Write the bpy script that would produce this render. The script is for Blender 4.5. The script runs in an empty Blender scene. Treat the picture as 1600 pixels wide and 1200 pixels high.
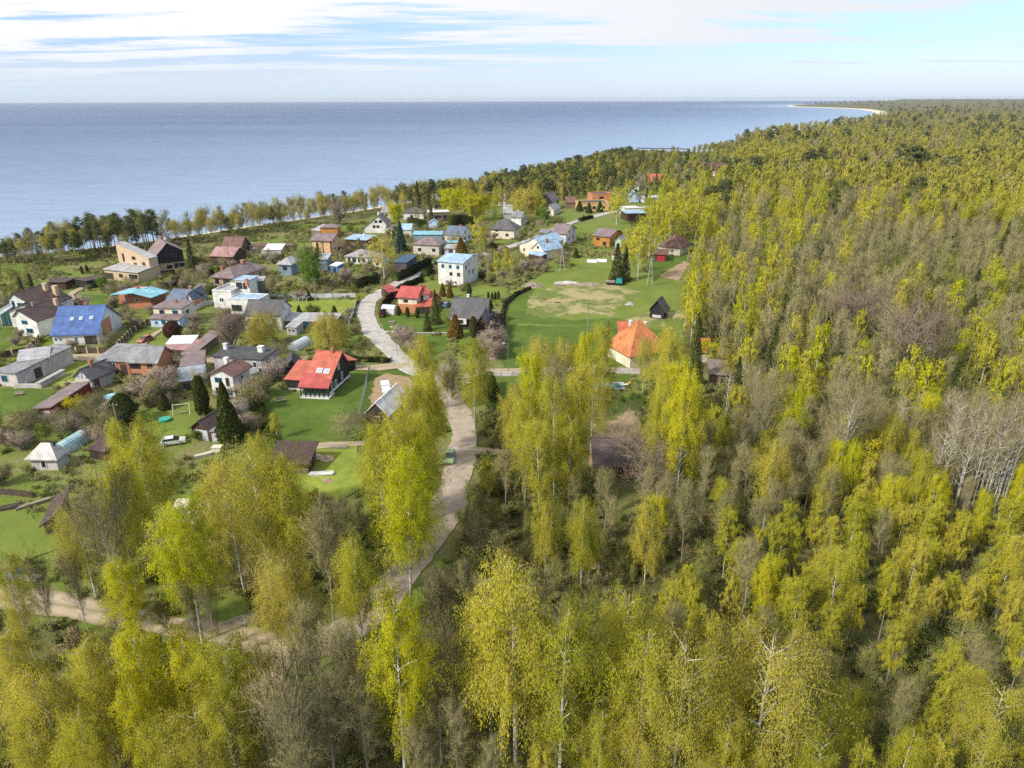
import bpy, math, random
import numpy as np
from mathutils import Vector, Matrix

SC = bpy.context.scene
COL = SC.collection
R = math.radians

# ---------------------------------------------------------------- camera, sky, sun, exposure
F = 1110.0
HC = 60.0
cam_d = bpy.data.cameras.new("camera")
cam = bpy.data.objects.new("camera", cam_d)
COL.objects.link(cam)
cam_d.sensor_width = 36.0
cam_d.lens = F / 1600 * 36.0
cam_d.clip_start = 0.5
cam_d.clip_end = 90000
CM = (Matrix.Translation((0, 0, HC)) @ Matrix.Rotation(R(90 - 21.82), 4, 'X') @ Matrix.Rotation(R(-0.12), 4, 'Z'))
cam.matrix_world = CM
SC.camera = cam
CR = np.array(CM.to_3x3())

SUN_AZ = (-0.80, -0.60)      # horizontal direction towards the sun
SUN_EL = 40.0
world = bpy.data.worlds.new("World")
SC.world = world
world.use_nodes = True
wt = world.node_tree
for n in list(wt.nodes):
    wt.nodes.remove(n)


def N(t, typ, **kw):
    n = t.nodes.new(typ)
    for k, v in kw.items():
        if k.startswith('i_'):
            n.inputs[k[2:].replace('_', ' ')].default_value = v
        else:
            setattr(n, k, v)
    return n


def math_n(t, op, a, b=None, c=None, clamp=False):
    n = t.nodes.new('ShaderNodeMath')
    n.operation = op
    n.use_clamp = clamp
    for i, v in enumerate((a, b, c)):
        if v is None:
            continue
        if isinstance(v, (int, float)):
            n.inputs[i].default_value = v
        else:
            t.links.new(v, n.inputs[i])
    return n.outputs[0]


def ramp(t, fac, stops, interp='LINEAR'):
    n = t.nodes.new('ShaderNodeValToRGB')
    n.color_ramp.interpolation = interp
    el = n.color_ramp.elements
    while len(el) < len(stops):
        el.new(0.5)
    for e, (p, c) in zip(el, stops):
        e.position = p
        e.color = (c[0], c[1], c[2], 1) if not isinstance(c, (int, float)) else (c, c, c, 1)
    t.links.new(fac, n.inputs[0])
    return n.outputs[0]


def maprange(t, v, a, b, c=0.0, d=1.0):
    n = t.nodes.new('ShaderNodeMapRange')
    n.interpolation_type = 'SMOOTHSTEP'
    t.links.new(v, n.inputs[0])
    for i, x in enumerate((a, b, c, d)):
        n.inputs[i + 1].default_value = x
    return n.outputs[0]


wl = wt.links
sky = N(wt, 'ShaderNodeTexSky')
sky.sky_type = 'NISHITA'
sky.sun_disc = False
sky.sun_elevation = R(SUN_EL)
sky.sun_rotation = math.atan2(SUN_AZ[0], SUN_AZ[1])
sky.air_density = 1.0
sky.dust_density = 0.0
sky.ozone_density = 2.0
bg1 = N(wt, 'ShaderNodeBackground')
bg1.inputs[1].default_value = 0.15
tint = N(wt, 'ShaderNodeMixRGB')
tint.blend_type = 'MULTIPLY'
wl.new(sky.outputs[0], tint.inputs[1])
tint.inputs[2].default_value = (0.37, 0.42, 0.64, 1)
wl.new(tint.outputs[0], bg1.inputs[0])
tc = N(wt, 'ShaderNodeTexCoord')
sep = N(wt, 'ShaderNodeSeparateXYZ')
wl.new(tc.outputs['Generated'], sep.inputs[0])
zz = math_n(wt, 'MAXIMUM', sep.outputs[2], 0.0)
zd = math_n(wt, 'ADD', zz, 0.035)
wl.new(maprange(wt, zz, 0.3, 0.02), tint.inputs[0])
cx = math_n(wt, 'DIVIDE', sep.outputs[0], zd)
cy = math_n(wt, 'DIVIDE', sep.outputs[1], zd)
comb = N(wt, 'ShaderNodeCombineXYZ')
wl.new(math_n(wt, 'MULTIPLY', cx, 0.30), comb.inputs[0])
wl.new(math_n(wt, 'MULTIPLY', cy, 0.75), comb.inputs[1])
comb.inputs[2].default_value = 7.3
no = N(wt, 'ShaderNodeTexNoise')
no.inputs['Scale'].default_value = 0.95
no.inputs['Detail'].default_value = 10
no.inputs['Roughness'].default_value = 0.66
no.inputs['Distortion'].default_value = 0.3
wl.new(comb.outputs[0], no.inputs['Vector'])
# cloud cover: thin at the horizon, thick higher up and towards the sun side
cover = maprange(wt, zz, 0.02, 0.12, -0.07, 0.05)
side = maprange(wt, sep.outputs[0], 0.75, -0.75, -0.03, 0.11)
cv = math_n(wt, 'ADD', math_n(wt, 'ADD', no.outputs[0], cover), side)
mask = maprange(wt, cv, 0.46, 0.60)
veil = maprange(wt, zz, 0.0, 0.06, 0.8, 0.0)
mask = math_n(wt, 'MAXIMUM', mask, veil, clamp=True)
bg2 = N(wt, 'ShaderNodeBackground')
ccol = N(wt, 'ShaderNodeMixRGB')
ccol.inputs[1].default_value = (0.90, 0.94, 1.0, 1)
ccol.inputs[2].default_value = (1.12, 1.12, 1.12, 1)
wl.new(maprange(wt, sep.outputs[0], 0.6, -0.6), ccol.inputs[0])
ccol2 = N(wt, 'ShaderNodeMixRGB')
wl.new(maprange(wt, zz, 0.0, 0.075), ccol2.inputs[0])
ccol2.inputs[1].default_value = (0.72, 0.87, 1.02, 1)
wl.new(ccol.outputs[0], ccol2.inputs[2])
wl.new(ccol2.outputs[0], bg2.inputs[0])
bg2.inputs[1].default_value = 0.56
mx = N(wt, 'ShaderNodeMixShader')
wl.new(mask, mx.inputs[0])
wl.new(bg1.outputs[0], mx.inputs[1])
wl.new(bg2.outputs[0], mx.inputs[2])
wo = N(wt, 'ShaderNodeOutputWorld')
wl.new(mx.outputs[0], wo.inputs[0])

sun_d = bpy.data.lights.new("sun", 'SUN')
sun_d.energy = 2.9
sun_d.angle = R(3.0)
sun_d.color = (1.0, 0.95, 0.86)
sun = bpy.data.objects.new("sun", sun_d)
COL.objects.link(sun)
sd = Vector((SUN_AZ[0] * math.cos(R(SUN_EL)), SUN_AZ[1] * math.cos(R(SUN_EL)), math.sin(R(SUN_EL))))
sun.rotation_euler = sd.to_track_quat('Z', 'Y').to_euler()

SC.view_settings.view_transform = 'Standard'
SC.view_settings.look = 'None'
SC.view_settings.exposure = 0.74
SC.view_settings.gamma = 1.0
SC.render.engine = 'CYCLES'
cy_ = SC.cycles
cy_.max_bounces = 5
cy_.diffuse_bounces = 2
cy_.glossy_bounces = 2
cy_.transmission_bounces = 3
cy_.transparent_max_bounces = 4
cy_.volume_bounces = 0
cy_.caustics_reflective = False
cy_.caustics_refractive = False
cy_.use_adaptive_sampling = True
cy_.adaptive_threshold = 0.01
cy_.use_denoising = False
cy_.sample_clamp_indirect = 4.0


# ---------------------------------------------------------------- projection helpers
def P(px, py, z=0.0):
    """world point on the plane z that the photograph shows at pixel (px, py)"""
    d = CR @ np.array([(px - 800) / F, -(py - 600) / F, -1.0])
    t = (z - HC) / d[2]
    return np.array([d[0] * t, d[1] * t, z])


def proj(pts):
    pts = np.atleast_2d(np.asarray(pts, float))
    q = (pts - np.array([0, 0, HC])) @ CR
    w = -q[:, 2]
    w = np.where(w < 0.1, 0.1, w)
    return np.stack([800 + F * q[:, 0] / w, 600 - F * q[:, 1] / w], 1)


def inpoly(x, y, poly):
    x = np.asarray(x, float)
    y = np.asarray(y, float)
    res = np.zeros(x.shape, bool)
    n = len(poly)
    for i in range(n):
        x1, y1 = poly[i][0], poly[i][1]
        x2, y2 = poly[(i + 1) % n][0], poly[(i + 1) % n][1]
        c = (y1 > y) != (y2 > y)
        if y1 != y2:
            res ^= c & (x < (x2 - x1) * (y - y1) / (y2 - y1) + x1)
    return res


def distline(x, y, line):
    x = np.asarray(x, float)
    y = np.asarray(y, float)
    best = np.full(x.shape, 1e9)
    for (a, b) in zip(line[:-1], line[1:]):
        dx, dy = b[0] - a[0], b[1] - a[1]
        L = dx * dx + dy * dy + 1e-9
        t = np.clip(((x - a[0]) * dx + (y - a[1]) * dy) / L, 0, 1)
        best = np.minimum(best, np.hypot(x - a[0] - t * dx, y - a[1] - t * dy))
    return best


def snoise(x, y, s, seed=0.0):
    """cheap smooth noise in 0..1"""
    x = np.asarray(x) / s + seed
    y = np.asarray(y) / s - seed * 1.7
    v = (np.sin(x * 1.7 + 1.3 * np.sin(y * 1.1 + seed)) + np.sin(y * 1.9 + 1.1 * np.sin(x * 0.9 - seed))
         + 0.6 * np.sin((x + y) * 2.7 + 1.7 * np.sin((x - y) * 1.3)))
    return np.clip(v / 5.2 + 0.5, 0, 1)


# ---------------------------------------------------------------- materials
MATS = {}


def mat(name, col, col2=None, rough=0.8, scale=3.0, det=4, bump=0.0, spec=0.3, metal=0.0, wave=None, contrast=(0.35, 0.65)):
    if name in MATS:
        return MATS[name]
    m = bpy.data.materials.new(name)
    m.use_nodes = True
    t = m.node_tree
    b = t.nodes['Principled BSDF']
    b.inputs['Roughness'].default_value = rough
    b.inputs['Metallic'].default_value = metal
    b.inputs['Specular IOR Level'].default_value = spec
    if col2 is None:
        col2 = tuple(c * 0.78 for c in col)
    co = N(t, 'ShaderNodeTexCoord')
    nz = N(t, 'ShaderNodeTexNoise')
    nz.inputs['Scale'].default_value = scale
    nz.inputs['Detail'].default_value = det
    nz.inputs['Roughness'].default_value = 0.65
    t.links.new(co.outputs['Object'], nz.inputs['Vector'])
    c = ramp(t, nz.outputs[0], [(contrast[0], col), (contrast[1], col2)])
    h = nz.outputs[0]
    if wave:
        w = N(t, 'ShaderNodeTexWave')
        w.bands_direction = wave[0]
        w.inputs['Scale'].default_value = wave[1]
        w.inputs['Distortion'].default_value = 0.3
        t.links.new(co.outputs['Object'], w.inputs['Vector'])
        mxx = N(t, 'ShaderNodeMixRGB')
        mxx.blend_type = 'MULTIPLY'
        t.links.new(maprange(t, w.outputs[1], 0.0, 0.35, wave[2], 0.0), mxx.inputs[0])
        t.links.new(c, mxx.inputs[1])
        mxx.inputs[2].default_value = (0.25, 0.25, 0.27, 1)
        c = mxx.outputs[0]
    if name.startswith(('roof_', 'wall_', 'lawn', 'meadow', 'yellow')):
        n5 = N(t, 'ShaderNodeTexNoise')
        n5.inputs['Scale'].default_value = 0.45 if name[0] in 'rw' else 0.09
        n5.inputs['Detail'].default_value = 7
        n5.inputs['Roughness'].default_value = 0.7
        t.links.new(co.outputs['Object'], n5.inputs['Vector'])
        m5 = N(t, 'ShaderNodeMixRGB')
        m5.blend_type = 'MULTIPLY'
        m5.inputs[0].default_value = 0.8
        t.links.new(c, m5.inputs[1])
        lo_ = 0.52 if name.startswith('roof_') else 0.72
        t.links.new(ramp(t, n5.outputs[0], [(0.34, (lo_, lo_ * .97, lo_ * .9)), (0.5, (0.92, 0.91, 0.9)), (0.66, (1.25, 1.22, 1.18))]), m5.inputs[2])
        c = m5.outputs[0]
    t.links.new(c, b.inputs['Base Color'])
    if bump:
        bp = N(t, 'ShaderNodeBump')
        bp.inputs['Strength'].default_value = 0.6
        bp.inputs['Distance'].default_value = bump
        t.links.new(h, bp.inputs['Height'])
        t.links.new(bp.outputs[0], b.inputs['Normal'])
    MATS[name] = m
    return m


def brick_mat(name, c1, c2, mortar, s=1.0):
    m = bpy.data.materials.new(name)
    m.use_nodes = True
    t = m.node_tree
    b = t.nodes['Principled BSDF']
    b.inputs['Roughness'].default_value = 0.9
    b.inputs['Specular IOR Level'].default_value = 0.2
    co = N(t, 'ShaderNodeTexCoord')
    mp = N(t, 'ShaderNodeMapping')
    t.links.new(co.outputs['Object'], mp.inputs[0])
    sp = N(t, 'ShaderNodeSeparateXYZ')
    t.links.new(mp.outputs[0], sp.inputs[0])
    cb = N(t, 'ShaderNodeCombineXYZ')
    t.links.new(math_n(t, 'ADD', sp.outputs[0], sp.outputs[1]), cb.inputs[0])
    t.links.new(sp.outputs[2], cb.inputs[1])
    br = N(t, 'ShaderNodeTexBrick')
    br.inputs['Scale'].default_value = s
    br.inputs['Brick Width'].default_value = 0.26
    br.inputs['Row Height'].default_value = 0.085
    br.inputs['Mortar Size'].default_value = 0.01
    br.inputs['Color1'].default_value = (*c1, 1)
    br.inputs['Color2'].default_value = (*c2, 1)
    br.inputs['Mortar'].default_value = (*mortar, 1)
    t.links.new(cb.outputs[0], br.inputs['Vector'])
    nz = N(t, 'ShaderNodeTexNoise')
    nz.inputs['Scale'].default_value = 0.9
    nz.inputs['Detail'].default_value = 5
    t.links.new(co.outputs['Object'], nz.inputs['Vector'])
    mm = N(t, 'ShaderNodeMixRGB')
    mm.blend_type = 'MULTIPLY'
    mm.inputs[0].default_value = 0.5
    t.links.new(br.outputs[0], mm.inputs[1])
    t.links.new(ramp(t, nz.outputs[0], [(0.3, 1.0), (0.7, 0.6)]), mm.inputs[2])
    t.links.new(mm.outputs[0], b.inputs['Base Color'])
    MATS[name] = m
    return m


def glass_mat(name, col, rough=0.08):
    m = bpy.data.materials.new(name)
    m.use_nodes = True
    b = m.node_tree.nodes['Principled BSDF']
    b.inputs['Base Color'].default_value = (*col, 1)
    b.inputs['Roughness'].default_value = rough
    b.inputs['Specular IOR Level'].default_value = 0.8
    MATS[name] = m
    return m


def leaf_mat(name, c1, c2, trans=0.4, c3=None):
    """foliage: colour differs from tree to tree and from clump to clump"""
    m = bpy.data.materials.new(name)
    m.use_nodes = True
    t = m.node_tree
    t.nodes.remove(t.nodes['Principled BSDF'])
    oi = N(t, 'ShaderNodeObjectInfo')
    co = N(t, 'ShaderNodeTexCoord')
    nz = N(t, 'ShaderNodeTexNoise')
    nz.inputs['Scale'].default_value = 0.7
    nz.inputs['Detail'].default_value = 3
    t.links.new(co.outputs['Object'], nz.inputs['Vector'])
    f = math_n(t, 'ADD', math_n(t, 'MULTIPLY', oi.outputs['Random'], 0.75), math_n(t, 'MULTIPLY', nz.outputs[0], 0.5))
    f = math_n(t, 'SUBTRACT', f, 0.12, clamp=True)
    st = [(0.05, c1), (0.95, c2)] if c3 is None else [(0.05, c1), (0.55, c2), (0.95, c3)]
    c = ramp(t, f, st)
    d = N(t, 'ShaderNodeBsdfDiffuse')
    tr = N(t, 'ShaderNodeBsdfTranslucent')
    t.links.new(c, d.inputs[0])
    t.links.new(c, tr.inputs[0])
    # sprays of leaves turn outwards from the crown, so a crown has a bright and a dim side
    sv = N(t, 'ShaderNodeVectorMath', operation='MULTIPLY_ADD')
    t.links.new(co.outputs['Object'], sv.inputs[0])
    sv.inputs[1].default_value = (1, 1, 0)
    sv.inputs[2].default_value = (0, 0, 1.3)
    vt = N(t, 'ShaderNodeVectorTransform')
    vt.vector_type = 'NORMAL'
    vt.convert_from = 'OBJECT'
    vt.convert_to = 'WORLD'
    t.links.new(sv.outputs[0], vt.inputs[0])
    vn = N(t, 'ShaderNodeVectorMath', operation='NORMALIZE')
    t.links.new(vt.outputs[0], vn.inputs[0])
    ge = N(t, 'ShaderNodeNewGeometry')
    sc_ = N(t, 'ShaderNodeVectorMath', operation='SCALE')
    t.links.new(ge.outputs['Normal'], sc_.inputs[0])
    sc_.inputs['Scale'].default_value = 0.6
    va = N(t, 'ShaderNodeVectorMath', operation='ADD')
    t.links.new(vn.outputs[0], va.inputs[0])
    t.links.new(sc_.outputs[0], va.inputs[1])
    vf = N(t, 'ShaderNodeVectorMath', operation='NORMALIZE')
    t.links.new(va.outputs[0], vf.inputs[0])
    t.links.new(vf.outputs[0], d.inputs['Normal'])
    ms = N(t, 'ShaderNodeMixShader')
    ms.inputs[0].default_value = trans
    t.links.new(d.outputs[0], ms.inputs[1])
    t.links.new(tr.outputs[0], ms.inputs[2])
    t.links.new(ms.outputs[0], t.nodes['Material Output'].inputs[0])
    MATS[name] = m
    return m


# ---------------------------------------------------------------- object helpers
def tag(o, label=None, cat=None, group=None, kind=None):
    if label:
        o['label'] = label
    if cat:
        o['category'] = cat
    if group:
        o['group'] = group
    if kind:
        o['kind'] = kind
    return o


def link(name, data, parent=None, M=None):
    o = bpy.data.objects.new(name, data)
    COL.objects.link(o)
    if parent is not None:
        o.parent = parent
    if M is not None:
        o.matrix_local = M
    return o


def np_mesh(name, verts, faces, mats, mi=None, smooth=False):
    """verts (n,3); faces list of arrays (m,k) with k = 3 or 4"""
    me = bpy.data.meshes.new(name)
    verts = np.asarray(verts, np.float32)
    me.vertices.add(len(verts))
    me.vertices.foreach_set('co', verts.ravel())
    fl = [np.asarray(f, np.int32) for f in faces if len(f)]
    tot = sum(f.size for f in fl)
    nf = sum(len(f) for f in fl)
    me.loops.add(tot)
    me.loops.foreach_set('vertex_index', np.concatenate([f.ravel() for f in fl]))
    me.polygons.add(nf)
    ls = []
    s = 0
    for f in fl:
        k = f.shape[1]
        ls.append(s + np.arange(len(f)) * k)
        s += f.size
    me.polygons.foreach_set('loop_start', np.concatenate(ls).astype(np.int32))
    if mi is not None:
        me.polygons.foreach_set('material_index', np.asarray(mi, np.int32))
    if smooth:
        me.polygons.foreach_set('use_smooth', np.ones(nf, bool))
    for m in mats:
        me.materials.append(m)
    me.update(calc_edges=True)
    me.validate()
    return me


class MB:
    """mesh builder for straight-edged parts"""
    def __init__(s):
        s.v = []
        s.f = []

    def poly(s, pts):
        i = len(s.v)
        s.v += [tuple(map(float, p)) for p in pts]
        s.f.append(tuple(range(i, i + len(pts))))
        return s

    def prism(s, bot, top):
        i = len(s.v)
        n = len(bot)
        s.v += [tuple(map(float, p)) for p in bot] + [tuple(map(float, p)) for p in top]
        s.f.append(tuple(range(i + n - 1, i - 1, -1)))
        s.f.append(tuple(range(i + n, i + 2 * n)))
        for k in range(n):
            k2 = (k + 1) % n
            s.f.append((i + k, i + k2, i + n + k2, i + n + k))
        return s

    def box(s, x0, x1, y0, y1, z0, z1):
        return s.prism([(x0, y0, z0), (x1, y0, z0), (x1, y1, z0), (x0, y1, z0)],
                       [(x0, y0, z1), (x1, y0, z1), (x1, y1, z1), (x0, y1, z1)])

    def bar(s, a, b, w, h=None):
        h = h or w
        a = Vector(a)
        b = Vector(b)
        d = (b - a).normalized()
        u = d.cross(Vector((0, 0, 1)))
        if u.length < 1e-3:
            u = Vector((1, 0, 0))
        u.normalize()
        v = u.cross(d)
        u *= w / 2
        v *= h / 2
        return s.prism([a - u - v, a + u - v, a + u + v, a - u + v], [b - u - v, b + u - v, b + u + v, b - u + v])

    def cyl(s, x, y, z0, z1, r0, r1=None, n=8):
        r1 = r0 if r1 is None else r1
        bt = [(x + r0 * math.cos(6.2832 * k / n), y + r0 * math.sin(6.2832 * k / n), z0) for k in range(n)]
        tp = [(x + r1 * math.cos(6.2832 * k / n), y + r1 * math.sin(6.2832 * k / n), z1) for k in range(n)]
        return s.prism(bt, tp)

    def build(s, name, m, parent=None, M=None, smooth=False):
        me = bpy.data.meshes.new(name)
        me.from_pydata(s.v, [], s.f)
        me.materials.append(m)
        if smooth:
            for p in me.polygons:
                p.use_smooth = True
        me.update()
        return link(name, me, parent, M)


def empty(name, x, y, z=0, rz=0):
    o = bpy.data.objects.new(name, None)
    COL.objects.link(o)
    o.location = (x, y, z)
    o.rotation_euler = (0, 0, rz)
    o.empty_display_size = 0.5
    return o


def catmull(pts, step=1.5):
    pts = [np.array(p[:2], float) for p in pts]
    pts = [2 * pts[0] - pts[1]] + pts + [2 * pts[-1] - pts[-2]]
    out = []
    for i in range(1, len(pts) - 2):
        p0, p1, p2, p3 = pts[i - 1:i + 3]
        n = max(2, int(np.linalg.norm(p2 - p1) / step))
        for k in range(n):
            t = k / n
            out.append(0.5 * ((2 * p1) + (-p0 + p2) * t + (2 * p0 - 5 * p1 + 4 * p2 - p3) * t * t + (-p0 + 3 * p1 - 3 * p2 + p3) * t ** 3))
    out.append(pts[-2])
    return np.array(out)


# ---------------------------------------------------------------- terrain and water
SEA = -5.0
SHORE_PX = [(0, 402), (120, 391), (250, 375), (400, 352), (500, 338), (600, 322), (700, 309), (760, 302), (850, 281), (930, 260),
            (1000, 247), (1060, 241), (1110, 236), (1140, 224), (1200, 211), (1260, 201), (1320, 191), (1350, 185), (1366, 178),
            (1364, 174), (1340, 170.5), (1300, 168.6), (1260, 167.4), (1234, 166.6), (1230, 164.5), (1300, 162.5), (1400, 161.4)]
shore = [P(a, b, SEA)[:2] for a, b in SHORE_PX]
s0 = shore[0]
dirn = (shore[3] - shore[0]) / np.linalg.norm(shore[3] - shore[0])
shore = [s0 - dirn * 4000, s0 - dirn * 400] + shore
e = shore[-1]
land_poly = shore + [e * 4.0, np.array([60000, 40000]), np.array([60000, -8000]), np.array([-4000, -8000])]


def ground_z(x, y):
    x = np.asarray(x, float)
    y = np.asarray(y, float)
    d = distline(x, y, shore)
    ins = inpoly(x, y, land_poly)
    r = np.hypot(x, y)
    k = 1 + np.clip((r - 700) / 1500, 0, 6)
    dd = np.where(ins, d, -d) / k
    t = np.clip((dd - 9) / 22, 0, 1)
    z = np.where(dd < 0, np.maximum(SEA + dd * 0.08, SEA - 6), SEA + np.clip(dd, 0, 9) * 0.12)
    z = np.where(dd > 9, SEA + 1.08 + (-SEA - 1.08) * (t * t * (3 - 2 * t)), z)
    rise = np.clip((r - 3500) / 9000, 0, 1.3) * 38 * np.clip(d / 900, 0, 1)
    return np.where(ins, z + rise, z)


az = np.concatenate([np.linspace(-52, 52, 420), np.linspace(54, 306, 64)])
rad = [2.0]
while rad[-1] < 26000:
    r_ = rad[-1]
    rad.append(r_ * (1.02 if 150 < r_ < 1500 else 1.05) + 0.5)
rad = np.array(rad)
A_, R_ = np.meshgrid(np.radians(az), rad)
X = (np.sin(A_) * R_).ravel()
Y = (np.cos(A_) * R_).ravel()
Z = ground_z(X, Y)
na, nr = len(az), len(rad)
ii = np.arange(nr - 1)[:, None] * na
jj = np.arange(na)[None, :]
j2 = (jj + 1) % na
faces = np.stack([ii + jj, ii + j2, ii + na + j2, ii + na + jj], -1).reshape(-1, 4)
faces = faces[:, ::-1]
cen = np.stack([X, Y, Z], 1)

# where the wood stands (outline on the ground, traced at ground level)
WOOD_PX = [(725, 765), (718, 830), (700, 890), (672, 950), (610, 1020), (530, 1075), (450, 1120), (350, 1240), (230, 1360), (200, 3000), (3500, 3000), (3500, 200), (1700, 163),
           (1400, 166), (1380, 180), (1275, 206), (1210, 217), (1165, 228), (1150, 250), (1150, 290), (1130, 330), (1020, 345), (1000, 362),
           (1075, 362), (1100, 385), (1085, 420), (1075, 470), (1062, 520), (1075, 560), (1120, 600), (1125, 690), (1080, 775), (1000, 800), (900, 798), (830, 765), (770, 742)]
WOOD = [P(a, b)[:2] for a, b in WOOD_PX]
FLOOR2_PX = [(-300, 955), (0, 962), (120, 978), (300, 1020), (395, 1040), (370, 1090), (280, 1180), (150, 1300), (0, 3000), (-1500, 3000), (-900, 960)]
FLOOR2 = [P(a, b)[:2] for a, b in FLOOR2_PX]
FLOOR3_PX = [(745, 735), (742, 655), (800, 650), (900, 645), (930, 690), (1000, 640), (1120, 600), (1125, 700), (1080, 780), (900, 800)]
FLOOR3 = [P(a, b)[:2] for a, b in FLOOR3_PX]
WOOD2_PX = [(-300, 1080), (0, 1090), (120, 1115), (260, 1150), (300, 1170), (280, 1200), (150, 1400), (0, 3000), (-1500, 3000), (-900, 960)]
WOOD2 = [P(a, b)[:2] for a, b in WOOD2_PX]


def ground_material():
    m = bpy.data.materials.new("ground_mix")
    m.use_nodes = True
    t = m.node_tree
    b = t.nodes['Principled BSDF']
    b.inputs['Roughness'].default_value = 0.95
    b.inputs['Specular IOR Level'].default_value = 0.1
    co = N(t, 'ShaderNodeTexCoord')
    L = t.links

    def nz(s, d=5, r=0.6):
        n = N(t, 'ShaderNodeTexNoise')
        n.inputs['Scale'].default_value = s
        n.inputs['Detail'].default_value = d
        n.inputs['Roughness'].default_value = r
        L.new(co.outputs['Object'], n.inputs['Vector'])
        return n.outputs[0]
    big, mid, fine = nz(0.045, 6, 0.65), nz(0.35, 5), nz(2.2, 4, 0.75)
    f = math_n(t, 'ADD', math_n(t, 'MULTIPLY', big, 0.55), math_n(t, 'MULTIPLY', mid, 0.45))
    grass = ramp(t, f, [(0.36, (0.115, 0.185, 0.025)), (0.48, (0.15, 0.19, 0.04)), (0.56, (0.20, 0.185, 0.08)), (0.66, (0.22, 0.17, 0.095))])
    wood = ramp(t, f, [(0.36, (0.085, 0.115, 0.025)), (0.5, (0.125, 0.12, 0.045)), (0.62, (0.15, 0.115, 0.065))])
    at = N(t, 'ShaderNodeAttribute')
    at.attribute_name = 'wood'
    m1 = N(t, 'ShaderNodeMixRGB')
    L.new(at.outputs['Fac'], m1.inputs[0])
    L.new(grass, m1.inputs[1])
    L.new(wood, m1.inputs[2])
    m2 = N(t, 'ShaderNodeMixRGB')
    m2.blend_type = 'MULTIPLY'
    m2.inputs[0].default_value = 0.9
    L.new(m1.outputs[0], m2.inputs[1])
    L.new(ramp(t, fine, [(0.3, 0.55), (0.7, 1.35)]), m2.inputs[2])
    sp = N(t, 'ShaderNodeSeparateXYZ')
    L.new(co.outputs['Object'], sp.inputs[0])
    zn = math_n(t, 'ADD', sp.outputs[2], math_n(t, 'MULTIPLY', mid, 1.5))
    m3 = N(t, 'ShaderNodeMixRGB')
    L.new(maprange(t, zn, -1.2, -3.2), m3.inputs[0])
    L.new(m2.outputs[0], m3.inputs[1])
    m3.inputs[2].default_value = (0.72, 0.58, 0.40, 1)
    L.new(m3.outputs[0], b.inputs['Base Color'])
    return m


me = np_mesh("ground", cen, [faces], [ground_material()])
wd = (inpoly(X, Y, WOOD) | inpoly(X, Y, FLOOR2) | inpoly(X, Y, FLOOR3)).astype(np.float32)
wd = np.where(R_.ravel() > 1200, 1.0, wd)
at = me.attributes.new('wood', 'FLOAT', 'POINT')
at.data.foreach_set('value', wd.astype(np.float32))
me.polygons.foreach_set('use_smooth', np.ones(len(me.polygons), bool))
tag(link("ground", me), "ground of grass, soil and forest floor sloping to the beach", "ground", kind="structure")

# water: one sheet out to the sea horizon
wm = bpy.data.materials.new("sea_water")
wm.use_nodes = True
t = wm.node_tree
b = t.nodes['Principled BSDF']
b.inputs['Roughness'].default_value = 0.42
b.inputs['IOR'].default_value = 1.33
b.inputs['Specular IOR Level'].default_value = 0.22
co = N(t, 'ShaderNodeTexCoord')
mp = N(t, 'ShaderNodeMapping')
mp.inputs['Rotation'].default_value = (0, 0, R(25))
mp.inputs['Scale'].default_value = (0.035, 0.16, 0.1)
t.links.new(co.outputs['Object'], mp.inputs[0])
n1 = N(t, 'ShaderNodeTexNoise')
n1.inputs['Scale'].default_value = 1.0
n1.inputs['Detail'].default_value = 6
n1.inputs['Roughness'].default_value = 0.7
t.links.new(mp.outputs[0], n1.inputs['Vector'])
mp2 = N(t, 'ShaderNodeMapping')
mp2.inputs['Scale'].default_value = (0.0006, 0.0035, 0.001)
t.links.new(co.outputs['Object'], mp2.inputs[0])
n2 = N(t, 'ShaderNodeTexNoise')
n2.inputs['Scale'].default_value = 1.0
n2.inputs['Detail'].default_value = 5
t.links.new(mp2.outputs[0], n2.inputs['Vector'])
bp = N(t, 'ShaderNodeBump')
bp.inputs['Strength'].default_value = 1.0
bp.inputs['Distance'].default_value = 1.6
t.links.new(n1.outputs[0], bp.inputs['Height'])
t.links.new(bp.outputs[0], b.inputs['Normal'])
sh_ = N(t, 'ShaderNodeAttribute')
sh_.attribute_name = 'shallow_sheen'  # painted sky reflection: sea colour paler inshore, also for the shallows, deeper offshore
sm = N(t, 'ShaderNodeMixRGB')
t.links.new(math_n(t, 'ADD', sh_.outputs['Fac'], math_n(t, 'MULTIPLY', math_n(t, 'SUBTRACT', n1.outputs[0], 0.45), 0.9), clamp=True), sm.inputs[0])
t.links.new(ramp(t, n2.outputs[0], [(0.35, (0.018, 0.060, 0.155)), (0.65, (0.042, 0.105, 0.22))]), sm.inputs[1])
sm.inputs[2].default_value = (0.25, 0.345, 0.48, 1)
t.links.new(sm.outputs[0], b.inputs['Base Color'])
wrad = np.geomspace(60, 29000, 110)
waz = np.radians(np.linspace(0, 360, 360, endpoint=False))
A2, R2 = np.meshgrid(waz, wrad)
wx, wy = (np.sin(A2) * R2).ravel(), (np.cos(A2) * R2).ravel()
ii = np.arange(109)[:, None] * 360
jj = np.arange(360)[None, :]
wf = np.stack([ii + jj, ii + (jj + 1) % 360, ii + 360 + (jj + 1) % 360, ii + 360 + jj], -1).reshape(-1, 4)[:, ::-1]
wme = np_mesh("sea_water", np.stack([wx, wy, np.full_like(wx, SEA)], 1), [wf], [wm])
at = wme.attributes.new('shallow_sheen', 'FLOAT', 'POINT')
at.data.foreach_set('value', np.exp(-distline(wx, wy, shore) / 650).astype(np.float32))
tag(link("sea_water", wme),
    "calm blue sea reaching to the horizon", "water", kind="structure")

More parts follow.
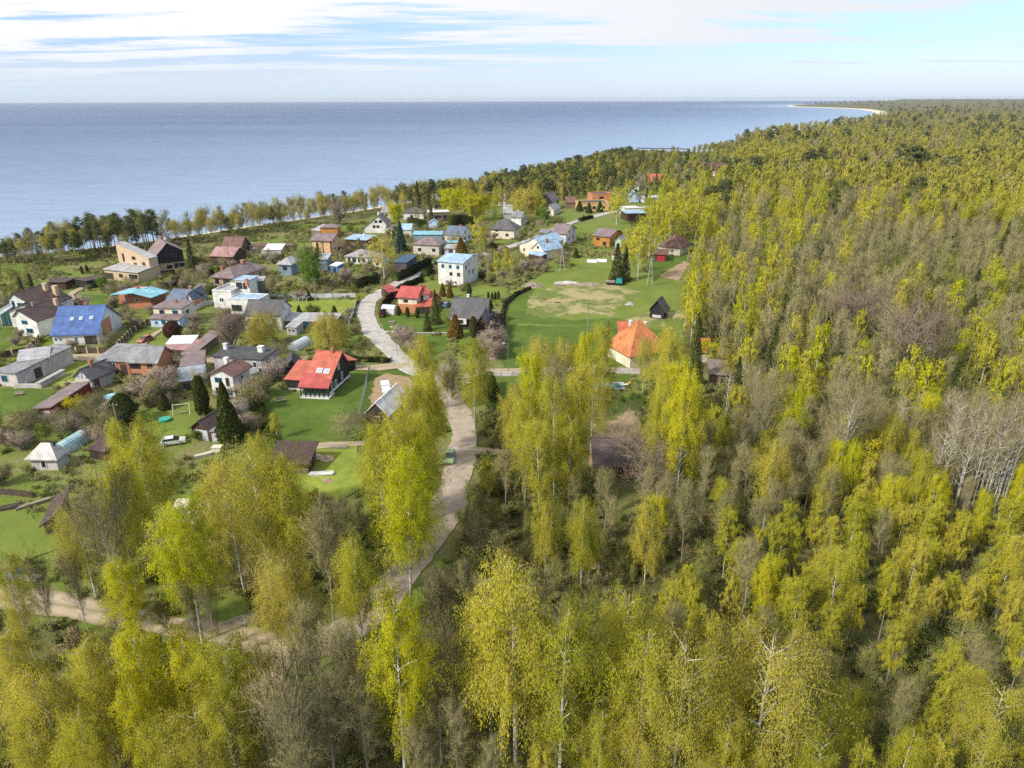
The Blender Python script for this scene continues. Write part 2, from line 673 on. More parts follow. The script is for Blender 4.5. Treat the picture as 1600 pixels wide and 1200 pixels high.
# ---------------------------------------------------------------- sheets on the ground (lawns, bare soil, sand)
LAWN = mat("lawn_grass", (0.12, 0.17, 0.03), (0.065, 0.115, 0.02), rough=0.95, scale=0.35, det=8, spec=0.1)
LAWN2 = mat("meadow_grass", (0.20, 0.235, 0.05), (0.11, 0.165, 0.03), rough=0.95, scale=0.18, det=8, spec=0.1)
LAWN3 = mat("yellow_grass", (0.26, 0.30, 0.05), (0.17, 0.23, 0.04), rough=0.95, scale=0.5, det=8, spec=0.1)
DRY = mat("dry_grass", (0.38, 0.32, 0.17), (0.17, 0.19, 0.055), rough=0.95, scale=0.28, det=9, spec=0.1, contrast=(0.42, 0.6))
def dry_material():
    m = bpy.data.materials.new("worn_dry_grass")
    m.use_nodes = True
    t = m.node_tree
    b = t.nodes['Principled BSDF']
    b.inputs['Roughness'].default_value = 0.95
    b.inputs['Specular IOR Level'].default_value = 0.1
    co = N(t, 'ShaderNodeTexCoord')
    vm = N(t, 'ShaderNodeVectorMath', operation='SUBTRACT')
    t.links.new(co.outputs['Generated'], vm.inputs[0])
    vm.inputs[1].default_value = (.5, .5, 0)
    vl = N(t, 'ShaderNodeVectorMath', operation='LENGTH')
    t.links.new(vm.outputs[0], vl.inputs[0])
    nz = N(t, 'ShaderNodeTexNoise')
    nz.inputs['Scale'].default_value = 0.09
    nz.inputs['Detail'].default_value = 9
    nz.inputs['Roughness'].default_value = 0.68
    t.links.new(co.outputs['Object'], nz.inputs['Vector'])
    nf = N(t, 'ShaderNodeTexNoise')
    nf.inputs['Scale'].default_value = 1.3
    nf.inputs['Detail'].default_value = 6
    t.links.new(co.outputs['Object'], nf.inputs['Vector'])
    f = math_n(t, 'ADD', math_n(t, 'MULTIPLY', vl.outputs['Value'], 1.05), math_n(t, 'MULTIPLY', math_n(t, 'SUBTRACT', nz.outputs[0], 0.5), 2.2))
    dry = ramp(t, nf.outputs[0], [(0.35, (0.40, 0.33, 0.18)), (0.65, (0.28, 0.24, 0.11))])
    grn = ramp(t, nf.outputs[0], [(0.35, (0.17, 0.19, 0.05)), (0.65, (0.10, 0.145, 0.03))])
    mx_ = N(t, 'ShaderNodeMixRGB')
    t.links.new(maprange(t, f, 0.46, 0.74), mx_.inputs[0])
    t.links.new(dry, mx_.inputs[1])
    t.links.new(grn, mx_.inputs[2])
    t.links.new(mx_.outputs[0], b.inputs['Base Color'])
    return m


DRY = dry_material()
SOIL = mat("bare_soil", (0.36, 0.26, 0.16), (0.26, 0.19, 0.12), rough=0.95, scale=0.6, det=8, spec=0.1)
SAND = mat("sand_heap", (0.55, 0.42, 0.30), (0.45, 0.34, 0.24), rough=0.95, scale=1.5, det=6, spec=0.1)
CONC = mat("concrete", (0.50, 0.48, 0.45), (0.38, 0.36, 0.34), rough=0.85, scale=1.2, det=6, spec=0.2)
rng = np.random.default_rng(5)
SHEETS = []
SHZ = []


def sheet(name, pts, m, z, label, px=True, jit=0.35, keep=True):
    w = [P(a, b)[:2] if px else np.array((a, b), float) for a, b in pts]
    w.append(w[0])
    out = []
    for a, b_ in zip(w[:-1], w[1:]):
        L = np.linalg.norm(b_ - a)
        n = max(1, int(L / 1.2))
        for k in range(n):
            out.append(a + (b_ - a) * k / n + np.array([b_[1] - a[1], a[0] - b_[0]]) / (L + 1e-9) * float(np.clip(rng.normal(0, min(jit, 0.4)), -.8, .8)) * min(1, L / 10) * (0 if k == 0 else 1))
    c = sum(out) / len(out)
    mb = MB()
    mb.poly([(p[0] - c[0], p[1] - c[1], 0) for p in out])
    o = mb.build(name, m)
    o.location = (c[0], c[1], 0.02 + 0.004 * len(SHZ))
    SHZ.append(1)
    if o.data.polygons[0].normal.z < 0:
        o.data.flip_normals()
    tag(o, label, name.replace('_', ' '), kind="structure")
    if keep:
        SHEETS.append(w)
    return o


sheet("lawn", [(408, 665), (400, 600), (448, 612), (500, 625), (560, 580), (640, 574), (655, 590), (575, 640), (570, 690), (480, 692), (420, 690)], LAWN, 0.02, "bright green mown lawn round the red roofed house with dark walls")
sheet("meadow", [(795, 590), (785, 540), (790, 478), (800, 455), (855, 425), (900, 418), (960, 415), (1000, 425), (1060, 430), (1074, 455), (1068, 530), (1060, 560), (960, 575)], LAWN2, 0.02, "open green meadow between the village and the wood")
sheet("lawn", [(787, 480), (800, 460), (835, 452), (822, 490), (890, 500), (960, 497), (1000, 505), (985, 512), (890, 508), (788, 505)], LAWN, 0.03, "bright green stripe of grass at the left of the meadow")
sheet("lawn", [(786, 508), (960, 511), (1060, 516), (1058, 556), (970, 572), (795, 588), (775, 545)], LAWN, 0.04, "even dark green lawn in front of the meadow")
sheet("dry_grass", [(822, 490), (825, 462), (870, 446), (930, 440), (1005, 452), (985, 470), (960, 480), (958, 494), (910, 488), (850, 498)], DRY, 0.05, "straw coloured dry patch in the meadow", jit=1.0)
sheet("dry_grass", [(975, 500), (1010, 488), (1075, 480), (1068, 512), (1000, 508)], DRY, 0.05, "dry worn grass round the black barn", jit=1.0)
sheet("lawn", [(766, 590), (806, 590), (806, 632), (762, 636)], LAWN, 0.02, "small square lawn enclosed by hedges right of the road")
sheet("lawn", [(905, 590), (985, 584), (990, 604), (900, 608)], LAWN, 0.02, "lawn strip beside the swimming pool")
sheet("lawn", [(600, 447), (680, 428), (690, 450), (790, 448), (788, 470), (700, 470), (600, 462)], LAWN2, 0.02, "garden lawn round the white cube house")
sheet("lawn", [(585, 485), (700, 482), (705, 520), (640, 520), (600, 515)], LAWN, 0.02, "lawn in front of the red and white house")
sheet("lawn", [(608, 524), (700, 525), (700, 545), (660, 565), (630, 548)], LAWN, 0.02, "lawn strip between the road and the purple shrubs")
sheet("lawn", [(415, 472), (555, 468), (550, 492), (445, 494), (410, 490)], LAWN3, 0.02, "yellowish fenced lawn behind the grey roofed outbuilding")
sheet("lawn", [(185, 552), (208, 525), (235, 508), (300, 508), (275, 535), (240, 553)], LAWN2, 0.02, "lawn with the driveway beside the pale blue house")
sheet("lawn", [(0, 512), (25, 512), (30, 528), (10, 545), (0, 545)], LAWN, 0.02, "lawn corner at the far left white house")
sheet("lawn", [(0, 606), (90, 608), (60, 645), (0, 650)], LAWN, 0.02, "bright lawn below the unfinished block building")
sheet("lawn", [(85, 570), (145, 562), (135, 590), (100, 605), (60, 600)], LAWN3, 0.02, "grass corner right of the unfinished building")
sheet("lawn", [(130, 460), (168, 462), (168, 478), (132, 478)], LAWN, 0.02, "small bright lawn behind the blue roofed house")
sheet("lawn", [(225, 640), (310, 628), (310, 680), (250, 690), (215, 668)], LAWN2, 0.02, "orchard grass left of the old garage with white doors")
sheet("lawn", [(300, 478), (345, 476), (350, 492), (305, 500)], LAWN2, 0.02, "lawn in front of the white stepped house")
sheet("meadow", [(895, 352), (945, 342), (985, 346), (985, 372), (960, 366), (900, 364)], LAWN2, 0.02, "mown square field behind the orange wooden house")
sheet("lawn", [(880, 405), (1000, 400), (1005, 425), (900, 418)], LAWN2, 0.03, "grass behind the meadow by the dark spruces")
sheet("lawn", [(1010, 410), (1070, 398), (1075, 410), (1020, 440)], LAWN, 0.045, "lawn in front of the white house with brown hip roof")
sheet("dry_grass", [(1030, 432), (1068, 408), (1078, 412), (1060, 440)], SOIL, 0.055, "bare track leading to the red garage", jit=0.6)
sheet("sand_yard", [(578, 625), (585, 592), (605, 584), (640, 590), (648, 612), (640, 660), (580, 665)], SOIL, 0.03, "sandy bare yard behind the white roofed cottage")
sheet("lawn", [(430, 700), (560, 694), (570, 760), (520, 790), (440, 760)], LAWN3, 0.03, "rough grass right of the dark brown barn")
sheet("dirt_yard", [(925, 745), (915, 690), (985, 640), (1030, 690), (1000, 742)], SOIL, 0.03, "brown dirt yard round the log cabin")
sheet("lawn", [(30, 790), (90, 830), (110, 850), (40, 880), (0, 860), (0, 800)], LAWN2, 0.03, "rough grass left of the leaning dark shed", jit=0.8)
sheet("lawn", [(300, 940), (380, 935), (410, 965), (330, 975)], LAWN2, 0.03, "grass patch beside the dirt road", jit=0.8)

# roads
def road_material(name, c1, c2, track, ta):
    m = bpy.data.materials.new(name)
    m.use_nodes = True
    t = m.node_tree
    b = t.nodes['Principled BSDF']
    b.inputs['Roughness'].default_value = 0.95
    b.inputs['Specular IOR Level'].default_value = 0.15
    co = N(t, 'ShaderNodeTexCoord')
    nz = N(t, 'ShaderNodeTexNoise')
    nz.inputs['Scale'].default_value = 0.5
    nz.inputs['Detail'].default_value = 9
    nz.inputs['Roughness'].default_value = 0.7
    t.links.new(co.outputs['Object'], nz.inputs['Vector'])
    c = ramp(t, nz.outputs[0], [(0.35, c1), (0.65, c2)])
    sp = N(t, 'ShaderNodeSeparateXYZ')
    t.links.new(co.outputs['UV'], sp.inputs[0])
    u = math_n(t, 'ADD', sp.outputs[0], math_n(t, 'MULTIPLY', math_n(t, 'SUBTRACT', nz.outputs[0], 0.5), 0.25))
    tr = ramp(t, u, [(0.0, 1.0), (0.12, 0.2), (0.25, 0.0), (0.38, 0.1), (0.5, 0.9), (0.62, 0.1), (0.75, 0.0), (0.88, 0.2), (1.0, 1.0)])
    mm = N(t, 'ShaderNodeMixRGB')
    t.links.new(math_n(t, 'MULTIPLY', tr, ta), mm.inputs[0])
    t.links.new(c, mm.inputs[1])
    mm.inputs[2].default_value = (*track, 1)
    t.links.new(mm.outputs[0], b.inputs['Base Color'])
    return m


ASPH = road_material("pale_asphalt", (0.50, 0.47, 0.43), (0.30, 0.285, 0.27), (0.50, 0.46, 0.40), 0.35)
GRAV = road_material("gravel", (0.45, 0.37, 0.30), (0.29, 0.24, 0.20), (0.36, 0.27, 0.19), 0.5)
DIRT = road_material("dirt_track", (0.46, 0.37, 0.27), (0.36, 0.28, 0.20), (0.17, 0.17, 0.06), 0.75)
ROADS = []


def road(name, pts, w0, w1, m, z, label):
    line = catmull([P(a, b)[:2] for a, b in pts], 1.2)
    z = 0.15 + 0.006 * len(ROADS)
    d = np.gradient(line, axis=0)
    d /= np.linalg.norm(d, axis=1)[:, None] + 1e-9
    nn = np.stack([-d[:, 1], d[:, 0]], 1)
    n = len(line)
    w = np.linspace(w0, w1, n) / 2
    rr = np.random.default_rng(int(abs(pts[0][0] * 7 + pts[0][1])))
    K = 7
    us = np.linspace(-1, 1, K)
    vs = []
    for k, u in enumerate(us):
        j = np.zeros(n)
        if k in (0, K - 1):
            j = np.convolve(rr.normal(0, 0.7, n + 4), np.ones(5) / 5, 'valid')
        off = u * w + j
        vs.append(np.stack([line[:, 0] + nn[:, 0] * off, line[:, 1] + nn[:, 1] * off, np.full(n, z + 0.03 * (1 - u * u))], 1))
    V = np.stack(vs, 1).reshape(-1, 3)
    i = np.arange(n - 1)[:, None] * K
    k = np.arange(K - 1)[None, :]
    fc = np.stack([i + k, i + k + 1, i + K + k + 1, i + K + k], -1).reshape(-1, 4)[:, ::-1]
    me = np_mesh(name, V, [fc], [m])
    uv = me.uv_layers.new(name='UVMap')
    li = np.empty(len(me.loops), np.int32)
    me.loops.foreach_get('vertex_index', li)
    uu = (li % K) / (K - 1)
    vv = (li // K) * 0.2
    uv.data.foreach_set('uv', np.stack([uu, vv], 1).astype(np.float32).ravel())
    o = link(name, me)
    tag(o, label, "road", kind="structure")
    ROADS.append((line, max(w0, w1) / 2))
    return o


road("road", [(905, 345), (870, 357), (830, 375), (770, 393), (731, 402), (690, 411), (650, 428), (615, 447), (590, 461), (576, 475), (572, 492), (582, 515), (605, 543), (632, 568), (660, 585), (690, 602)], 4.2, 5.4, ASPH, 0.06, "pale asphalt road curving down through the village")
road("road", [(680, 596), (700, 612), (716, 640), (723, 675), (720, 715), (706, 770), (682, 825), (650, 872), (618, 912), (570, 962), (510, 1000), (430, 1015)], 5.4, 4.8, GRAV, 0.10, "gravel road bending down between birches and the wood")
road("road", [(905, 345), (945, 334), (975, 329), (1030, 322), (1090, 330), (1130, 336), (1160, 340)], 5.0, 4.5, ASPH, 0.055, "far stretch of road behind the square field")
road("road", [(640, 570), (600, 574), (550, 575), (470, 572), (400, 568), (330, 562), (270, 560), (200, 560), (140, 558), (90, 561), (45, 568), (0, 582), (-60, 600)], 4.0, 5.5, DIRT, 0.05, "pale side lane running left between the gardens")
road("road", [(680, 600), (720, 590), (770, 581), (850, 579), (960, 577)], 3.5, 3.0, DIRT, 0.045, "narrow lane to the right towards the orange roofed house")
road("dirt_road", [(-80, 925), (0, 932), (80, 945), (180, 962), (300, 985), (370, 997), (430, 1015), (425, 1050), (395, 1090), (340, 1150), (280, 1210), (200, 1300)], 3.8, 3.8, DIRT, 0.075, "two rut dirt road crossing the lower left wood")
road("dirt_road", [(730, 707), (780, 708), (850, 705), (910, 700), (950, 690)], 2.6, 2.4, DIRT, 0.05, "short dirt drive from the gravel road to the log cabin")
road("path", [(600, 519), (650, 521), (702, 521)], 1.4, 1.4, CONC, 0.05, "paved path to the dark grey roofed house")
road("path", [(215, 550), (235, 530), (262, 510)], 2.0, 2.0, DIRT, 0.045, "driveway ruts to the pale blue house")
road("path", [(570, 694), (500, 698), (430, 697)], 2.2, 2.0, DIRT, 0.05, "earth path along the lower edge of the bright lawn")
road("path", [(105, 478), (112, 462), (130, 450), (165, 440)], 3.0, 2.5, DIRT, 0.04, "gravel path between the old sheds and gardens")

# ---------------------------------------------------------------- building materials
def W(name, c, c2=None, s=1.2):
    return mat("wall_" + name, c, c2 or tuple(x * 0.86 for x in c), rough=0.9, scale=s, det=6, spec=0.2)


def RF(name, c, c2=None, wave=('X', 1.1, 0.45), rough=0.6, spec=0.4):
    return mat("roof_" + name, c, c2 or tuple(x * 0.75 for x in c), rough=rough, scale=0.8, det=7, spec=spec, wave=wave)


w_white = W('white', (0.74, 0.74, 0.72))
w_cream = W('cream', (0.72, 0.66, 0.54))
w_blue = W('pale_blue', (0.50, 0.64, 0.80))
w_grey = W('grey', (0.42, 0.42, 0.43))
w_block = W('block', (0.60, 0.56, 0.55), (0.42, 0.39, 0.38))
w_tan = brick_mat('brick_tan', (0.62, 0.46, 0.28), (0.55, 0.40, 0.24), (0.6, 0.5, 0.4))
w_or = brick_mat('brick_orange', (0.60, 0.22, 0.09), (0.52, 0.17, 0.07), (0.5, 0.35, 0.25))
w_red = brick_mat('brick_red', (0.50, 0.16, 0.08), (0.43, 0.12, 0.06), (0.45, 0.3, 0.22))
w_peach = W('peach', (0.72, 0.46, 0.26))
w_dark = mat('wall_dark_boards', (0.035, 0.037, 0.04), (0.02, 0.02, 0.022), rough=0.8, scale=1.5, wave=('Z', 1.6, 0.5))
w_brown = mat('wall_brown_boards', (0.11, 0.06, 0.04), (0.06, 0.035, 0.025), rough=0.85, scale=1.5, wave=('Z', 1.6, 0.5))
w_wood = mat('wall_old_wood', (0.26, 0.20, 0.14), (0.16, 0.12, 0.085), rough=0.9, scale=1.5, wave=('X', 1.6, 0.5))
w_owood = mat('wall_orange_wood', (0.55, 0.27, 0.06), (0.42, 0.19, 0.04), rough=0.75, scale=1.5, wave=('Z', 1.6, 0.4))
w_maroon = mat('wall_maroon_boards', (0.24, 0.045, 0.035), (0.16, 0.03, 0.025), rough=0.8, scale=1.5, wave=('X', 1.6, 0.5))
w_sblue = W('strong_blue', (0.12, 0.25, 0.50))
w_slate = W('slate_blue', (0.22, 0.29, 0.38))
w_glass = glass_mat('conservatory_glass', (0.05, 0.09, 0.08))
r_red = RF('red', (0.56, 0.15, 0.09), (0.45, 0.115, 0.07))
r_pink = RF('faded_red', (0.55, 0.10, 0.09), (0.42, 0.09, 0.08))
r_orange = RF('orange_tile', (0.60, 0.23, 0.08), (0.47, 0.16, 0.06), wave=('Z', 1.3, 0.5))
r_blue = RF('blue', (0.09, 0.18, 0.45), (0.07, 0.13, 0.33), wave=('Y', 0.75, 0.55), rough=0.4)
r_lblue = RF('light_blue', (0.38, 0.54, 0.70), (0.31, 0.45, 0.60))
r_cyan = RF('turquoise', (0.28, 0.60, 0.70), (0.18, 0.42, 0.52))
r_brown = RF('brown', (0.20, 0.105, 0.085), (0.15, 0.08, 0.07))
r_dbrown = RF('dark_brown', (0.095, 0.055, 0.05), (0.065, 0.04, 0.037))
r_grey = RF('grey_sheet', (0.30, 0.30, 0.31), (0.20, 0.20, 0.215))
r_dgrey = RF('dark_grey', (0.13, 0.125, 0.13), (0.095, 0.09, 0.095), wave=('Z', 1.5, 0.4))
r_lgrey = RF('pale_grey', (0.48, 0.48, 0.49), (0.34, 0.34, 0.35))
r_plum = RF('plum_grey', (0.27, 0.20, 0.20), (0.19, 0.145, 0.15))
r_white = RF('white_metal', (0.78, 0.77, 0.77), (0.70, 0.70, 0.71), wave=('X', 1.1, 0.15), rough=0.4)
r_rust = RF('rusty_white', (0.60, 0.60, 0.62), (0.38, 0.32, 0.28), rough=0.5)
r_tar = mat('roof_tar', (0.10, 0.10, 0.105), (0.06, 0.06, 0.065), rough=0.9, scale=0.8)
frame_w = mat('frame_white', (0.75, 0.75, 0.74), rough=0.5)
frame_d = mat('frame_dark', (0.06, 0.05, 0.045), rough=0.6)
frame_b = mat('frame_blue', (0.06, 0.30, 0.45), rough=0.6)
pane_m = glass_mat('window_pane', (0.025, 0.03, 0.04))
pane_s = glass_mat('skylight_pane', (0.35, 0.42, 0.50), 0.15)
door_b = mat('door_brown', (0.16, 0.08, 0.045), rough=0.6)
door_w = mat('door_grey_white', (0.62, 0.62, 0.66), (0.45, 0.44, 0.45), rough=0.7, scale=3, wave=('X', 2.2, 0.4))
door_r = mat('door_red', (0.42, 0.03, 0.04), rough=0.6)
ch_brick = brick_mat('chimney_brick', (0.42, 0.15, 0.09), (0.36, 0.12, 0.07), (0.4, 0.3, 0.25))
ch_tan = W('chimney_tan', (0.60, 0.46, 0.30))
ch_white = W('chimney_white', (0.75, 0.75, 0.75))
metal_g = mat('metal_grey', (0.30, 0.31, 0.32), rough=0.5, metal=0.3)
wood_g = mat('weathered_wood', (0.33, 0.28, 0.22), (0.22, 0.18, 0.14), rough=0.9, scale=2)
wood_d = mat('dark_wood', (0.10, 0.075, 0.055), (0.06, 0.045, 0.035), rough=0.9, scale=2)

LANDMARKS = []      # (x, y, phrase)
KEEPOUT = []        # (x, y, radius)


def slab(mb, pts, t=0.2):
    mb.prism([(p[0], p[1], p[2]) for p in pts], [(p[0], p[1], p[2] + t) for p in pts])


def put_window(parent, M, w, d, spec, detail):
    face, u, z, ww, hh = spec[:5]
    kind = spec[5] if len(spec) > 5 else 'w'
    if face == 'f':
        o, dx, nx = Vector((-w / 2, -d / 2, 0)), Vector((1, 0, 0)), Vector((0, -1, 0))
        L = w
    elif face == 'r':
        o, dx, nx = Vector((w / 2, -d / 2, 0)), Vector((0, 1, 0)), Vector((1, 0, 0))
        L = d
    else:
        o, dx, nx = Vector((-w / 2, d / 2, 0)), Vector((0, -1, 0)), Vector((-1, 0, 0))
        L = d
    c = o + dx * (u * L)

    def bx(mb, a0, a1, z0, z1, n0, n1):
        b = [c + dx * a0 + nx * n0, c + dx * a1 + nx * n0, c + dx * a1 + nx * n1, c + dx * a0 + nx * n1]
        bot = [(p.x, p.y, z0) for p in b]
        top = [(p.x, p.y, z1) for p in b]
        if (b[1] - b[0]).cross(b[2] - b[1]).z < 0:
            bot.reverse()
            top.reverse()
        mb.prism(bot, top)
    a = ww / 2
    if kind in ('w', 'd', 'k'):
        fm = {'w': frame_w, 'd': frame_d, 'k': frame_b}[kind]
        if detail:
            mb = MB()
            f = 0.13
            bx(mb, -a, a, z, z + f, 0, 0.10)
            bx(mb, -a, a, z + hh - f, z + hh, 0, 0.10)
            bx(mb, -a, -a + f, z + f, z + hh - f, 0, 0.10)
            bx(mb, a - f, a, z + f, z + hh - f, 0, 0.10)
            if ww > 1.0:
                bx(mb, -0.05, 0.05, z + f, z + hh - f, 0, 0.09)
            fo = mb.build('window', fm, parent, M)
            mb = MB()
            bx(mb, -a + f, a - f, z + f, z + hh - f, -0.05, 0.04)
            mb.build('pane', pane_m, fo, Matrix())
        else:
            mb = MB()
            bx(mb, -a, a, z, z + hh, -0.05, 0.06)
            mb.build('window', pane_m, parent, M)
    else:
        dm = {'door': door_b, 'gdoor': door_w, 'rdoor': door_r, 'open': frame_d, 'ddoor': w_dark}[kind]
        mb = MB()
        bx(mb, -a, a, z, z + hh, -0.05, 0.07)
        do = mb.build('door' if kind != 'open' else 'opening', dm, parent, M)
        if detail and kind != 'open':
            mb = MB()
            bx(mb, a - 0.3, a - 0.15, z + 0.95, z + 1.1, 0.07, 0.15)
            mb.build('handle', metal_g, do, Matrix())


def block(parent, Mb, w, d, h, wall, roof=None, rt='x', rh=2.0, off=0.0, hb=None, oh=0.5, win=(), chim=(), sky=(), detail=True,
          base=None, z0=0.0, par=0.4, trim=None):
    """one storey block: x runs along the front, y away from it"""
    hb = h if hb is None else hb
    mw = MB()
    mr = MB()
    w2, d2 = w / 2, d / 2
    if rt in ('x', 'y', 'shed', 'shedx'):
        if rt == 'x':
            prof = [(-d2, h), (off * d2, h + rh), (d2, hb)]
            L2 = w2
        elif rt == 'y':
            prof = [(-w2, h), (off * w2, h + rh), (w2, hb)]
            L2 = d2
        elif rt == 'shed':
            prof = [(-d2, h), (d2, hb)]
            L2 = w2
        else:
            prof = [(-w2, h), (w2, hb)]
            L2 = d2
        ax = rt in ('x', 'shed')
        pr = [(prof[0][0], z0)] + prof + [(prof[-1][0], z0)]
        e0 = [(-L2, s, z) if ax else (s, -L2, z) for s, z in pr]
        e1 = [(L2, s, z) if ax else (s, L2, z) for s, z in pr]
        if wall is not None:
            if ax:
                mw.prism(e0, e1)
            else:
                mw.prism(e1, e0)
        if roof is not None:
            p2 = list(prof)
            (s0_, z0_), (s1_, z1_) = p2[0], p2[1]
            k = (z1_ - z0_) / (s1_ - s0_)
            p2[0] = (s0_ - oh, z0_ - k * oh)
            (s0_, z0_), (s1_, z1_) = p2[-2], p2[-1]
            k = (z1_ - z0_) / (s1_ - s0_)
            p2[-1] = (s1_ + oh, z1_ + k * oh)
            LL = L2 + oh * 0.8
            for (a, za), (b_, zb) in zip(p2[:-1], p2[1:]):
                za += 0.03
                zb += 0.03
                if ax:
                    q = [(-LL, a, za), (LL, a, za), (LL, b_, zb), (-LL, b_, zb)]
                else:
                    q = [(a, -LL, za), (b_, -LL, zb), (b_, LL, zb), (a, LL, za)]
                slab(mr, q, 0.2)
            if len(p2) == 3:
                s_, z_ = p2[1]
                if ax:
                    mr.box(-LL - .02, LL + .02, s_ - 0.14, s_ + 0.14, z_ + 0.16, z_ + 0.29)
                else:
                    mr.box(s_ - 0.14, s_ + 0.14, -LL - .02, LL + .02, z_ + 0.16, z_ + 0.29)
    elif rt == 'hip':
        if wall is not None:
            mw.box(-w2, w2, -d2, d2, z0, h)
        m = min(w2, d2) + oh
        a, b_ = w2 + oh, d2 + oh
        if w2 >= d2:
            t1, t2 = (-(a - m), 0), (a - m, 0)
        else:
            t1, t2 = (0, -(b_ - m)), (0, b_ - m)
        hz = h + rh
        e_ = h - 0.12
        c = [(-a, -b_, e_), (a, -b_, e_), (a, b_, e_), (-a, b_, e_)]
        c2 = [(p[0], p[1], e_ + 0.18) for p in c]
        T1, T2 = (t1[0], t1[1], hz), (t2[0] + 0.01, t2[1] + 0.01, hz)
        mr.poly(c[::-1])
        for i in range(4):
            mr.poly([c[i], c[(i + 1) % 4], c2[(i + 1) % 4], c2[i]])
        if w2 >= d2:
            mr.poly([c2[0], c2[1], T2, T1])
            mr.poly([c2[1], c2[2], T2])
            mr.poly([c2[2], c2[3], T1, T2])
            mr.poly([c2[3], c2[0], T1])
        else:
            mr.poly([c2[0], c2[1], T1])
            mr.poly([c2[1], c2[2], T2, T1])
            mr.poly([c2[2], c2[3], T2])
            mr.poly([c2[3], c2[0], T1, T2])
    elif rt == 'flat':
        if wall is not None:
            mw.box(-w2, w2, -d2, d2, z0, h)
        if roof is not None:
            a, b_ = w2 + oh, d2 + oh
            mr.box(-a, a, -b_, b_, h + 0.01, h + 0.22)
    elif rt == 'arch':
        n = 10
        pr = [(w2 * math.cos(math.pi * k / n), z0 + (h - z0) * math.sin(math.pi * k / n)) for k in range(n + 1)]
        mr.prism([(x, -d2, z) for x, z in pr], [(x, d2, z) for x, z in pr])
    if mw.v:
        mw.build('wall', wall, parent, Mb)
    if par and rt == 'flat' and wall is not None and oh <= 0.05:
        m = MB()
        zt = h + 0.21
        for (x0, x1, y0, y1) in ((-w2, w2, -d2, -d2 + .25), (-w2, w2, d2 - .25, d2), (-w2, -w2 + .25, -d2 + .25, d2 - .25), (w2 - .25, w2, -d2 + .25, d2 - .25)):
            m.box(x0, x1, y0, y1, h + 0.23, h + 0.22 + par)
        m.build('parapet', trim or wall, parent, Mb)
    ro = None
    if mr.v:
        ro = mr.build('roof' if rt != 'arch' else 'cover', roof, parent, Mb)
    if base is not None:
        m = MB()
        m.box(-w2 - .06, w2 + .06, -d2 - .06, d2 + .06, z0 - 0.05, z0 + 0.5)
        m.build('plinth', base, parent, Mb)
    for (fx, fy, top, s, cm) in chim:
        m = MB()
        x, y = fx * w2, fy * d2
        s *= .85
        if rt in ('x', 'y'):
            v_ = y / d2 if rt == 'x' else x / w2
            zr = h + rh * (1 - abs(v_ - off) / (1 + (off if v_ < off else -off)))
        elif rt == 'hip':
            zr = h + rh * (1 - max(abs(fx), abs(fy)) * .8)
        else:
            zr = max(h, hb)
        top = min(top, zr + 1.5)
        m.box(x - s / 2, x + s / 2, y - s / 2, y + s / 2, h * 0.8, top)
        m.box(x - s / 2 - .08, x + s / 2 + .08, y - s / 2 - .08, y + s / 2 + .08, top + 0.003, top + 0.15)
        m.build('chimney', cm, ro if ro else parent, Matrix() if ro else Mb)
    for (fx, fv, sw, sh) in sky:
        # skylight on the front slope (rt x or shed)
        y0, z0_ = -d2, h
        y1, z1_ = (off * d2, h + rh) if rt == 'x' else (d2, hb)
        dirv = Vector((0, y1 - y0, z1_ - z0_))
        sl = dirv.length
        dirv.normalize()
        nv = Vector((0, -dirv.z, dirv.y))
        c = Vector((fx * w2, y0, z0_ + 0.03)) + dirv * (fv * sl) + nv * 0.2
        m = MB()
        ux = Vector((sw / 2, 0, 0))
        uy = dirv * sh / 2
        m.prism([c - ux - uy, c + ux - uy, c + ux + uy, c - ux + uy], [p + nv * 0.12 for p in (c - ux - uy, c + ux - uy, c + ux + uy, c - ux + uy)])
        so = m.build('skylight', frame_w, ro, Matrix())
        m = MB()
        ux *= 0.78
        uy *= 0.82
        q = (c - ux - uy, c + ux - uy, c + ux + uy, c - ux + uy)
        m.prism([p + nv * 0.125 for p in q], [p + nv * 0.14 for p in q])
        m.build('pane', pane_s, so, Matrix())
    for s in win:
        put_window(parent, Mb, w, d, s, detail)
    return ro


def frame_of(A, B, C, z):
    """footprint frame from three corner pixels seen at height z (C may be a depth in metres)"""
    a, b = P(*A, z), P(*B, z)
    if isinstance(C, (int, float)):
        ex = (b - a)[:2]
        w = np.linalg.norm(ex)
        ex /= w
        d = float(C)
    else:
        c = P(*C, z)
        ex = (b - a)[:2]
        ey = (c - b)[:2]
        w = np.linalg.norm(ex)
        wl_, dl = np.linalg.norm(ex), np.linalg.norm(ey)
        a1 = math.atan2(ex[1], ex[0])
        a2 = math.atan2(ey[1], ey[0]) - math.pi / 2
        dd = (a2 - a1 + math.pi) % (2 * math.pi) - math.pi
        ang = a1 + dd * dl / (wl_ + dl)
        ex = np.array([math.cos(ang), math.sin(ang)])
        d = dl
    ey = np.array([-ex[1], ex[0]])
    c0 = b[:2] - ex * w / 2 + ey * d / 2
    return c0, math.atan2(ex[1], ex[0]), w, d


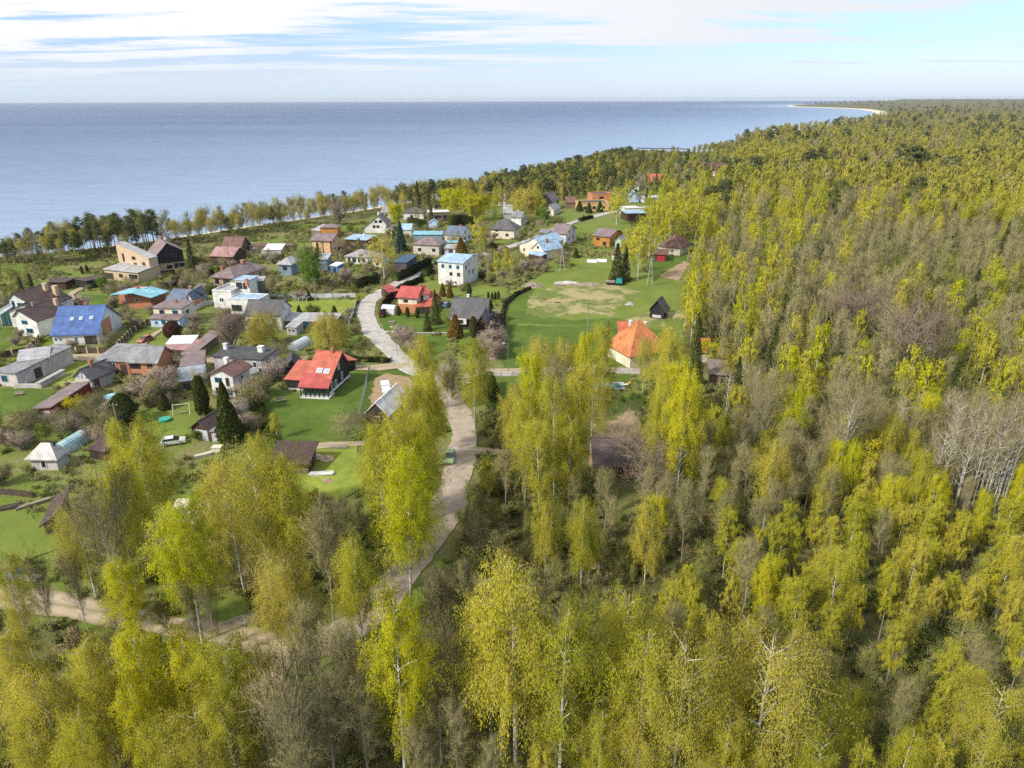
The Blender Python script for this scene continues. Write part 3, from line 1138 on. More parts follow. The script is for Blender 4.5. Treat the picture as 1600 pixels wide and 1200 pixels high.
def building(name, label, cat, blocks, short=None, group=None):
    root = None
    for bl in blocks:
        A, B, C = bl[0], bl[1], bl[2]
        kw = dict(bl[3])
        z = kw.pop('z', 0.0)
        if A == 'rel':
            # a strip set on the right wall of the first block: thickness proud, width share, shift, depth share
            c0_, ang, w0_, d0_ = first
            pr_, _, sh_, ds_ = B
            w, d = .5, d0_ * ds_
            ex_, ey_ = np.array([math.cos(ang), math.sin(ang)]), np.array([-math.sin(ang), math.cos(ang)])
            c0 = c0_ + ex_ * (w0_ / 2 - .15) + ey_ * (d0_ * sh_)
        else:
            c0, ang, w, d = frame_of(A, B, C, z)
        if root is None:
            first = (c0, ang, w, d)
        if root is None:
            root = empty(name, c0[0], c0[1], 0, ang)
            tag(root, label, cat, group)
            Rm = Matrix.Translation((c0[0], c0[1], 0)) @ Matrix.Rotation(ang, 4, 'Z')
            inv = Rm.inverted()
            LANDMARKS.append((c0[0], c0[1], short or label))
            root['w'] = 0
            del root['w']
            dist = math.hypot(c0[0], c0[1])
        KEEPOUT.append((c0[0], c0[1], 0.5 * math.hypot(w, d) + 0.5))
        Mb = inv @ (Matrix.Translation((c0[0], c0[1], 0)) @ Matrix.Rotation(ang, 4, 'Z'))
        block(root, Mb, w, d, detail=dist < 260, **kw)
    return root


def rail(parent, M, mbm, pts, h, m, name='railing'):
    mb = MB()
    for a, b in zip(pts[:-1], pts[1:]):
        mb.bar((a[0], a[1], a[2] + h), (b[0], b[1], b[2] + h), 0.08)
    mb.build(name, m, parent, M)


S = dict
# left edge --------------------------------------------------------------------------------
building('house', 'white house with stepped brown roofs, tan chimneys and turquoise trim at the far left', 'house', [
    ((31, 524), (63, 527), 11.0, S(h=5.6, wall=w_white, roof=r_dbrown, rt='y', rh=1.6, off=-0.5, hb=4.6, oh=0.5, win=[('f', .42, 3.4, 2.0, 1.1, 'k'), ('f', .58, 1.0, 2.2, 1.3, 'k'), ('r', .6, 1.2, 1.2, 1.0, 'k')], chim=[(.2, .8, 10.0, 1.0, ch_tan), (-.4, -.2, 8.2, .6, w_slate)])),
    ((24, 505), (66, 508), 12.0, S(h=7.0, wall=w_white, roof=r_dbrown, rt='y', rh=1.8, off=-0.6, hb=5.0, oh=0.5, win=[('f', .12, 5.0, 1.0, 1.8, 'k'), ('f', .38, 5.0, 2.0, 1.3, 'k'), ('f', .75, 4.8, .9, .8, 'k')], chim=[(-.1, .5, 10.8, 1.2, ch_tan), (.5, .6, 9.0, 1.4, ch_tan)])),
    ((64, 523), (82, 516), 5.0, S(h=3.2, wall=w_white, roof=r_brown, rt='shed', hb=4.4, oh=0.4, win=[('f', .3, 0.1, 1.1, 2.2, 'door'), ('f', .72, 1.3, .8, .8, 'k')])),
    ((66, 510), (90, 497), 8.0, S(h=4.6, wall=w_white, roof=r_dbrown, rt='x', rh=1.8, oh=0.4, win=[('f', .7, 1.2, 1.0, 1.2)])),
    ((3, 507), (27, 506), 6.0, S(h=4.0, wall=w_white, roof=r_white, rt='shedx', hb=6.2, oh=0.15)),
], short='the white house with tan chimneys')
building('conservatory', 'glazed conservatory with turquoise posts built on the leftmost white house', 'conservatory', [
    ((5, 510), (26, 509), 1.3, S(h=3.2, wall=w_glass, roof=frame_b, rt='shedx', hb=5.2, oh=0.1, win=[('f', .2, .3, .2, 2.8, 'k'), ('f', .5, .3, .2, 3.2, 'k'), ('f', .8, .3, .2, 3.8, 'k')])),
], short='the conservatory')
building('house', 'long blue tiled roof with three skylights over a white house with brick gable', 'house', [
    ((92, 537), (156, 538), (180, 511), S(h=3.2, wall=w_white, roof=r_blue, rt='x', rh=5.3, off=-0.05, oh=0.55, sky=[(-.28, .52, .9, 1.1), (.12, .53, .9, 1.1), (.58, .54, .9, 1.1)],
      win=[('f', .06, 1.5, .5, .6, 'k'), ('f', .16, 1.5, .5, .6, 'k'), ('f', .5, 1.4, .6, .7, 'k'), ('f', .83, .1, 3.1, 2.3, 'open')], chim=[(.1, .05, 9.1, .9, ch_brick)], base=w_grey)),
    ('rel', (.5, 2.2, -.12, .35), 0, S(h=5.2, z0=.9, wall=w_or, roof=None, rt='flat', oh=0, par=0, win=[('r', .4, 1.5, 1.0, 1.2)])),
], short='the blue roofed house')
building('unfinished_building', 'long unfinished building of white blocks with a grey sloping roof and blue edge', 'building', [
    ((0, 602), (30, 605), 16.0, S(h=3.2, wall=w_block, roof=r_grey, rt='shed', hb=4.2, oh=0.3, win=[('f', .35, 1.0, 1.6, 1.6, 'k'), ('r', .35, .2, 2.0, 2.4, 'open')])),
    ((34, 590), (83, 583), 6.5, S(h=3.8, wall=w_block, roof=r_lgrey, rt='shed', hb=4.6, oh=0.2, win=[('f', .15, .2, 1.6, 2.2, 'door'), ('f', .45, .2, 1.0, 2.2, 'gdoor')])),
], short='the unfinished block building')
building('ruined_wall', 'low broken walls and rubble of white blocks in front of the unfinished building', 'ruin', [
    ((22, 607), (62, 607), .5, S(h=1.0, wall=w_block, roof=None, rt='flat', oh=.2)),
    ((65, 607), (103, 586), .9, S(h=1.2, wall=w_block, roof=w_grey, rt='flat', oh=.15)),
    ((30, 600), (58, 592), 2.0, S(h=.8, wall=w_block, roof=w_block, rt='shed', hb=.3, oh=.1)),
], short='the rubble walls')
building('shed', 'very long narrow maroon shed with grey sheet roof and pale blue end', 'shed', [
    ((64, 652), (84, 656), (136, 615), S(h=2.3, wall=w_maroon, roof=r_plum, rt='shedx', hb=2.7, oh=.35, win=[('f', .3, .4, 1.0, 1.4, 'k'), ('f', .75, .1, 1.0, 1.9, 'gdoor')])),
], short='the long maroon shed')
building('house', 'long two storey orange brick house under a bent grey sheet roof', 'house', [
    ((158, 592), (206, 594), 8.0, S(h=4.6, wall=w_red, roof=r_grey, rt='shed', hb=5.6, oh=.5, win=[('f', .2, 2.9, 1.3, 1.3), ('f', .5, 2.9, 1.5, 1.3, 'w'), ('f', .82, .2, 1.5, 3.6, 'open'), ('f', .4, .1, 4.4, 1.9, 'open')])),
    ((206, 595), (251, 595), (276, 579), S(h=4.7, wall=w_or, roof=r_grey, rt='x', rh=2.3, off=0.1, oh=.6, win=[('f', .2, 2.9, 2.4, 1.2, 'd'), ('f', .2, .2, 2.4, 1.6, 'd'), ('f', .72, 3.0, 1.2, 1.0, 'd'), ('f', .75, .3, 1.6, 1.8), ('r', .3, .6, 1.2, 1.8)])),
], short='the long orange brick house')
building('annex', 'small brick annex with timbered white gable and grey roof', 'annex', [
    ((121, 607), (146, 611), 6.5, S(h=2.9, wall=w_block, roof=r_dgrey, rt='y', rh=1.9, oh=.5, win=[('r', .2, .1, 1.4, 2.6, 'door'), ('r', .5, .1, 1.2, 2.4, 'gdoor'), ('f', .25, 2.8, .2, .8, 'k'), ('f', .5, 2.8, .2, 1.5, 'k'), ('f', .75, 2.8, .2, .8, 'k')], chim=[(.1, -.2, 6.6, .8, ch_brick)])),
], short='the timbered annex')
building('house', 'small square hut with patched white metal hip roof', 'hut', [
    ((52, 734), (92, 735), (108, 722), S(h=2.3, wall=w_block, roof=r_rust, rt='hip', rh=2.3, oh=.6, win=[('f', .48, .4, 1.0, 1.5)], chim=[(.6, 0.1, 4.6, .3, w_dark)])),
], short='the hut with the patched metal roof')
building('greenhouse', 'long arched turquoise plastic greenhouse behind the patched metal roof', 'greenhouse', [
    ((86, 706), (108, 710), (140, 688), S(h=2.1, wall=None, roof=RF('green_plastic', (0.30, .55, .60), (.45, .6, .62), wave=('Y', .5, .5), rough=.3), rt='arch')),
], short='the turquoise greenhouse')
building('shed', 'small dark plank shed beside the turquoise greenhouse', 'shed', [
    ((142, 716), (168, 720), 4.0, S(h=1.8, wall=w_brown, roof=r_dbrown, rt='shed', hb=2.8, oh=.3, win=[('f', .25, .2, 1.0, 1.3, 'open')])),
], short='the dark plank shed')
building('shed', 'leaning dark roofed shed with grey wall on rough grass at lower left', 'shed', [
    ((72, 836), (96, 832), 7.5, S(h=1.8, wall=w_wood, roof=r_dbrown, rt='shedx', hb=3.2, oh=.5, win=[('f', .5, .2, 1.4, 1.3, 'open')])),
], short='the leaning dark shed')
building('garage', 'old double garage with brown gable roof and weathered white doors', 'garage', [
    ((302, 685), (331, 690), 8.0, S(h=2.3, wall=w_brown, roof=r_dbrown, rt='y', rh=1.6, oh=.5, win=[('f', .55, .05, 2.6, 2.1, 'gdoor')])),
    ((332, 691), (358, 691), 6.0, S(h=2.2, wall=w_wood, roof=r_grey, rt='shed', hb=2.6, oh=.25, win=[('f', .5, .05, 3.0, 1.9, 'gdoor')])),
], short='the old double garage')
building('house', 'white house with low brown gable roof and blue balcony beside the columnar thuja', 'house', [
    ((331, 618), (368, 620), (397, 604), S(h=4.9, wall=w_white, roof=r_brown, rt='y', rh=1.3, oh=.7, win=[('f', .35, 3.0, 1.8, 1.2, 'k'), ('f', .75, 2.4, .8, 1.9, 'd'), ('f', .3, .2, 1.5, 1.6, 'd'), ('f', .75, .2, 1.6, 1.6, 'k'), ('r', .5, 3, 1, 1)], chim=[(-.6, .5, 7.8, 1.0, ch_white)])),
    ((283, 612), (325, 606), 7.0, S(h=2.3, wall=w_wood, roof=RF('worn_slate', (.26, .31, .40), (.36, .37, .39)), rt='shed', hb=3.0, oh=.3, win=[('f', .3, .2, 2.0, 1.5, 'open')])),
    ((286, 592), (322, 588), 7.0, S(h=3.0, wall=w_wood, roof=r_plum, rt='shed', hb=4.0, oh=.3)),
], short='the white house with blue balcony')
building('house', 'grey rendered house with black flat roof and two white chimneys', 'house', [
    ((338, 588), (412, 593), 7.5, S(h=4.9, wall=w_grey, roof=r_tar, rt='flat', oh=.4, win=[('f', .86, 2.8, 1.0, 1.5), ('f', .96, 1.6, 1.0, 1.4), ('r', .3, 2.8, 1, 1.2)], chim=[(-.93, .3, 8.2, 1.0, ch_white), (.62, .2, 7.0, 1.4, ch_white)])),
], short='the black flat roofed house')
building('terrace_roof', 'open shelter with white panel roof beside a long sagging grey roof', 'shelter', [
    ((258, 556), (296, 559), 6.5, S(h=1.9, wall=w_wood, roof=RF('faded_pink', (.42, .24, .24), (.34, .19, .19)), rt='shed', hb=2.3, oh=.3, win=[('f', .5, .2, 4, 1.4, 'open')])),
    ((262, 551), (302, 550), 5.0, S(h=2.2, wall=None, roof=mat('white_panels', (.75, .74, .70), (.6, .6, .6), rough=.5, wave=('X', .5, .4)), rt='shed', hb=2.7, oh=.2)),
    ((290, 563), (310, 563), 17.0, S(h=2.0, wall=w_wood, roof=r_plum, rt='shedx', hb=2.3, oh=.4, win=[('f', .5, .2, 2.2, 1.5, 'open')])),
], short='the shelter with white panel roof')
# second row ---------------------------------------------------------------------------------
building('house', 'brick house with pale turquoise low pitched roof and dark porch', 'house', [
    ((211, 478), (238, 483), (252, 474), S(h=4.0, wall=w_red, roof=None, rt='flat', oh=0, par=0, win=[('f', .4, 2.0, 1.6, 1.2), ('r', .45, 2.4, 1.6, .9)])),
    ((188, 474), (209, 477), 8.0, S(h=3.9, wall=w_red, roof=None, rt='flat', oh=0, par=0, win=[('f', .7, .2, 3.0, 3.0, 'open')])),
    ((179, 460), (236, 466), (257, 456), S(z=4.4, h=4.5, wall=None, roof=r_cyan, rt='y', rh=1.0, off=0.15, oh=.3, chim=[(-.3, .5, 6.0, .8, ch_brick)])),
], short='the turquoise roofed brick house')
building('house', 'low house with two slate blue roofs, brick gable and white yard wall', 'house', [
    ((262, 484), (291, 486), 9.0, S(h=2.8, wall=w_brown, roof=mat('roof_slate_blue', (.16, .20, .28), (.11, .14, .20), rough=.6, wave=('X', 1.1, .4)), rt='x', rh=2.6, oh=.4, win=[('f', .4, .2, 4, 1.8, 'open')], chim=[(.7, .1, 6.4, .9, ch_brick)])),
    ((292, 484), (303, 484), 9.5, S(h=2.8, wall=w_white, roof=MATS['roof_slate_blue'], rt='y', rh=2.4, off=.4, oh=.4, win=[('f', .5, .8, .8, .8)])),
    ((303, 486), (318, 477), 5.0, S(h=2.6, wall=w_or, roof=w_or, rt='shedx', hb=2.0, oh=.1)),
], short='the low slate blue roofed house')
building('house', 'small pale blue house with cream upper floor and pinkish brown porch roof', 'house', [
    ((248, 505), (287, 508), (301, 496), S(h=4.9, wall=w_cream, roof=r_plum, rt='flat', oh=.35, win=[('f', .3, 3.2, 1.4, 1.2, 'd'), ('f', .78, 3.2, 1.6, 1.2, 'k'), ('r', .4, 2.6, 1.6, 1.2, 'k')], chim=[(0, .4, 5.9, .7, ch_brick)])),
    ((237, 511), (282, 513), 3.6, S(h=2.5, wall=w_blue, roof=r_plum, rt='shed', hb=3.3, oh=.4, win=[('f', .2, 1.0, .7, .8, 'k'), ('f', .45, 1.0, 1.2, 1.2, 'k'), ('f', .68, .1, .9, 2.0, 'door'), ('f', .88, .8, 1.2, 1.5, 'k')])),
], short='the small pale blue house')
building('house', 'large white modern house with stepped flat roofs and roof terrace', 'house', [
    ((336, 482), (365, 484), (390, 472), S(h=5.3, wall=w_white, roof=r_lgrey, rt='flat', oh=0, par=.5, win=[('f', .45, 2.3, 1.5, 1.3)], base=w_grey)),
    ((363, 489), (408, 492), (420, 483), S(h=4.4, wall=w_white, roof=r_lblue, rt='flat', oh=0, par=.3, win=[('f', .22, .9, 3.2, 1.9, 'd'), ('r', .4, 1, 1.2, 2)])),
    ((372, 478), (394, 479), 6.0, S(h=8.2, wall=w_white, roof=r_lblue, rt='flat', oh=0.3, win=[('f', .3, 5.6, 2.0, 2.0, 'd'), ('f', .7, 5.6, 1.2, 2.0, 'd')], chim=[(.8, -1.1, 8.8, .9, w_or)])),
    ((396, 473), (415, 472), 5.0, S(h=7.0, wall=w_glass, roof=r_lgrey, rt='flat', oh=0.4)),
], short='the white stepped modern house')
building('house', 'white house with plain slate grey gable roof beside the stepped modern house', 'house', [
    ((388, 514), (441, 516), (453, 502), S(h=4.4, wall=w_white, roof=r_dgrey, rt='x', rh=3.0, off=0, oh=.4, win=[('f', .35, 2.3, 1.1, 1.2), ('f', .8, 2.3, 1.1, 1.2), ('r', .45, 4.6, .9, 1.2), ('r', .3, 1.2, 1, 1.2)])),
    ((384, 520), (405, 521), 4.0, S(h=2.4, wall=w_grey, roof=r_brown, rt='shed', hb=3.2, oh=.3)),
], short='the slate grey roofed white house')
building('outbuilding', 'long low outbuilding with pale grey sheet roof and green doors', 'outbuilding', [
    ((447, 513), (526, 514), 5.0, S(h=2.2, wall=w_brown, roof=r_lgrey, rt='shed', hb=2.9, oh=.4, win=[('f', .25, .1, 2.0, 1.8, 'open'), ('f', .42, .1, 1.6, 1.8, 'k'), ('f', .62, .1, 2.0, 1.8, 'open')])),
], short='the long grey roofed outbuilding')
building('greenhouse', 'arched white plastic tunnel greenhouse standing on the plot behind the red roof', 'greenhouse', [
    ((452, 545), (466, 549), (483, 537), S(h=2.0, wall=None, roof=mat('white_plastic', (.62, .68, .74), (.5, .56, .6), rough=.35, wave=('Y', .5, .5)), rt='arch')),
], short='the white tunnel greenhouse')
building('greenhouse', 'small white film greenhouse left of the row of dwarf thujas', 'greenhouse', [
    ((596, 491), (616, 492), 3.0, S(h=1.6, wall=frame_w, roof=MATS['white_plastic'], rt='x', rh=.8, oh=.05)),
], short='the small film greenhouse')
building('garden_shed', 'grey glazed garden hut among bare twigs near the tunnel greenhouse', 'garden shed', [
    ((449, 523), (464, 524), 4.0, S(h=2.2, wall=w_grey, roof=r_lgrey, rt='shed', hb=2.7, oh=.3, win=[('f', .3, .8, 1, 1), ('f', .7, .8, 1, 1)])),
], short='the grey garden hut')
# hero modern house
hr = building('house', 'modern house with bright red roof, dark board walls and glazed veranda', 'house', [
    ((479, 618), (516, 619.5), (549, 591), S(h=3.4, z0=.5, wall=w_dark, roof=r_red, rt='x', rh=4.1, off=.35, oh=.5, base=w_white, sky=[(-.12, .33, 1.3, 1.4), (.52, .32, 1.3, 1.4)], win=[('r', .3, 1.2, 1.2, 1.4), ('r', .62, 1.4, .9, 1.8), ('r', .5, 4.2, 1.0, 1.4), ('r', .12, 1.0, .9, 1.9)], chim=[(.3, .3, 8.4, .8, ch_brick)])),
    ((470, 622), (514, 624), 3.2, S(h=2.7, z0=.3, wall=None, roof=r_pink, rt='shed', hb=4.2, oh=.35)),
    ((449, 609), (478, 611), 7.0, S(h=2.6, wall=w_dark, roof=r_red, rt='shed', hb=4.2, oh=.4, base=w_white)),
    ((545, 581), (556, 578), 5.0, S(h=2.8, wall=w_dark, roof=r_red, rt='shedx', hb=2.4, oh=.5)),
    ((447, 592), (470, 590), 6.0, S(h=2.6, wall=w_dark, roof=r_tar, rt='y', rh=1.8, oh=.4)),
], short='the red roofed house with dark walls')
hc, ha, hw, hd = frame_of((470, 622), (514, 624), 3.2, 0)
hm = hr.matrix_world
hM0 = Matrix.Translation((hr.location.x, hr.location.y, 0)) @ Matrix.Rotation(hr.rotation_euler.z, 4, 'Z')
hM = hM0.inverted() @ Matrix.Translation((hc[0], hc[1], 0)) @ Matrix.Rotation(ha, 4, 'Z')
mb = MB()
mb.box(-hw / 2 - .1, hw / 2 + .1, -hd / 2 - .1, hd / 2, 0.02, .35)
mb.build('terrace_slab', w_white, hr, hM)
for k in range(7):
    x = -hw / 2 + .15 + (hw - .3) * k / 6
    MB().box(x - .1, x + .1, -hd / 2 + .02, -hd / 2 + .22, .36, 2.75).build('post', w_dark, hr, hM)
MB().box(-hw / 2 + .1, hw / 2 - .1, -hd / 2 + 1.0, -hd / 2 + 1.06, .36, 2.9).build('glass_front', w_glass, hr, hM)

building('cottage', 'small cottage with white metal gable roof behind the roadside birches', 'cottage', [
    ((573, 661), (607, 665), 10.0, S(h=2.3, wall=w_brown, roof=r_white, rt='y', rh=2.3, oh=.4, win=[('f', .5, 2.5, 1.4, 1.2, 'open'), ('f', .5, .4, 1.2, 1.4)])),
], short='the white metal roofed cottage')
building('barn', 'dark brown roofed open barn half hidden behind a birch', 'barn', [
    ((425, 740), (482, 741), 5.0, S(h=2.2, wall=w_wood, roof=r_dbrown, rt='shed', hb=3.2, oh=.7, win=[('r', .4, .1, 3, 2.2, 'open')])),
], short='the dark brown roofed barn')
building('house', 'two storey house with red tin roof, white upper floor and orange base', 'house', [
    ((624, 487), (652, 489), (664, 478), S(h=4.9, wall=w_cream, roof=r_pink, rt='x', rh=1.9, off=.1, oh=.7, win=[('f', .4, 3.1, 1.4, .9, 'd'), ('f', .85, 1.7, .8, .9, 'd')], chim=[(.9, .3, 7.6, .9, ch_brick)])),
    ((623.6, 487.8), (653, 489.8), (665, 478), S(h=2.6, wall=w_or, roof=None, rt='flat', oh=0, par=0)),
    ((655, 486), (672, 484), 6.0, S(h=5.2, wall=w_cream, roof=r_pink, rt='x', rh=1.4, oh=.4, win=[('f', .3, 2.8, .9, 1.9, 'd')])),
    ((650, 491), (676, 490), 4.0, S(h=2.3, wall=w_or, roof=r_red, rt='shed', hb=3.0, oh=.4, win=[('f', .5, .1, 3.6, 1.7, 'open')])),
    ((672, 485), (688, 480), 8.0, S(h=2.8, wall=w_or, roof=r_pink, rt='y', rh=2.0, off=.2, oh=.5, win=[('r', .4, .6, 1.2, 1.3)])),
    ((610, 468), (624, 465), 5.0, S(h=2.4, wall=w_brown, roof=r_pink, rt='shed', hb=3.2, oh=.4)),
], short='the red roofed white and orange house')
building('house', 'large house with steep dark grey tile roof and pointed front gable', 'house', [
    ((704, 514), (758, 516), (770, 497), S(h=3.4, wall=w_brown, roof=r_dgrey, rt='x', rh=3.9, off=.05, oh=.5, win=[('f', .38, 1.9, .9, 1.3, 'd'), ('f', .3, .2, 3, 1.6, 'open'), ('r', .4, 1.2, 1.4, 1.6), ('r', .5, 4, 1.1, 1.2)], chim=[(-.25, .25, 9.4, .8, ch_white)])),
    ((705, 515.5), (729, 516), 1.2, S(h=3.3, z0=1.7, wall=w_white, roof=None, rt='flat', oh=0, par=0, win=[('f', .6, 2.0, 1.6, 1.0, 'd')])),
    ((737, 523), (769, 524), 8.0, S(h=.9, wall=w_brown, roof=r_dgrey, rt='y', rh=4.6, off=0, oh=.5, win=[('f', .5, 2.6, 1.6, 1.0, 'd')])),
    ((758, 503), (775, 496), 7.0, S(h=2.6, wall=w_white, roof=r_dgrey, rt='shedx', hb=1.6, oh=.5)),
], short='the dark grey tiled house')
building('house', 'three storey white cube house with pale blue curved metal roof', 'house', [
    ((687, 443), (724, 447.5), (744, 435), S(h=8.0, wall=w_white, roof=None, rt='flat', oh=0, par=0, win=[('f', .2, 5.9, 1.1, 1.3, 'k'), ('f', .5, 5.9, 1.1, 1.3, 'k'), ('f', .8, 5.9, 1.1, 1.3, 'k'), ('f', .52, 3.4, 1.1, 1.2, 'd'), ('f', .82, 3.4, 1.1, 1.2, 'd'), ('f', .34, .9, .7, .6, 'd'), ('f', .7, .9, .7, .6, 'd'),
      ('r', .2, 5.6, .8, 1.4, 'd'), ('r', .4, 6.4, .6, .8, 'd'), ('r', .4, 3.8, .6, .8, 'd'), ('r', .65, 2.9, .7, 1.4, 'd')])),
    ((687, 443), (724, 447.5), (744, 435), S(h=8.0, z0=7.9, wall=w_white, roof=r_lblue, rt='x', rh=1.3, off=.25, hb=8.4, oh=.45, chim=[(-.6, .5, 10.1, .6, ch_white)])),
], short='the white cube house')
# shoreline houses on the left
building('house', 'tan brick villa with slanting tower wing and low flat extension by the pines', 'house', [
    ((190, 428), (238, 436), 3.6, S(h=11.4, wall=w_tan, roof=r_lgrey, rt='shedx', hb=7.4, oh=.1, win=[('f', .18, 5.0, 1.1, 3.0, 'd'), ('f', .52, 6.2, 2.0, 1.2, 'd'), ('f', .54, 4.2, 1.8, .9, 'd'), ('f', .82, 4.6, 1.7, 1.2, 'd'), ('f', .86, 1.4, 1.7, 1.3, 'd'), ('f', .62, .2, 1.8, 2.6, 'open'), ('f', .15, 2.6, 1.6, 1.4, 'd')])),
    ((166, 436), (218, 442), 9.0, S(h=3.6, wall=w_tan, roof=r_lgrey, rt='shed', hb=4.4, oh=.5, win=[('f', .12, .2, 4, 2.2, 'open'), ('f', .48, 1.2, 1.8, 1.3, 'd'), ('f', .85, 1.2, 4.0, 1.6, 'd')])),
], short='the tan brick villa')
building('house', 'large chalet with dark brown board gable, tan ground floor and grey roof', 'house', [
    ((242, 427), (290, 421), 13.0, S(h=3.4, wall=w_tan, roof=None, rt='flat', oh=0, par=0, win=[('f', .5, 1.0, 2.0, 1.4, 'd'), ('f', .72, 1.0, 1.4, 1.8, 'd'), ('f', .9, 1.2, 2.0, 1.5, 'd')], base=w_brown)),
    ((241.5, 427.4), (290.5, 421.4), 13.2, S(h=4.8, z0=3.42, wall=w_dark, roof=r_plum, rt='y', rh=5.8, off=.05, hb=7.4, oh=.8, win=[('f', .45, 5.4, 1.1, 1.4), ('f', .65, 5.2, 1.4, 1.4), ('f', .85, 5.4, 1.6, 1.2)], chim=[(.1, .3, 12, .9, ch_brick)])),
], short='the dark gabled chalet')
building('shed', 'dark brown plank shed with flat roof behind the bare shrubs at left', 'shed', [
    ((79, 453), (104, 453), 6.0, S(h=2.6, wall=w_brown, roof=r_dbrown, rt='flat', oh=.4, win=[('f', .3, .3, 2, 1.4, 'open')])),
], short='the brown plank shed')
building('shed', 'near black open shed at the end of the gravel path', 'shed', [
    ((122, 449), (138, 452), 7.0, S(h=2.8, wall=w_dark, roof=r_dbrown, rt='flat', oh=.4)),
], short='the near black open shed')
building('house', 'long brick bungalow with plum grey hip roof and two brick chimneys', 'house', [
    ((338, 445), (367, 449), (409, 431), S(h=3.2, wall=w_tan, roof=r_plum, rt='hip', rh=2.8, oh=.8, win=[('f', .2, .8, 1.6, 1.8), ('f', .65, .8, 2.6, 1.8), ('r', .25, 1, 1.2, 1.3), ('r', .42, 1, 1.0, 1.3), ('r', .6, 1, 1.2, 1.3), ('r', .85, 1, 1.2, 1.3)], chim=[(-.5, -.65, 6.8, 1.1, ch_brick), (0.05, .3, 7.4, 1.4, ch_brick)])),
], short='the plum roofed brick bungalow')
building('chalet', 'small dark chalet with faded pink roof and glazed gable', 'chalet', [
    ((334, 414), (366, 416), (384, 408), S(h=3.9, wall=w_brown, roof=RF('faded_pink', (.42, .24, .24), (.34, .19, .19)), rt='x', rh=2.4, oh=.6, win=[('f', .5, .3, 5, 1.6, 'open'), ('r', .5, 3.8, 1.6, 1.2, 'k')])),
], short='the small dark chalet')
building('barn', 'weathered brown barn with steep roof at the edge of the coastal wood', 'barn', [
    ((349, 398), (376, 399), (391, 392), S(h=2.6, wall=w_wood, roof=r_brown, rt='x', rh=4.0, oh=.7, win=[('f', .4, .3, 2, 1.4, 'open')], chim=[(0, .2, 7.4, .7, ch_brick)])),
], short='the weathered brown barn')
building('shed', 'row of low grey sheds with brown flat roof beside the brown barn', 'shed', [
    ((391, 395), (414, 396), 6.0, S(h=2.8, wall=w_grey, roof=r_brown, rt='flat', oh=.4, win=[('f', .5, .2, 3, 1.6, 'open')])),
    ((413, 398), (440, 398), 6.0, S(h=2.0, wall=w_grey, roof=r_white, rt='shed', hb=3.2, oh=.3)),
    ((438, 394), (455, 394), 5.0, S(h=2.6, wall=w_wood, roof=r_brown, rt='flat', oh=.3)),
], short='the row of low grey sheds')
building('house', 'tall peach coloured block house with plum roof and brown vertical stripes', 'house', [
    ((489, 400), (520, 401), (535, 395), S(h=6.6, wall=w_peach, roof=r_plum, rt='x', rh=1.8, off=.2, oh=.7, win=[('f', .25, .6, .9, 5.0, 'd'), ('f', .55, 0.2, .4, 6.0, 'open'), ('f', .95, .2, .7, 6.0, 'open'), ('r', .3, 5.2, .8, .9, 'd'), ('r', .3, 2.6, .8, .9, 'd'), ('r', .75, .3, 2.2, 2.6, 'open')])),
], short='the peach block house')
building('house', 'low brown house with pale roof tucked behind the peach house', 'house', [
    ((502, 371), (528, 371), 7.0, S(h=4.6, wall=w_owood, roof=r_plum, rt='hip', rh=1.2, oh=.5, win=[('f', .5, .6, 1.6, 1.4, 'd')])),
    ((488, 368), (501, 370), 7.0, S(h=2.6, wall=w_wood, roof=r_lgrey, rt='shed', hb=4.2, oh=.3)),
], short='the low brown house')
building('house', 'dark house with bright blue sheet roof beside the pale bare birch', 'house', [
    ((541, 388), (574, 390), 8.0, S(h=4.0, wall=w_brown, roof=MATS['roof_light_blue'], rt='shed', hb=4.6, oh=.5, win=[('f', .2, .4, 1.4, 2.2, 'open'), ('f', .7, .4, 2.6, 2.2, 'open')], chim=[(.2, .4, 5.8, .7, ch_white)])),
], short='the blue sheet roofed house')
building('house', 'white house with asymmetrical plum roof and four dark windows near the sea', 'house', [
    ((570, 364), (604, 364), 11.0, S(h=2.8, wall=w_white, roof=r_plum, rt='y', rh=5.2, off=.3, hb=4.4, oh=.5, win=[('f', .45, 2.4, 1.4, 1.3), ('f', .62, 2.4, 1.4, 1.3), ('f', .55, 4.8, 1.3, 1.2), ('f', .75, 4.8, 1.6, 1.4)], chim=[(.1, .3, 9, .9, ch_white)])),
    ((604, 364), (612, 364), 6.0, S(h=2.6, wall=w_white, roof=r_plum, rt='flat', oh=.4)),
], short='the asymmetrical white house')
building('house', 'single storey white house with pale plum roof and blue veranda', 'house', [
    ((541, 411), (575, 413), 9.0, S(h=2.8, wall=w_white, roof=RF('pale_plum', (.38, .34, .35), (.3, .26, .27)), rt='hip', rh=2.2, oh=.6, win=[('f', .15, .5, 1.2, 1.6, 'k'), ('f', .38, .5, 1.6, 1.6, 'k'), ('f', .6, .5, .9, 1.6, 'k'), ('f', .82, .9, 1.2, 1.0, 'k')])),
], short='the white house with blue veranda')
building('house', 'dark slate blue house with pale hip roof behind the round green tree', 'house', [
    ((438, 430), (456, 431), (470, 424), S(h=4.2, wall=w_slate, roof=r_lgrey, rt='hip', rh=2.2, oh=.7, win=[('f', .5, 2, 1.6, 1.4, 'd')])),
    ((495, 424), (512, 424), 7.0, S(h=4.4, wall=w_slate, roof=r_lgrey, rt='shed', hb=5.2, oh=.4)),
], short='the slate blue house')
building('shed', 'small bright blue garden shed among low shrubs', 'shed', [
    ((517, 426), (528, 427), 4.0, S(h=2.6, wall=w_sblue, roof=r_white, rt='shed', hb=3.0, oh=.3, win=[('f', .6, .1, 1, 1.9, 'ddoor')])),
], short='the bright blue shed')
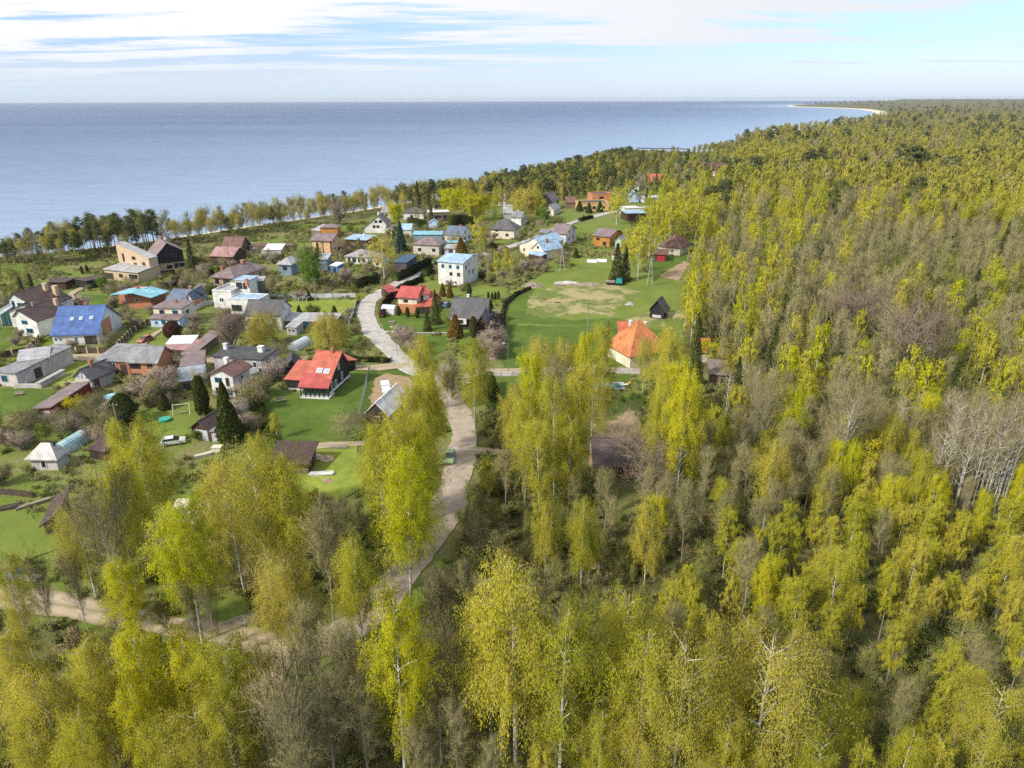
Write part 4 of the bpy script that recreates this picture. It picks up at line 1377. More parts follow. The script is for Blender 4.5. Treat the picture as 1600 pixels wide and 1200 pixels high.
building('house', 'white bungalow with dark hip roof partly hidden by the yellow maple', 'house', [
    ((631, 343), (662, 343), 10.0, S(h=3.6, wall=w_white, roof=r_dgrey, rt='hip', rh=2.6, oh=.5, win=[('f', .4, 1.2, 1.6, 1.2)])),
], short='the white bungalow')
building('house', 'modern grey wood house with white flat roof by the sea', 'house', [
    ((670, 346), (702, 345), 8.0, S(h=4.6, wall=w_wood, roof=r_white, rt='flat', oh=.3, win=[('f', .45, 1.6, 3.6, 1.4), ('f', .8, 1.6, 2.4, 1.4)], chim=[(-.4, .3, 6, .8, ch_white)])),
], short='the grey wood modern house')
building('hut', 'tiny pale blue hut with light roof between tall hedges', 'hut', [
    ((670, 357), (683, 357), 5.0, S(h=2.6, wall=w_blue, roof=r_lblue, rt='y', rh=1.4, oh=.4)),
], short='the tiny pale blue hut')
building('house', 'white gabled house with slate blue roof left of the pale green tree', 'house', [
    ((696, 379), (722, 381), (736, 374), S(h=3.6, wall=w_white, roof=mat('roof_slate_blue', (.16, .20, .28)), rt='x', rh=3.0, oh=.4, win=[('r', .35, 4.0, 1.3, 1.3, 'd'), ('r', .3, 1.2, 1.4, 1.3, 'd'), ('r', .75, 1.2, 1.4, 1.3, 'd')], chim=[(.3, 0, 7.4, .8, ch_brick)])),
    ((690, 388), (725, 388), 4.0, S(h=2.4, wall=w_slate, roof=MATS['roof_turquoise'], rt='flat', oh=.3)),
], short='the white house with slate blue roof')
building('house', 'weathered white bungalow with grey brown hip roof and twiggy shrubs', 'house', [
    ((646, 397), (686, 399), 9.0, S(h=4.2, wall=W('stained_white', (.60, .56, .50), (.42, .38, .34)), roof=r_plum, rt='hip', rh=2.4, oh=.6, win=[('f', .25, 1.4, 1.4, 1.3, 'd'), ('f', .8, 1.4, 1.4, 1.3, 'd')])),
], short='the weathered white bungalow')
building('garage', 'long low dark garage with turquoise roof edge behind the bungalow', 'garage', [
    ((646, 377), (690, 377), 6.0, S(h=3.0, wall=w_slate, roof=r_cyan, rt='shed', hb=3.4, oh=.4)),
], short='the low turquoise edged garage')
building('house', 'cottage with light metal roof behind the dark blue spruce', 'cottage', [
    ((628, 371), (643, 371), 8.0, S(h=3.6, wall=w_cream, roof=r_lblue, rt='x', rh=2.0, oh=.4)),
], short='the light roofed cottage')
building('garage', 'dark blue grey garage with turquoise roof rim beside the clipped hedge', 'garage', [
    ((617, 423), (636, 424), (650, 412), S(h=3.2, wall=mat('wall_plum_blue', (.11, .09, .13), rough=.8), roof=mat('roof_dark_blue', (.03, .10, .17), rough=.5), rt='flat', oh=.25)),
], short='the dark blue garage')
building('house', 'cream house with steep black slate hip roof and dark chimney', 'house', [
    ((766, 373), (803, 374), (816, 369), S(h=4.4, wall=w_cream, roof=r_dgrey, rt='hip', rh=4.2, oh=.8, win=[('f', .25, 1.2, 1.5, 1.2, 'd'), ('f', .7, 1.2, 1.5, 1.2, 'd'), ('f', .25, 3.2, 1.2, .8, 'd')], chim=[(-.3, .2, 10.5, 1.0, w_dark)])),
], short='the cream house with black slate roof')
building('house', 'white gabled house with grey roof behind the black slate roof', 'house', [
    ((798, 354), (814, 354), (826, 349), S(h=4.6, wall=w_white, roof=r_grey, rt='x', rh=2.0, oh=.5, win=[('r', .3, 1.2, 1.2, 2.4, 'd'), ('r', .7, 2.2, 1.2, 1.2, 'd')], chim=[(-.2, .1, 7.2, .7, ch_white)])),
], short='the small grey roofed white house')
building('house', 'cream house with linked bright sky blue gable roofs', 'house', [
    ((812, 395), (834, 400), 9.0, S(h=3.4, wall=w_cream, roof=r_lblue, rt='y', rh=1.8, oh=.4, win=[('f', .35, 1.2, 1.3, 1.2, 'd'), ('f', .75, 1.2, 1.3, 1.2, 'd')])),
    ((832, 402), (849, 406), 10.0, S(h=3.8, wall=w_cream, roof=r_lblue, rt='y', rh=2.8, oh=.5, win=[('f', .5, 4.0, 1.2, 1.0, 'd')], chim=[(.2, -.2, 7.4, .9, ch_brick)])),
    ((826, 405), (846, 409), 3.0, S(h=2.2, wall=w_brown, roof=r_lblue, rt='shed', hb=2.8, oh=.3)),
    ((849, 404), (880, 394), 9.0, S(h=5.4, wall=w_cream, roof=r_lblue, rt='x', rh=2.4, oh=.5, win=[('f', .2, 3.0, 1.3, 1.3, 'd'), ('f', .5, 3.0, 1.3, 1.3, 'd'), ('f', .85, 1.0, 1.3, 1.3, 'd')])),
], short='the sky blue roofed house')
building('house', 'white gabled house with grey brown roof adjoining the sky blue roofs', 'house', [
    ((862, 382), (884, 384), (898, 375), S(h=5.2, wall=w_white, roof=r_plum, rt='x', rh=2.8, oh=.6, win=[('r', .3, 5.0, 1.2, 1.2, 'd'), ('r', .7, 5.0, 1.2, 1.2, 'd'), ('r', .3, 1.6, 1.2, 1.4, 'd'), ('r', .75, 1.6, 1.2, 1.4, 'd')], chim=[(.2, 0, 9, .8, ch_brick)])),
], short='the grey brown gabled house')
building('house', 'orange varnished wooden house with dark sheet roof on the square field edge', 'house', [
    ((930, 382), (952, 386), (967, 378), S(h=4.4, wall=w_owood, roof=r_plum, rt='x', rh=2.0, oh=.6, win=[('f', .3, 2.4, 1.6, 1.2, 'd'), ('f', .7, .5, 1.8, 1.6, 'd'), ('r', .5, 2.6, 1.4, 1.2, 'd')])),
], short='the orange wooden house')
building('shed', 'small mint green shed with pale roof right of the orange wooden house', 'shed', [
    ((961, 387), (970, 388), (977, 383), S(h=3.0, wall=W('mint', (.40, .58, .48)), roof=r_lgrey, rt='y', rh=1.4, oh=.4)),
], short='the mint green shed')
building('shed', 'little cream shed with brown roof left of the dark spruces', 'shed', [
    ((956, 407), (968, 408), 4.0, S(h=2.6, wall=w_cream, roof=r_brown, rt='shed', hb=3.6, oh=.4)),
], short='the little cream shed')
building('house', 'white house with brown hip roof and skylights at the edge of the wood', 'house', [
    ((1031, 396), (1062, 400), (1074, 392), S(h=3.3, wall=w_cream, roof=r_brown, rt='hip', rh=4.6, oh=.6, win=[('f', .35, .1, 1.0, 2.0, 'ddoor'), ('f', .1, 1, 1, 1.2, 'd'), ('f', .62, 1.3, .7, .8, 'd'), ('r', .5, 1.1, 1.2, 1.2, 'd')], chim=[(-.15, .1, 8.2, .8, ch_brick)])),
], short='the brown hip roofed white house')
building('garage', 'low brown garage with crimson door beside the brown hip roof', 'garage', [
    ((1021, 408), (1041, 409), 6.0, S(h=2.8, wall=w_brown, roof=r_brown, rt='shed', hb=3.4, oh=.5, win=[('f', .55, .1, 2.8, 2.2, 'rdoor')])),
], short='the garage with crimson door')
building('barn', 'black board barn with steep dark grey roof alone on the meadow', 'barn', [
    ((1014, 497), (1037, 499), (1045, 493), S(h=2.8, wall=w_dark, roof=r_dgrey, rt='y', rh=2.7, oh=.7, win=[('f', .5, .3, 2.6, .8, 'gdoor'), ('r', .4, 1.0, 1, 1, 'd')])),
], short='the black barn')
building('house', 'large cream house with steep orange tile roof among tall birches', 'house', [
    ((984, 576), (1041, 566), 10.0, S(h=3.2, wall=w_cream, roof=r_orange, rt='hip', rh=7.0, off=-.1, oh=.7, win=[('f', .45, 1, 1.4, 1.4), ('f', .25, 1, 1.6, 1.4), ('f', .7, 1, 1.8, 2, 'k')], chim=[(-.2, .4, 11.0, .7, ch_white), (.5, 0.2, 9.6, .7, ch_white)])),
    ((969, 562), (990, 562), 6.0, S(h=5.4, wall=w_cream, roof=RF('terracotta', (.52, .14, .06), (.42, .11, .05)), rt='shed', hb=7.6, oh=.5, win=[('f', .5, 1.2, 1.4, 1.4), ('f', .5, 3.6, 1.2, 1)])),
], short='the orange tile roofed house')
building('cabin', 'brown log cabin with dark gable roof beneath the spreading bare oak', 'cabin', [
    ((932, 744), (985, 744), 9.0, S(h=2.6, wall=w_owood, roof=mat('roof_bitumen', (.13, .10, .10), (.09, .07, .07), rough=.9), rt='x', rh=2.3, off=0, oh=1.0, win=[('f', .3, .4, 2.4, 1.6, 'open'), ('f', .75, .4, 2.0, 1.6, 'open')])),
], short='the log cabin')
building('hut', 'small hut with bright red striped roof glimpsed between the birches', 'hut', [
    ((1094, 566), (1109, 566), 6.0, S(h=2.8, wall=w_cream, roof=mat('roof_striped_red', (.60, .14, .10), (.5, .12, .08), rough=.6, wave=('X', .55, .9)), rt='x', rh=2.2, oh=.4)),
], short='the red striped hut')
building('shed', 'grey roofed shed hidden under bare alders right of the orange roof', 'shed', [
    ((1108, 600), (1136, 602), 7.0, S(h=2.4, wall=w_wood, roof=r_plum, rt='shed', hb=3.2, oh=.4)),
], short='the hidden grey shed')
# far houses
FAR = [
    ('house', 'dark chalet with steep grey roof at the foot of the pine grove', [((845, 328), (862, 329), (872, 325), S(h=5.5, wall=w_dark, roof=r_plum, rt='y', rh=4, oh=.7, win=[('f', .5, 5.6, 2, 1.4, 'w'), ('f', .3, 1.5, 2, 1.6, 'w')]))]),
    ('house', 'little white house with grey gable roof in front of the dark chalet', [((852, 336), (865, 337), (873, 332), S(h=2.8, wall=w_cream, roof=r_lgrey, rt='y', rh=2.8, oh=.5, win=[('f', .5, 1, 1.4, 1.2, 'd')]))]),
    ('house', 'orange modern house with stepped flat roofs beside the thujas', [((905, 330), (951, 329), 12.0, S(h=4.2, wall=W('apricot', (.72, .48, .20)), roof=r_tar, rt='flat', oh=0, par=.4, win=[('f', .2, 1, 2, 1.6, 'd'), ('f', .5, 1, 2, 1.6, 'd'), ('f', .8, 1, 2.2, 1.8, 'd')])), ((925, 324), (953, 323), 9.0, S(h=7.4, wall=W('salmon', (.62, .28, .14)), roof=r_tar, rt='flat', oh=0, par=.4, win=[('f', .5, 4.8, 2.6, 1.4, 'd')]))]),
    ('house', 'pinkish white house with steep gable in front of the far trees', [((984, 296), (998, 297), (1005, 293), S(h=4.5, wall=w_white, roof=RF('rose', (.55, .30, .32)), rt='y', rh=4.2, oh=.6, win=[('f', .5, 5, 2, 1.5, 'd')]))]),
    ('house', 'far house with bright red roof among dark conifers', [((1013, 291), (1033, 291), 12.0, S(h=3.6, wall=w_brown, roof=r_red, rt='x', rh=4.6, oh=.7))]),
    ('house', 'white and blue modern house with flat roof right of the willow', [((980, 346), (1012, 345), 11.0, S(h=4.0, wall=w_brown, roof=r_lblue, rt='flat', oh=.4, win=[('f', .4, 2.0, 6, 1.4, 'w')])), ((976, 336), (1000, 335), 8.0, S(h=3.6, wall=w_white, roof=r_white, rt='flat', oh=.2))]),
    ('house', 'far blue gabled house behind the row of clipped hedge', [((984, 316), (998, 316), 9.0, S(h=4, wall=w_blue, roof=r_lblue, rt='y', rh=2.4, oh=.5))]),
    ('house', 'far long brown roofed house by the beach road', [((1082, 268), (1102, 268), 12.0, S(h=4.2, wall=w_wood, roof=r_brown, rt='x', rh=3.6, oh=.6))]),
    ('house', 'far dark red roofed house with a white wall behind the birches', [((1110, 274), (1134, 273), 13.0, S(h=4.4, wall=w_brown, roof=r_brown, rt='x', rh=5.2, oh=.7)), ((1120, 276), (1144, 275), 8.0, S(h=3.2, wall=w_cream, roof=r_white, rt='flat', oh=.2))]),
    ('house', 'pale flat roofed house between trunks at the end of the road', [((1125, 337), (1146, 336), 10.0, S(h=6.6, wall=w_cream, roof=r_white, rt='flat', oh=.3, win=[('f', .3, 2, 2, 2, 'd')]))]),
    ('shed', 'dark slate roofed shed at the left edge of the wood', [((1170, 348), (1188, 348), 8.0, S(h=3.2, wall=w_dark, roof=r_dgrey, rt='x', rh=2.6, oh=.6))]),
    ('shed', 'white roofed long low hall behind the yellow birches', [((1012, 318), (1040, 316), 9.0, S(h=3.2, wall=w_white, roof=r_white, rt='flat', oh=.2))]),
    ('cottage', 'grey cottage squeezed behind the ochre round tree', [((787, 344), (800, 344), 9.0, S(h=4, wall=w_grey, roof=r_lgrey, rt='x', rh=3.4, oh=.5))]),
    ('house', 'tiny white house far off among the grey brown woods', [((1384, 202), (1392, 202), 14.0, S(h=9, wall=w_white, roof=r_lgrey, rt='x', rh=5, oh=.7))]),
    ('house', 'tiny pale house far off near the right in the woods', [((1464, 216), (1473, 216), 14.0, S(h=9, wall=w_white, roof=r_lgrey, rt='x', rh=5, oh=.7))]),
    ('cottage', 'tiny pale cottage right of its twin far off in the woods', [((1488, 217), (1495, 217), 14.0, S(h=8, wall=w_white, roof=r_grey, rt='x', rh=5, oh=.7))]),
    ('cottage', 'small pinkish cottage with pale roof behind the ochre round tree by the pines', [((778, 322), (792, 322), 8.0, S(h=3.6, wall=w_cream, roof=RF('rose', (.55, .30, .32)), rt='x', rh=3, oh=.5))]),
    ('house', 'grey house with slate roof behind the row of low village sheds near the white bungalow', [((596, 341), (613, 342), 8.0, S(h=3.4, wall=w_grey, roof=r_grey, rt='x', rh=2.6, oh=.5, win=[('f', .5, 1.2, 1.4, 1.2, 'd')]))]),
    ('shed', 'long pale shed right of the weathered white bungalow', [((695, 398), (716, 398), 5.0, S(h=2.6, wall=w_block, roof=r_lgrey, rt='shed', hb=3.2, oh=.4, win=[('f', .5, .2, 2.4, 1.8, 'open')]))]),
    ('house', 'brown roofed house glimpsed between garden trees left of the orange modern house', [((884, 326), (899, 326), 8.0, S(h=3.6, wall=w_wood, roof=r_brown, rt='x', rh=2.8, oh=.5))]),
    ('shed', 'grey shed on the plot between the sky blue roofs and the far road', [((842, 372), (856, 373), 5.0, S(h=2.6, wall=w_wood, roof=r_grey, rt='shed', hb=3.2, oh=.4))]),
    ('cottage', 'white cottage with plum roof right of the slate blue house', [((583, 418), (597, 419), 6.0, S(h=2.8, wall=w_white, roof=r_plum, rt='x', rh=2.2, oh=.4, win=[('f', .5, 1, 1.2, 1.2, 'd')]))]),
    ('shed', 'low brown shed behind the large bare many limbed tree', [((344, 515), (366, 516), 5.0, S(h=2.3, wall=w_wood, roof=r_brown, rt='shed', hb=2.9, oh=.4))]),
    ('shed', 'small grey shed at the back of the tan villa garden', [((305, 462), (318, 462), 4.0, S(h=2.3, wall=w_wood, roof=r_plum, rt='shed', hb=2.9, oh=.3))]),
    ('cottage', 'small white cottage lost in the wood edge above the road end', [((1186, 270), (1195, 270), 9.0, S(h=4, wall=w_white, roof=r_grey, rt='x', rh=3, oh=.5))]),
]
for nm, lb, bls in FAR:
    building(nm, lb, nm if nm != 'cottage' else 'cottage', bls, short='the ' + ' '.join(lb.split()[:4]))

# ---------------------------------------------------------------- fences, hedges, posts
def fence(label, pts, h, style, group=None, step=2.2):
    line = [P(a, b)[:2] for a, b in pts]
    root = empty('fence', line[0][0], line[0][1])
    tag(root, label, 'fence', group)
    o = line[0]
    mp_, mq = {'pillar': (ch_tan, wood_d), 'concrete': (w_grey, W('pale_panel', (.55, .57, .60))), 'mesh': (metal_g, metal_g), 'wood': (wood_g, wood_g), 'dark': (wood_d, wood_d), 'stone': (w_grey, w_block)}[style]
    panel = MB()
    np_ = 0
    for a, b in zip(line[:-1], line[1:]):
        L = np.linalg.norm(b - a)
        n = max(1, int(round(L / step)))
        for k in range(n + 1):
            if k == 0 and a is not line[0]:
                continue
            p = a + (b - a) * k / n - o
            if np_ < 90:
                r = .18 if style == 'pillar' else .07
                MB().box(p[0] - r, p[0] + r, p[1] - r, p[1] + r, 0, h + (.15 if style == 'pillar' else .05)).build('post', mp_, root)
                np_ += 1
        A3, B3 = a - o, b - o
        if style in ('wood', 'mesh'):
            for z in ((.35, .9, h - .05) if style == 'wood' else (0.15, .5, .85, 1.2, h - .05)):
                t_ = .1 if style == 'wood' else .03
                panel.bar((A3[0], A3[1], z), (B3[0], B3[1], z), t_)
            if style == 'mesh':
                m_ = int(L / .5)
                for k in range(m_):
                    p = A3 + (B3 - A3) * k / m_
                    panel.box(p[0] - .02, p[0] + .02, p[1] - .02, p[1] + .02, .1, h)
        else:
            panel.bar((A3[0], A3[1], h / 2 + .05), (B3[0], B3[1], h / 2 + .05), .09, h - .1)
    panel.build('panel', mq, root)


fence('dark plank fence on tan pillars in front of the blue roofed house', [(88, 551), (120, 552), (172, 553)], 1.6, 'pillar', step=3.0)
fence('dark plank fence on tan pillars curving past the leftmost driveway', [(0, 560), (20, 556), (44, 551), (56, 540), (62, 532)], 1.6, 'pillar', step=3.0)
fence('pale concrete panel fence behind the yellowish lawn', [(420, 467), (480, 466), (556, 465)], 1.5, 'concrete', step=2.5)
fence('pale panel fence running down beside the road from the concrete fence', [(558, 470), (552, 492), (545, 510)], 1.3, 'concrete', step=2.0)
fence('thin dark mesh fence at the right of the bright lawn', [(578, 578), (570, 615), (562, 650), (560, 690)], 1.7, 'mesh', step=2.5)
fence('post fence along the lawn beside the small pale blue house', [(180, 548), (205, 522), (234, 505)], 1.4, 'pillar', step=2.6)
fence('low stone wall along the narrow lane right of the road', [(765, 588), (800, 588), (870, 584)], 1.1, 'stone')
fence('stone garden wall in front of the orange tile roofed house', [(935, 583), (1000, 585)], 1.5, 'stone')
fence('pale wooden rail fence right of the gravel road', [(738, 648), (765, 648), (800, 648)], 1.1, 'wood')
fence('short rail fence beside the log cabin drive', [(775, 700), (800, 702), (840, 700)], 1.0, 'wood')
fence('dark wooden fence above the planks at the lower left', [(-20, 772), (20, 774), (52, 778)], 1.2, 'dark')
fence('white yard fence beside the low slate blue roofed house', [(305, 487), (318, 478), (334, 476)], 1.6, 'concrete')
fence('brown brick fence left of the white cube house drive', [(668, 408), (676, 403)], 1.4, 'stone')
fence('old rail fence across the near side of the garden path', [(70, 600), (110, 592), (125, 590)], 1.0, 'wood')


def post(name, label, px, py, h, kind):
    p = P(px, py)
    root = empty(name, p[0], p[1])
    tag(root, label, name.replace('_', ' '))
    if kind == 'lamp':
        MB().cyl(0, 0, 0, h, .09, .05).build('pole', metal_g, root)
        MB().bar((0, 0, h - .05), (-.9, 0, h + .15), .07).build('arm', metal_g, root)
        MB().box(-1.35, -.75, -.12, .12, h + .08, h + .2).build('lamp_head', w_white, root)
    elif kind == 'pole':
        MB().cyl(0, 0, 0, h, .15, .1).build('pole', wood_g, root)
        MB().box(-.8, .8, -.06, .06, h - .6, h - .48).build('crossarm', wood_d, root)
        for x in (-.65, 0, .65):
            MB().cyl(x, 0, h - .47, h - .25, .06).build('insulator', w_white, root)
    elif kind == 'apole':
        MB().bar((-1.0, 0, 0), (0, 0, h), .18).bar((1.0, 0, 0), (0, 0, h - .2), .18).bar((-.5, 0, h * .5), (.5, 0, h * .5), .1).build('pole', w_grey, root)
        MB().box(-1.1, 1.1, -.06, .06, h - .7, h - .55).build('crossarm', metal_g, root)
        for x in (-.9, 0, .9):
            MB().cyl(x, 0, h - .54, h - .3, .06).build('insulator', w_white, root)
    KEEPOUT.append((p[0], p[1], .4))


post('street_lamp', 'grey street lamp in front of the purple shrubs', 621, 556, 7.5, 'lamp')
post('street_lamp', 'grey street lamp at the lower edge of the meadow', 794, 584, 7.5, 'lamp')
post('street_lamp', 'grey street lamp against the white birch trunk right of the road', 741, 648, 7.0, 'lamp')
post('street_lamp', 'pale street lamp near the orange modern house', 943, 338, 8.0, 'lamp')
post('utility_pole', 'leaning grey utility pole in front of the dark round thuja', 190, 690, 8.0, 'pole')
post('utility_pole', 'dark utility pole beside the white metal roofed cottage', 637, 662, 7.0, 'pole')
post('utility_pole', 'thin utility pole in the middle of the meadow', 918, 520, 9.0, 'pole')
post('utility_pole', 'concrete A shaped utility pole near the dark spruces', 1015, 447, 10.0, 'apole')
post('utility_pole', 'concrete A shaped utility pole right of the sky blue roofs', 878, 425, 9.0, 'apole')
post('utility_pole', 'utility pole between the chalet and the plum roofed bungalow', 360, 416, 9.0, 'pole')
post('utility_pole', 'slim utility pole beside the concrete fence', 494, 470, 7.5, 'pole')
post('utility_pole', 'utility pole standing behind the brown hip roof', 1049, 386, 12.0, 'pole')


# ---------------------------------------------------------------- vehicles and small things
def car(label, px, py, rz, paint, name='parked_car', cat='car', L=4.2, Wd=1.7, H=1.45, van=False):
    p = P(px, py)
    root = empty(name, p[0], p[1], 0.09, R(rz))
    tag(root, label, cat)
    l, w = L / 2, Wd / 2
    if van:
        prof = [(-l, .35), (-l, 1.5), (-l + .15, H), (l - 1.2, H), (l - .5, 1.2), (l - .05, .95), (l, .35)]
        cab = [(l - 1.6, 1.15), (l - 1.5, H + .01), (l - 1.25, H + .01), (l - .55, 1.2)]
    else:
        prof = [(-l, .35), (-l, .85), (-l + .12, .95), (l * .45, .95), (l - .1, .78), (l, .6), (l, .35)]
        cab = [(-l + .2, .95), (-l + .55, H), (l * .05, H), (l * .5, .95)]
    mb = MB()
    mb.prism([(x, w, z) for x, z in prof[::-1]], [(x, -w, z) for x, z in prof[::-1]])
    if not van:
        mb.prism([(x * .97, w * .84, H - .02) for x in (cab[1][0], cab[2][0])] + [(x * .97, -w * .84, H - .02) for x in (cab[2][0], cab[1][0])],
                 [(x * .95, w * .78, H + .04) for x in (cab[1][0], cab[2][0])] + [(x * .95, -w * .78, H + .04) for x in (cab[2][0], cab[1][0])])
    mb.build('body', paint, root)
    mb = MB()
    if van:
        mb.prism([(x, w + .01, z) for x, z in cab[::-1]], [(x, -w - .01, z) for x, z in cab[::-1]])
    else:
        a, b, c, d = cab
        bt = [(a[0], w * .92, .953), (d[0], w * .92, .953), (d[0], -w * .92, .953), (a[0], -w * .92, .953)]
        tp = [(b[0], w * .82, H - .03), (c[0], w * .82, H - .03), (c[0], -w * .82, H - .03), (b[0], -w * .82, H - .03)]
        mb.prism(bt[::-1], tp[::-1])
    mb.build('window', pane_m, root)
    tyre = mat('tyre', (.02, .02, .02), rough=.9)
    for x in (-l * .62, l * .62):
        for y in (-w + .08, w - .08):
            m = MB()
            n = 12
            ring = lambda yy: [(x + .32 * math.cos(6.2832 * k / n), yy, .32 + .32 * math.sin(6.2832 * k / n)) for k in range(n)]
            m.prism(ring(y + .1), ring(y - .1))
            wo_ = m.build('wheel', tyre, root)
            m = MB()
            n = 8
            s_ = 1 if y > 0 else -1
            ring2 = lambda yy: [(x + .18 * math.cos(6.2832 * k / n), yy, .32 + .18 * math.sin(6.2832 * k / n)) for k in range(n)]
            m.prism(ring2(y + s_ * .12), ring2(y + s_ * .1))
            m.build('rim', metal_g, wo_)
    for y in (-w * .7, w * .7):
        MB().box(l - .02, l + .03, y - .16, y + .16, .6, .74).build('headlight', w_white, root)
    KEEPOUT.append((p[0], p[1], 2.2))


car_green = mat('paint_green', (.30, .46, .20), (.28, .43, .19), rough=.3, spec=.5)
car_white = mat('paint_white', (.68, .69, .70), (.6, .61, .62), rough=.3, spec=.5)
car_red = mat('paint_red', (.42, .10, .09), (.38, .09, .08), rough=.3, spec=.5)
car_blue = mat('paint_blue', (.10, .17, .34), (.09, .15, .3), rough=.3, spec=.5)
car_grey = mat('paint_grey', (.35, .37, .39), (.3, .32, .34), rough=.3, spec=.5)
car('light green hatchback parked at the left edge of the gravel road', 703, 719, -92, car_green)
car('white van parked behind the white metal roofed cottage', 603, 613, -75, car_white, 'van', 'van', 4.7, 1.8, 1.95, True)
car('red and white small car on the lawn driveway of the pale blue house', 227, 534, 255, car_red)
car('dark blue car with pale roof beside the dark grey tiled house', 698, 479, 70, car_blue)
car('old white car parked on the grass left of the old garage', 272, 694, 20, car_white)
car('silver car under the tall trees below the swimming pool', 938, 632, 60, car_grey)
car('teal car just below the dark blue garage', 642, 416, 30, mat('paint_teal', (.03, .22, .26), (.03, .2, .23), rough=.3, spec=.5))

# teal truck on the meadow
p = P(958, 445)
root = empty('truck', p[0], p[1], 0.03, R(165))
tag(root, 'small teal farm truck with a flat bed on the meadow', 'truck')
teal = mat('truck_teal', (.02, .30, .30), (.02, .25, .25), rough=.4)
MB().prism([(-3.0, -1, .7), (2.6, -1, .7), (2.6, 1, .7), (-3.0, 1, .7)], [(-3.0, -1, .9), (2.6, -1, .9), (2.6, 1, .9), (-3.0, 1, .9)]).build('chassis', wood_d, root)
MB().prism([(-3.2, -1, .91), (-1.0, -1, .91), (-1.0, 1, .91), (-3.2, 1, .91)], [(-2.9, -.9, 2.3), (-1.1, -.9, 2.3), (-1.1, .9, 2.3), (-2.9, .9, 2.3)]).build('cab', teal, root)
MB().box(-.6, 2.7, -1.05, 1.05, 1.0, 1.35).build('bed', wood_g, root)
for x in (-2.2, 1.7):
    for y in (-.95, .95):
        m = MB()
        rg = lambda yy: [(x + .45 * math.cos(6.2832 * k / 12), yy, .45 + .45 * math.sin(6.2832 * k / 12)) for k in range(12)]
        m.prism(rg(y + .14), rg(y - .14))
        m.build('wheel', MATS['tyre'], root)

# swimming pool, lounger, parasol
c0, ang, w_, d_ = frame_of((930, 609), (972, 608), (976, 600), 0)
pool = empty('swimming_pool', c0[0], c0[1], 0, ang)
tag(pool, 'turquoise swimming pool with pale stone rim below the orange roof', 'pool')
m = MB()
e_ = .6
for (x0, x1, y0, y1) in ((-w_ / 2 - e_, w_ / 2 + e_, -d_ / 2 - e_, -d_ / 2), (-w_ / 2 - e_, w_ / 2 + e_, d_ / 2, d_ / 2 + e_), (-w_ / 2 - e_, -w_ / 2, -d_ / 2, d_ / 2), (w_ / 2, w_ / 2 + e_, -d_ / 2, d_ / 2)):
    m.box(x0, x1, y0, y1, 0, .16)
m.build('rim', CONC, pool)
MB().box(-w_ / 2, w_ / 2, -d_ / 2, d_ / 2, 0, .10).build('water', glass_mat('pool_water', (.03, .42, .60), .05), pool)
p = P(978, 603)
lo = empty('sun_lounger', p[0], p[1], 0.02, R(20))
tag(lo, 'white sun lounger with raised back at the right end of the pool', 'sun lounger')
MB().box(-1, .4, -.35, .35, .3, .42).build('seat', w_white, lo)
MB().prism([(.42, -.35, .32), (1.1, -.35, .8), (1.1, .35, .8), (.42, .35, .32)], [(.40, -.35, .42), (1.05, -.35, .9), (1.05, .35, .9), (.40, .35, .42)]).build('backrest', w_owood, lo)
for x in (-.9, .3):
    for y in (-.3, .3):
        MB().box(x - .04, x + .04, y - .04, y + .04, 0, .3).build('leg', metal_g, lo)

# heaps, log piles, planks, groyne
def heap(name, label, px, py, rx, ry, h, m, rz=0, cat='heap', rough=.15):
    p = P(px, py)
    rr = np.random.default_rng(int(px))
    n, k = 22, 7
    vs = [(0, 0, h)]
    for j in range(1, k + 1):
        f = j / k
        for i in range(n):
            a = 6.2832 * i / n
            e2 = 1 + rr.normal(0, rough)
            vs.append((rx * f * e2 * math.cos(a), ry * f * e2 * math.sin(a), max(0.0, h * (1 - f) ** .9 * (1 + rr.normal(0, rough))) if j < k else -.05))
    fs = [(0, 1 + i, 1 + (i + 1) % n) for i in range(n)]
    for j in range(k - 1):
        for i in range(n):
            a = 1 + j * n + i
            b = 1 + j * n + (i + 1) % n
            fs.append((a, a + n, b + n, b))
    me = bpy.data.meshes.new(name)
    me.from_pydata(vs, [], fs)
    me.materials.append(m)
    o = link(name, me)
    o.location = (p[0], p[1], .02)
    o.rotation_euler.z = R(rz)
    tag(o, label, cat)


heap('sand_pile', 'round pale sand heap right of the dark brown barn', 508, 718, 1.9, 1.6, .6, SAND)
heap('sand_pile', 'smaller sand heap tucked beside the barn wall', 491, 715, 1.4, 1.5, .7, SAND)
heap('soil_pile', 'brown soil heap on the rough grass below the sand heaps', 512, 752, 1.4, 1.0, .35, SOIL, -30)
heap('brush_pile', 'grey brown brushwood heap at the left of the meadow edge', 832, 448, 4.0, 2.2, 1.6, wood_g, 0)
heap('rubble_pile', 'grey timber and rubble heap on the back of the meadow', 885, 442, 4.5, 1.6, .7, w_block, 0)
heap('rubble_pile', 'long pale rubble heap right of the timber heap on the meadow', 912, 445, 6.5, 1.8, .7, wood_g, 0)
heap('ash_pile', 'small dark ash heap on the dry patch of the meadow', 871, 473, 1.3, .8, .3, wood_d)
heap('ash_pile', 'left dark ash heap on the dry patch, near the top', 851, 468, .9, .6, .25, wood_d)
heap('brush_pile', 'dark brush heap right of the meadow beside the pole', 984, 476, 1.5, 1.0, 1.0, w_grey)
heap('tarp_pile', 'heap under a blue tarpaulin beside the dirt road at far left', 30, 897, 1.6, 1.3, .8, mat('tarp_blue', (.03, .22, .62), rough=.5))
heap('brush_pile', 'pale felled brushwood beside the grass patch at the dirt road', 385, 968, 2.6, 1.0, .6, wood_g, 20)


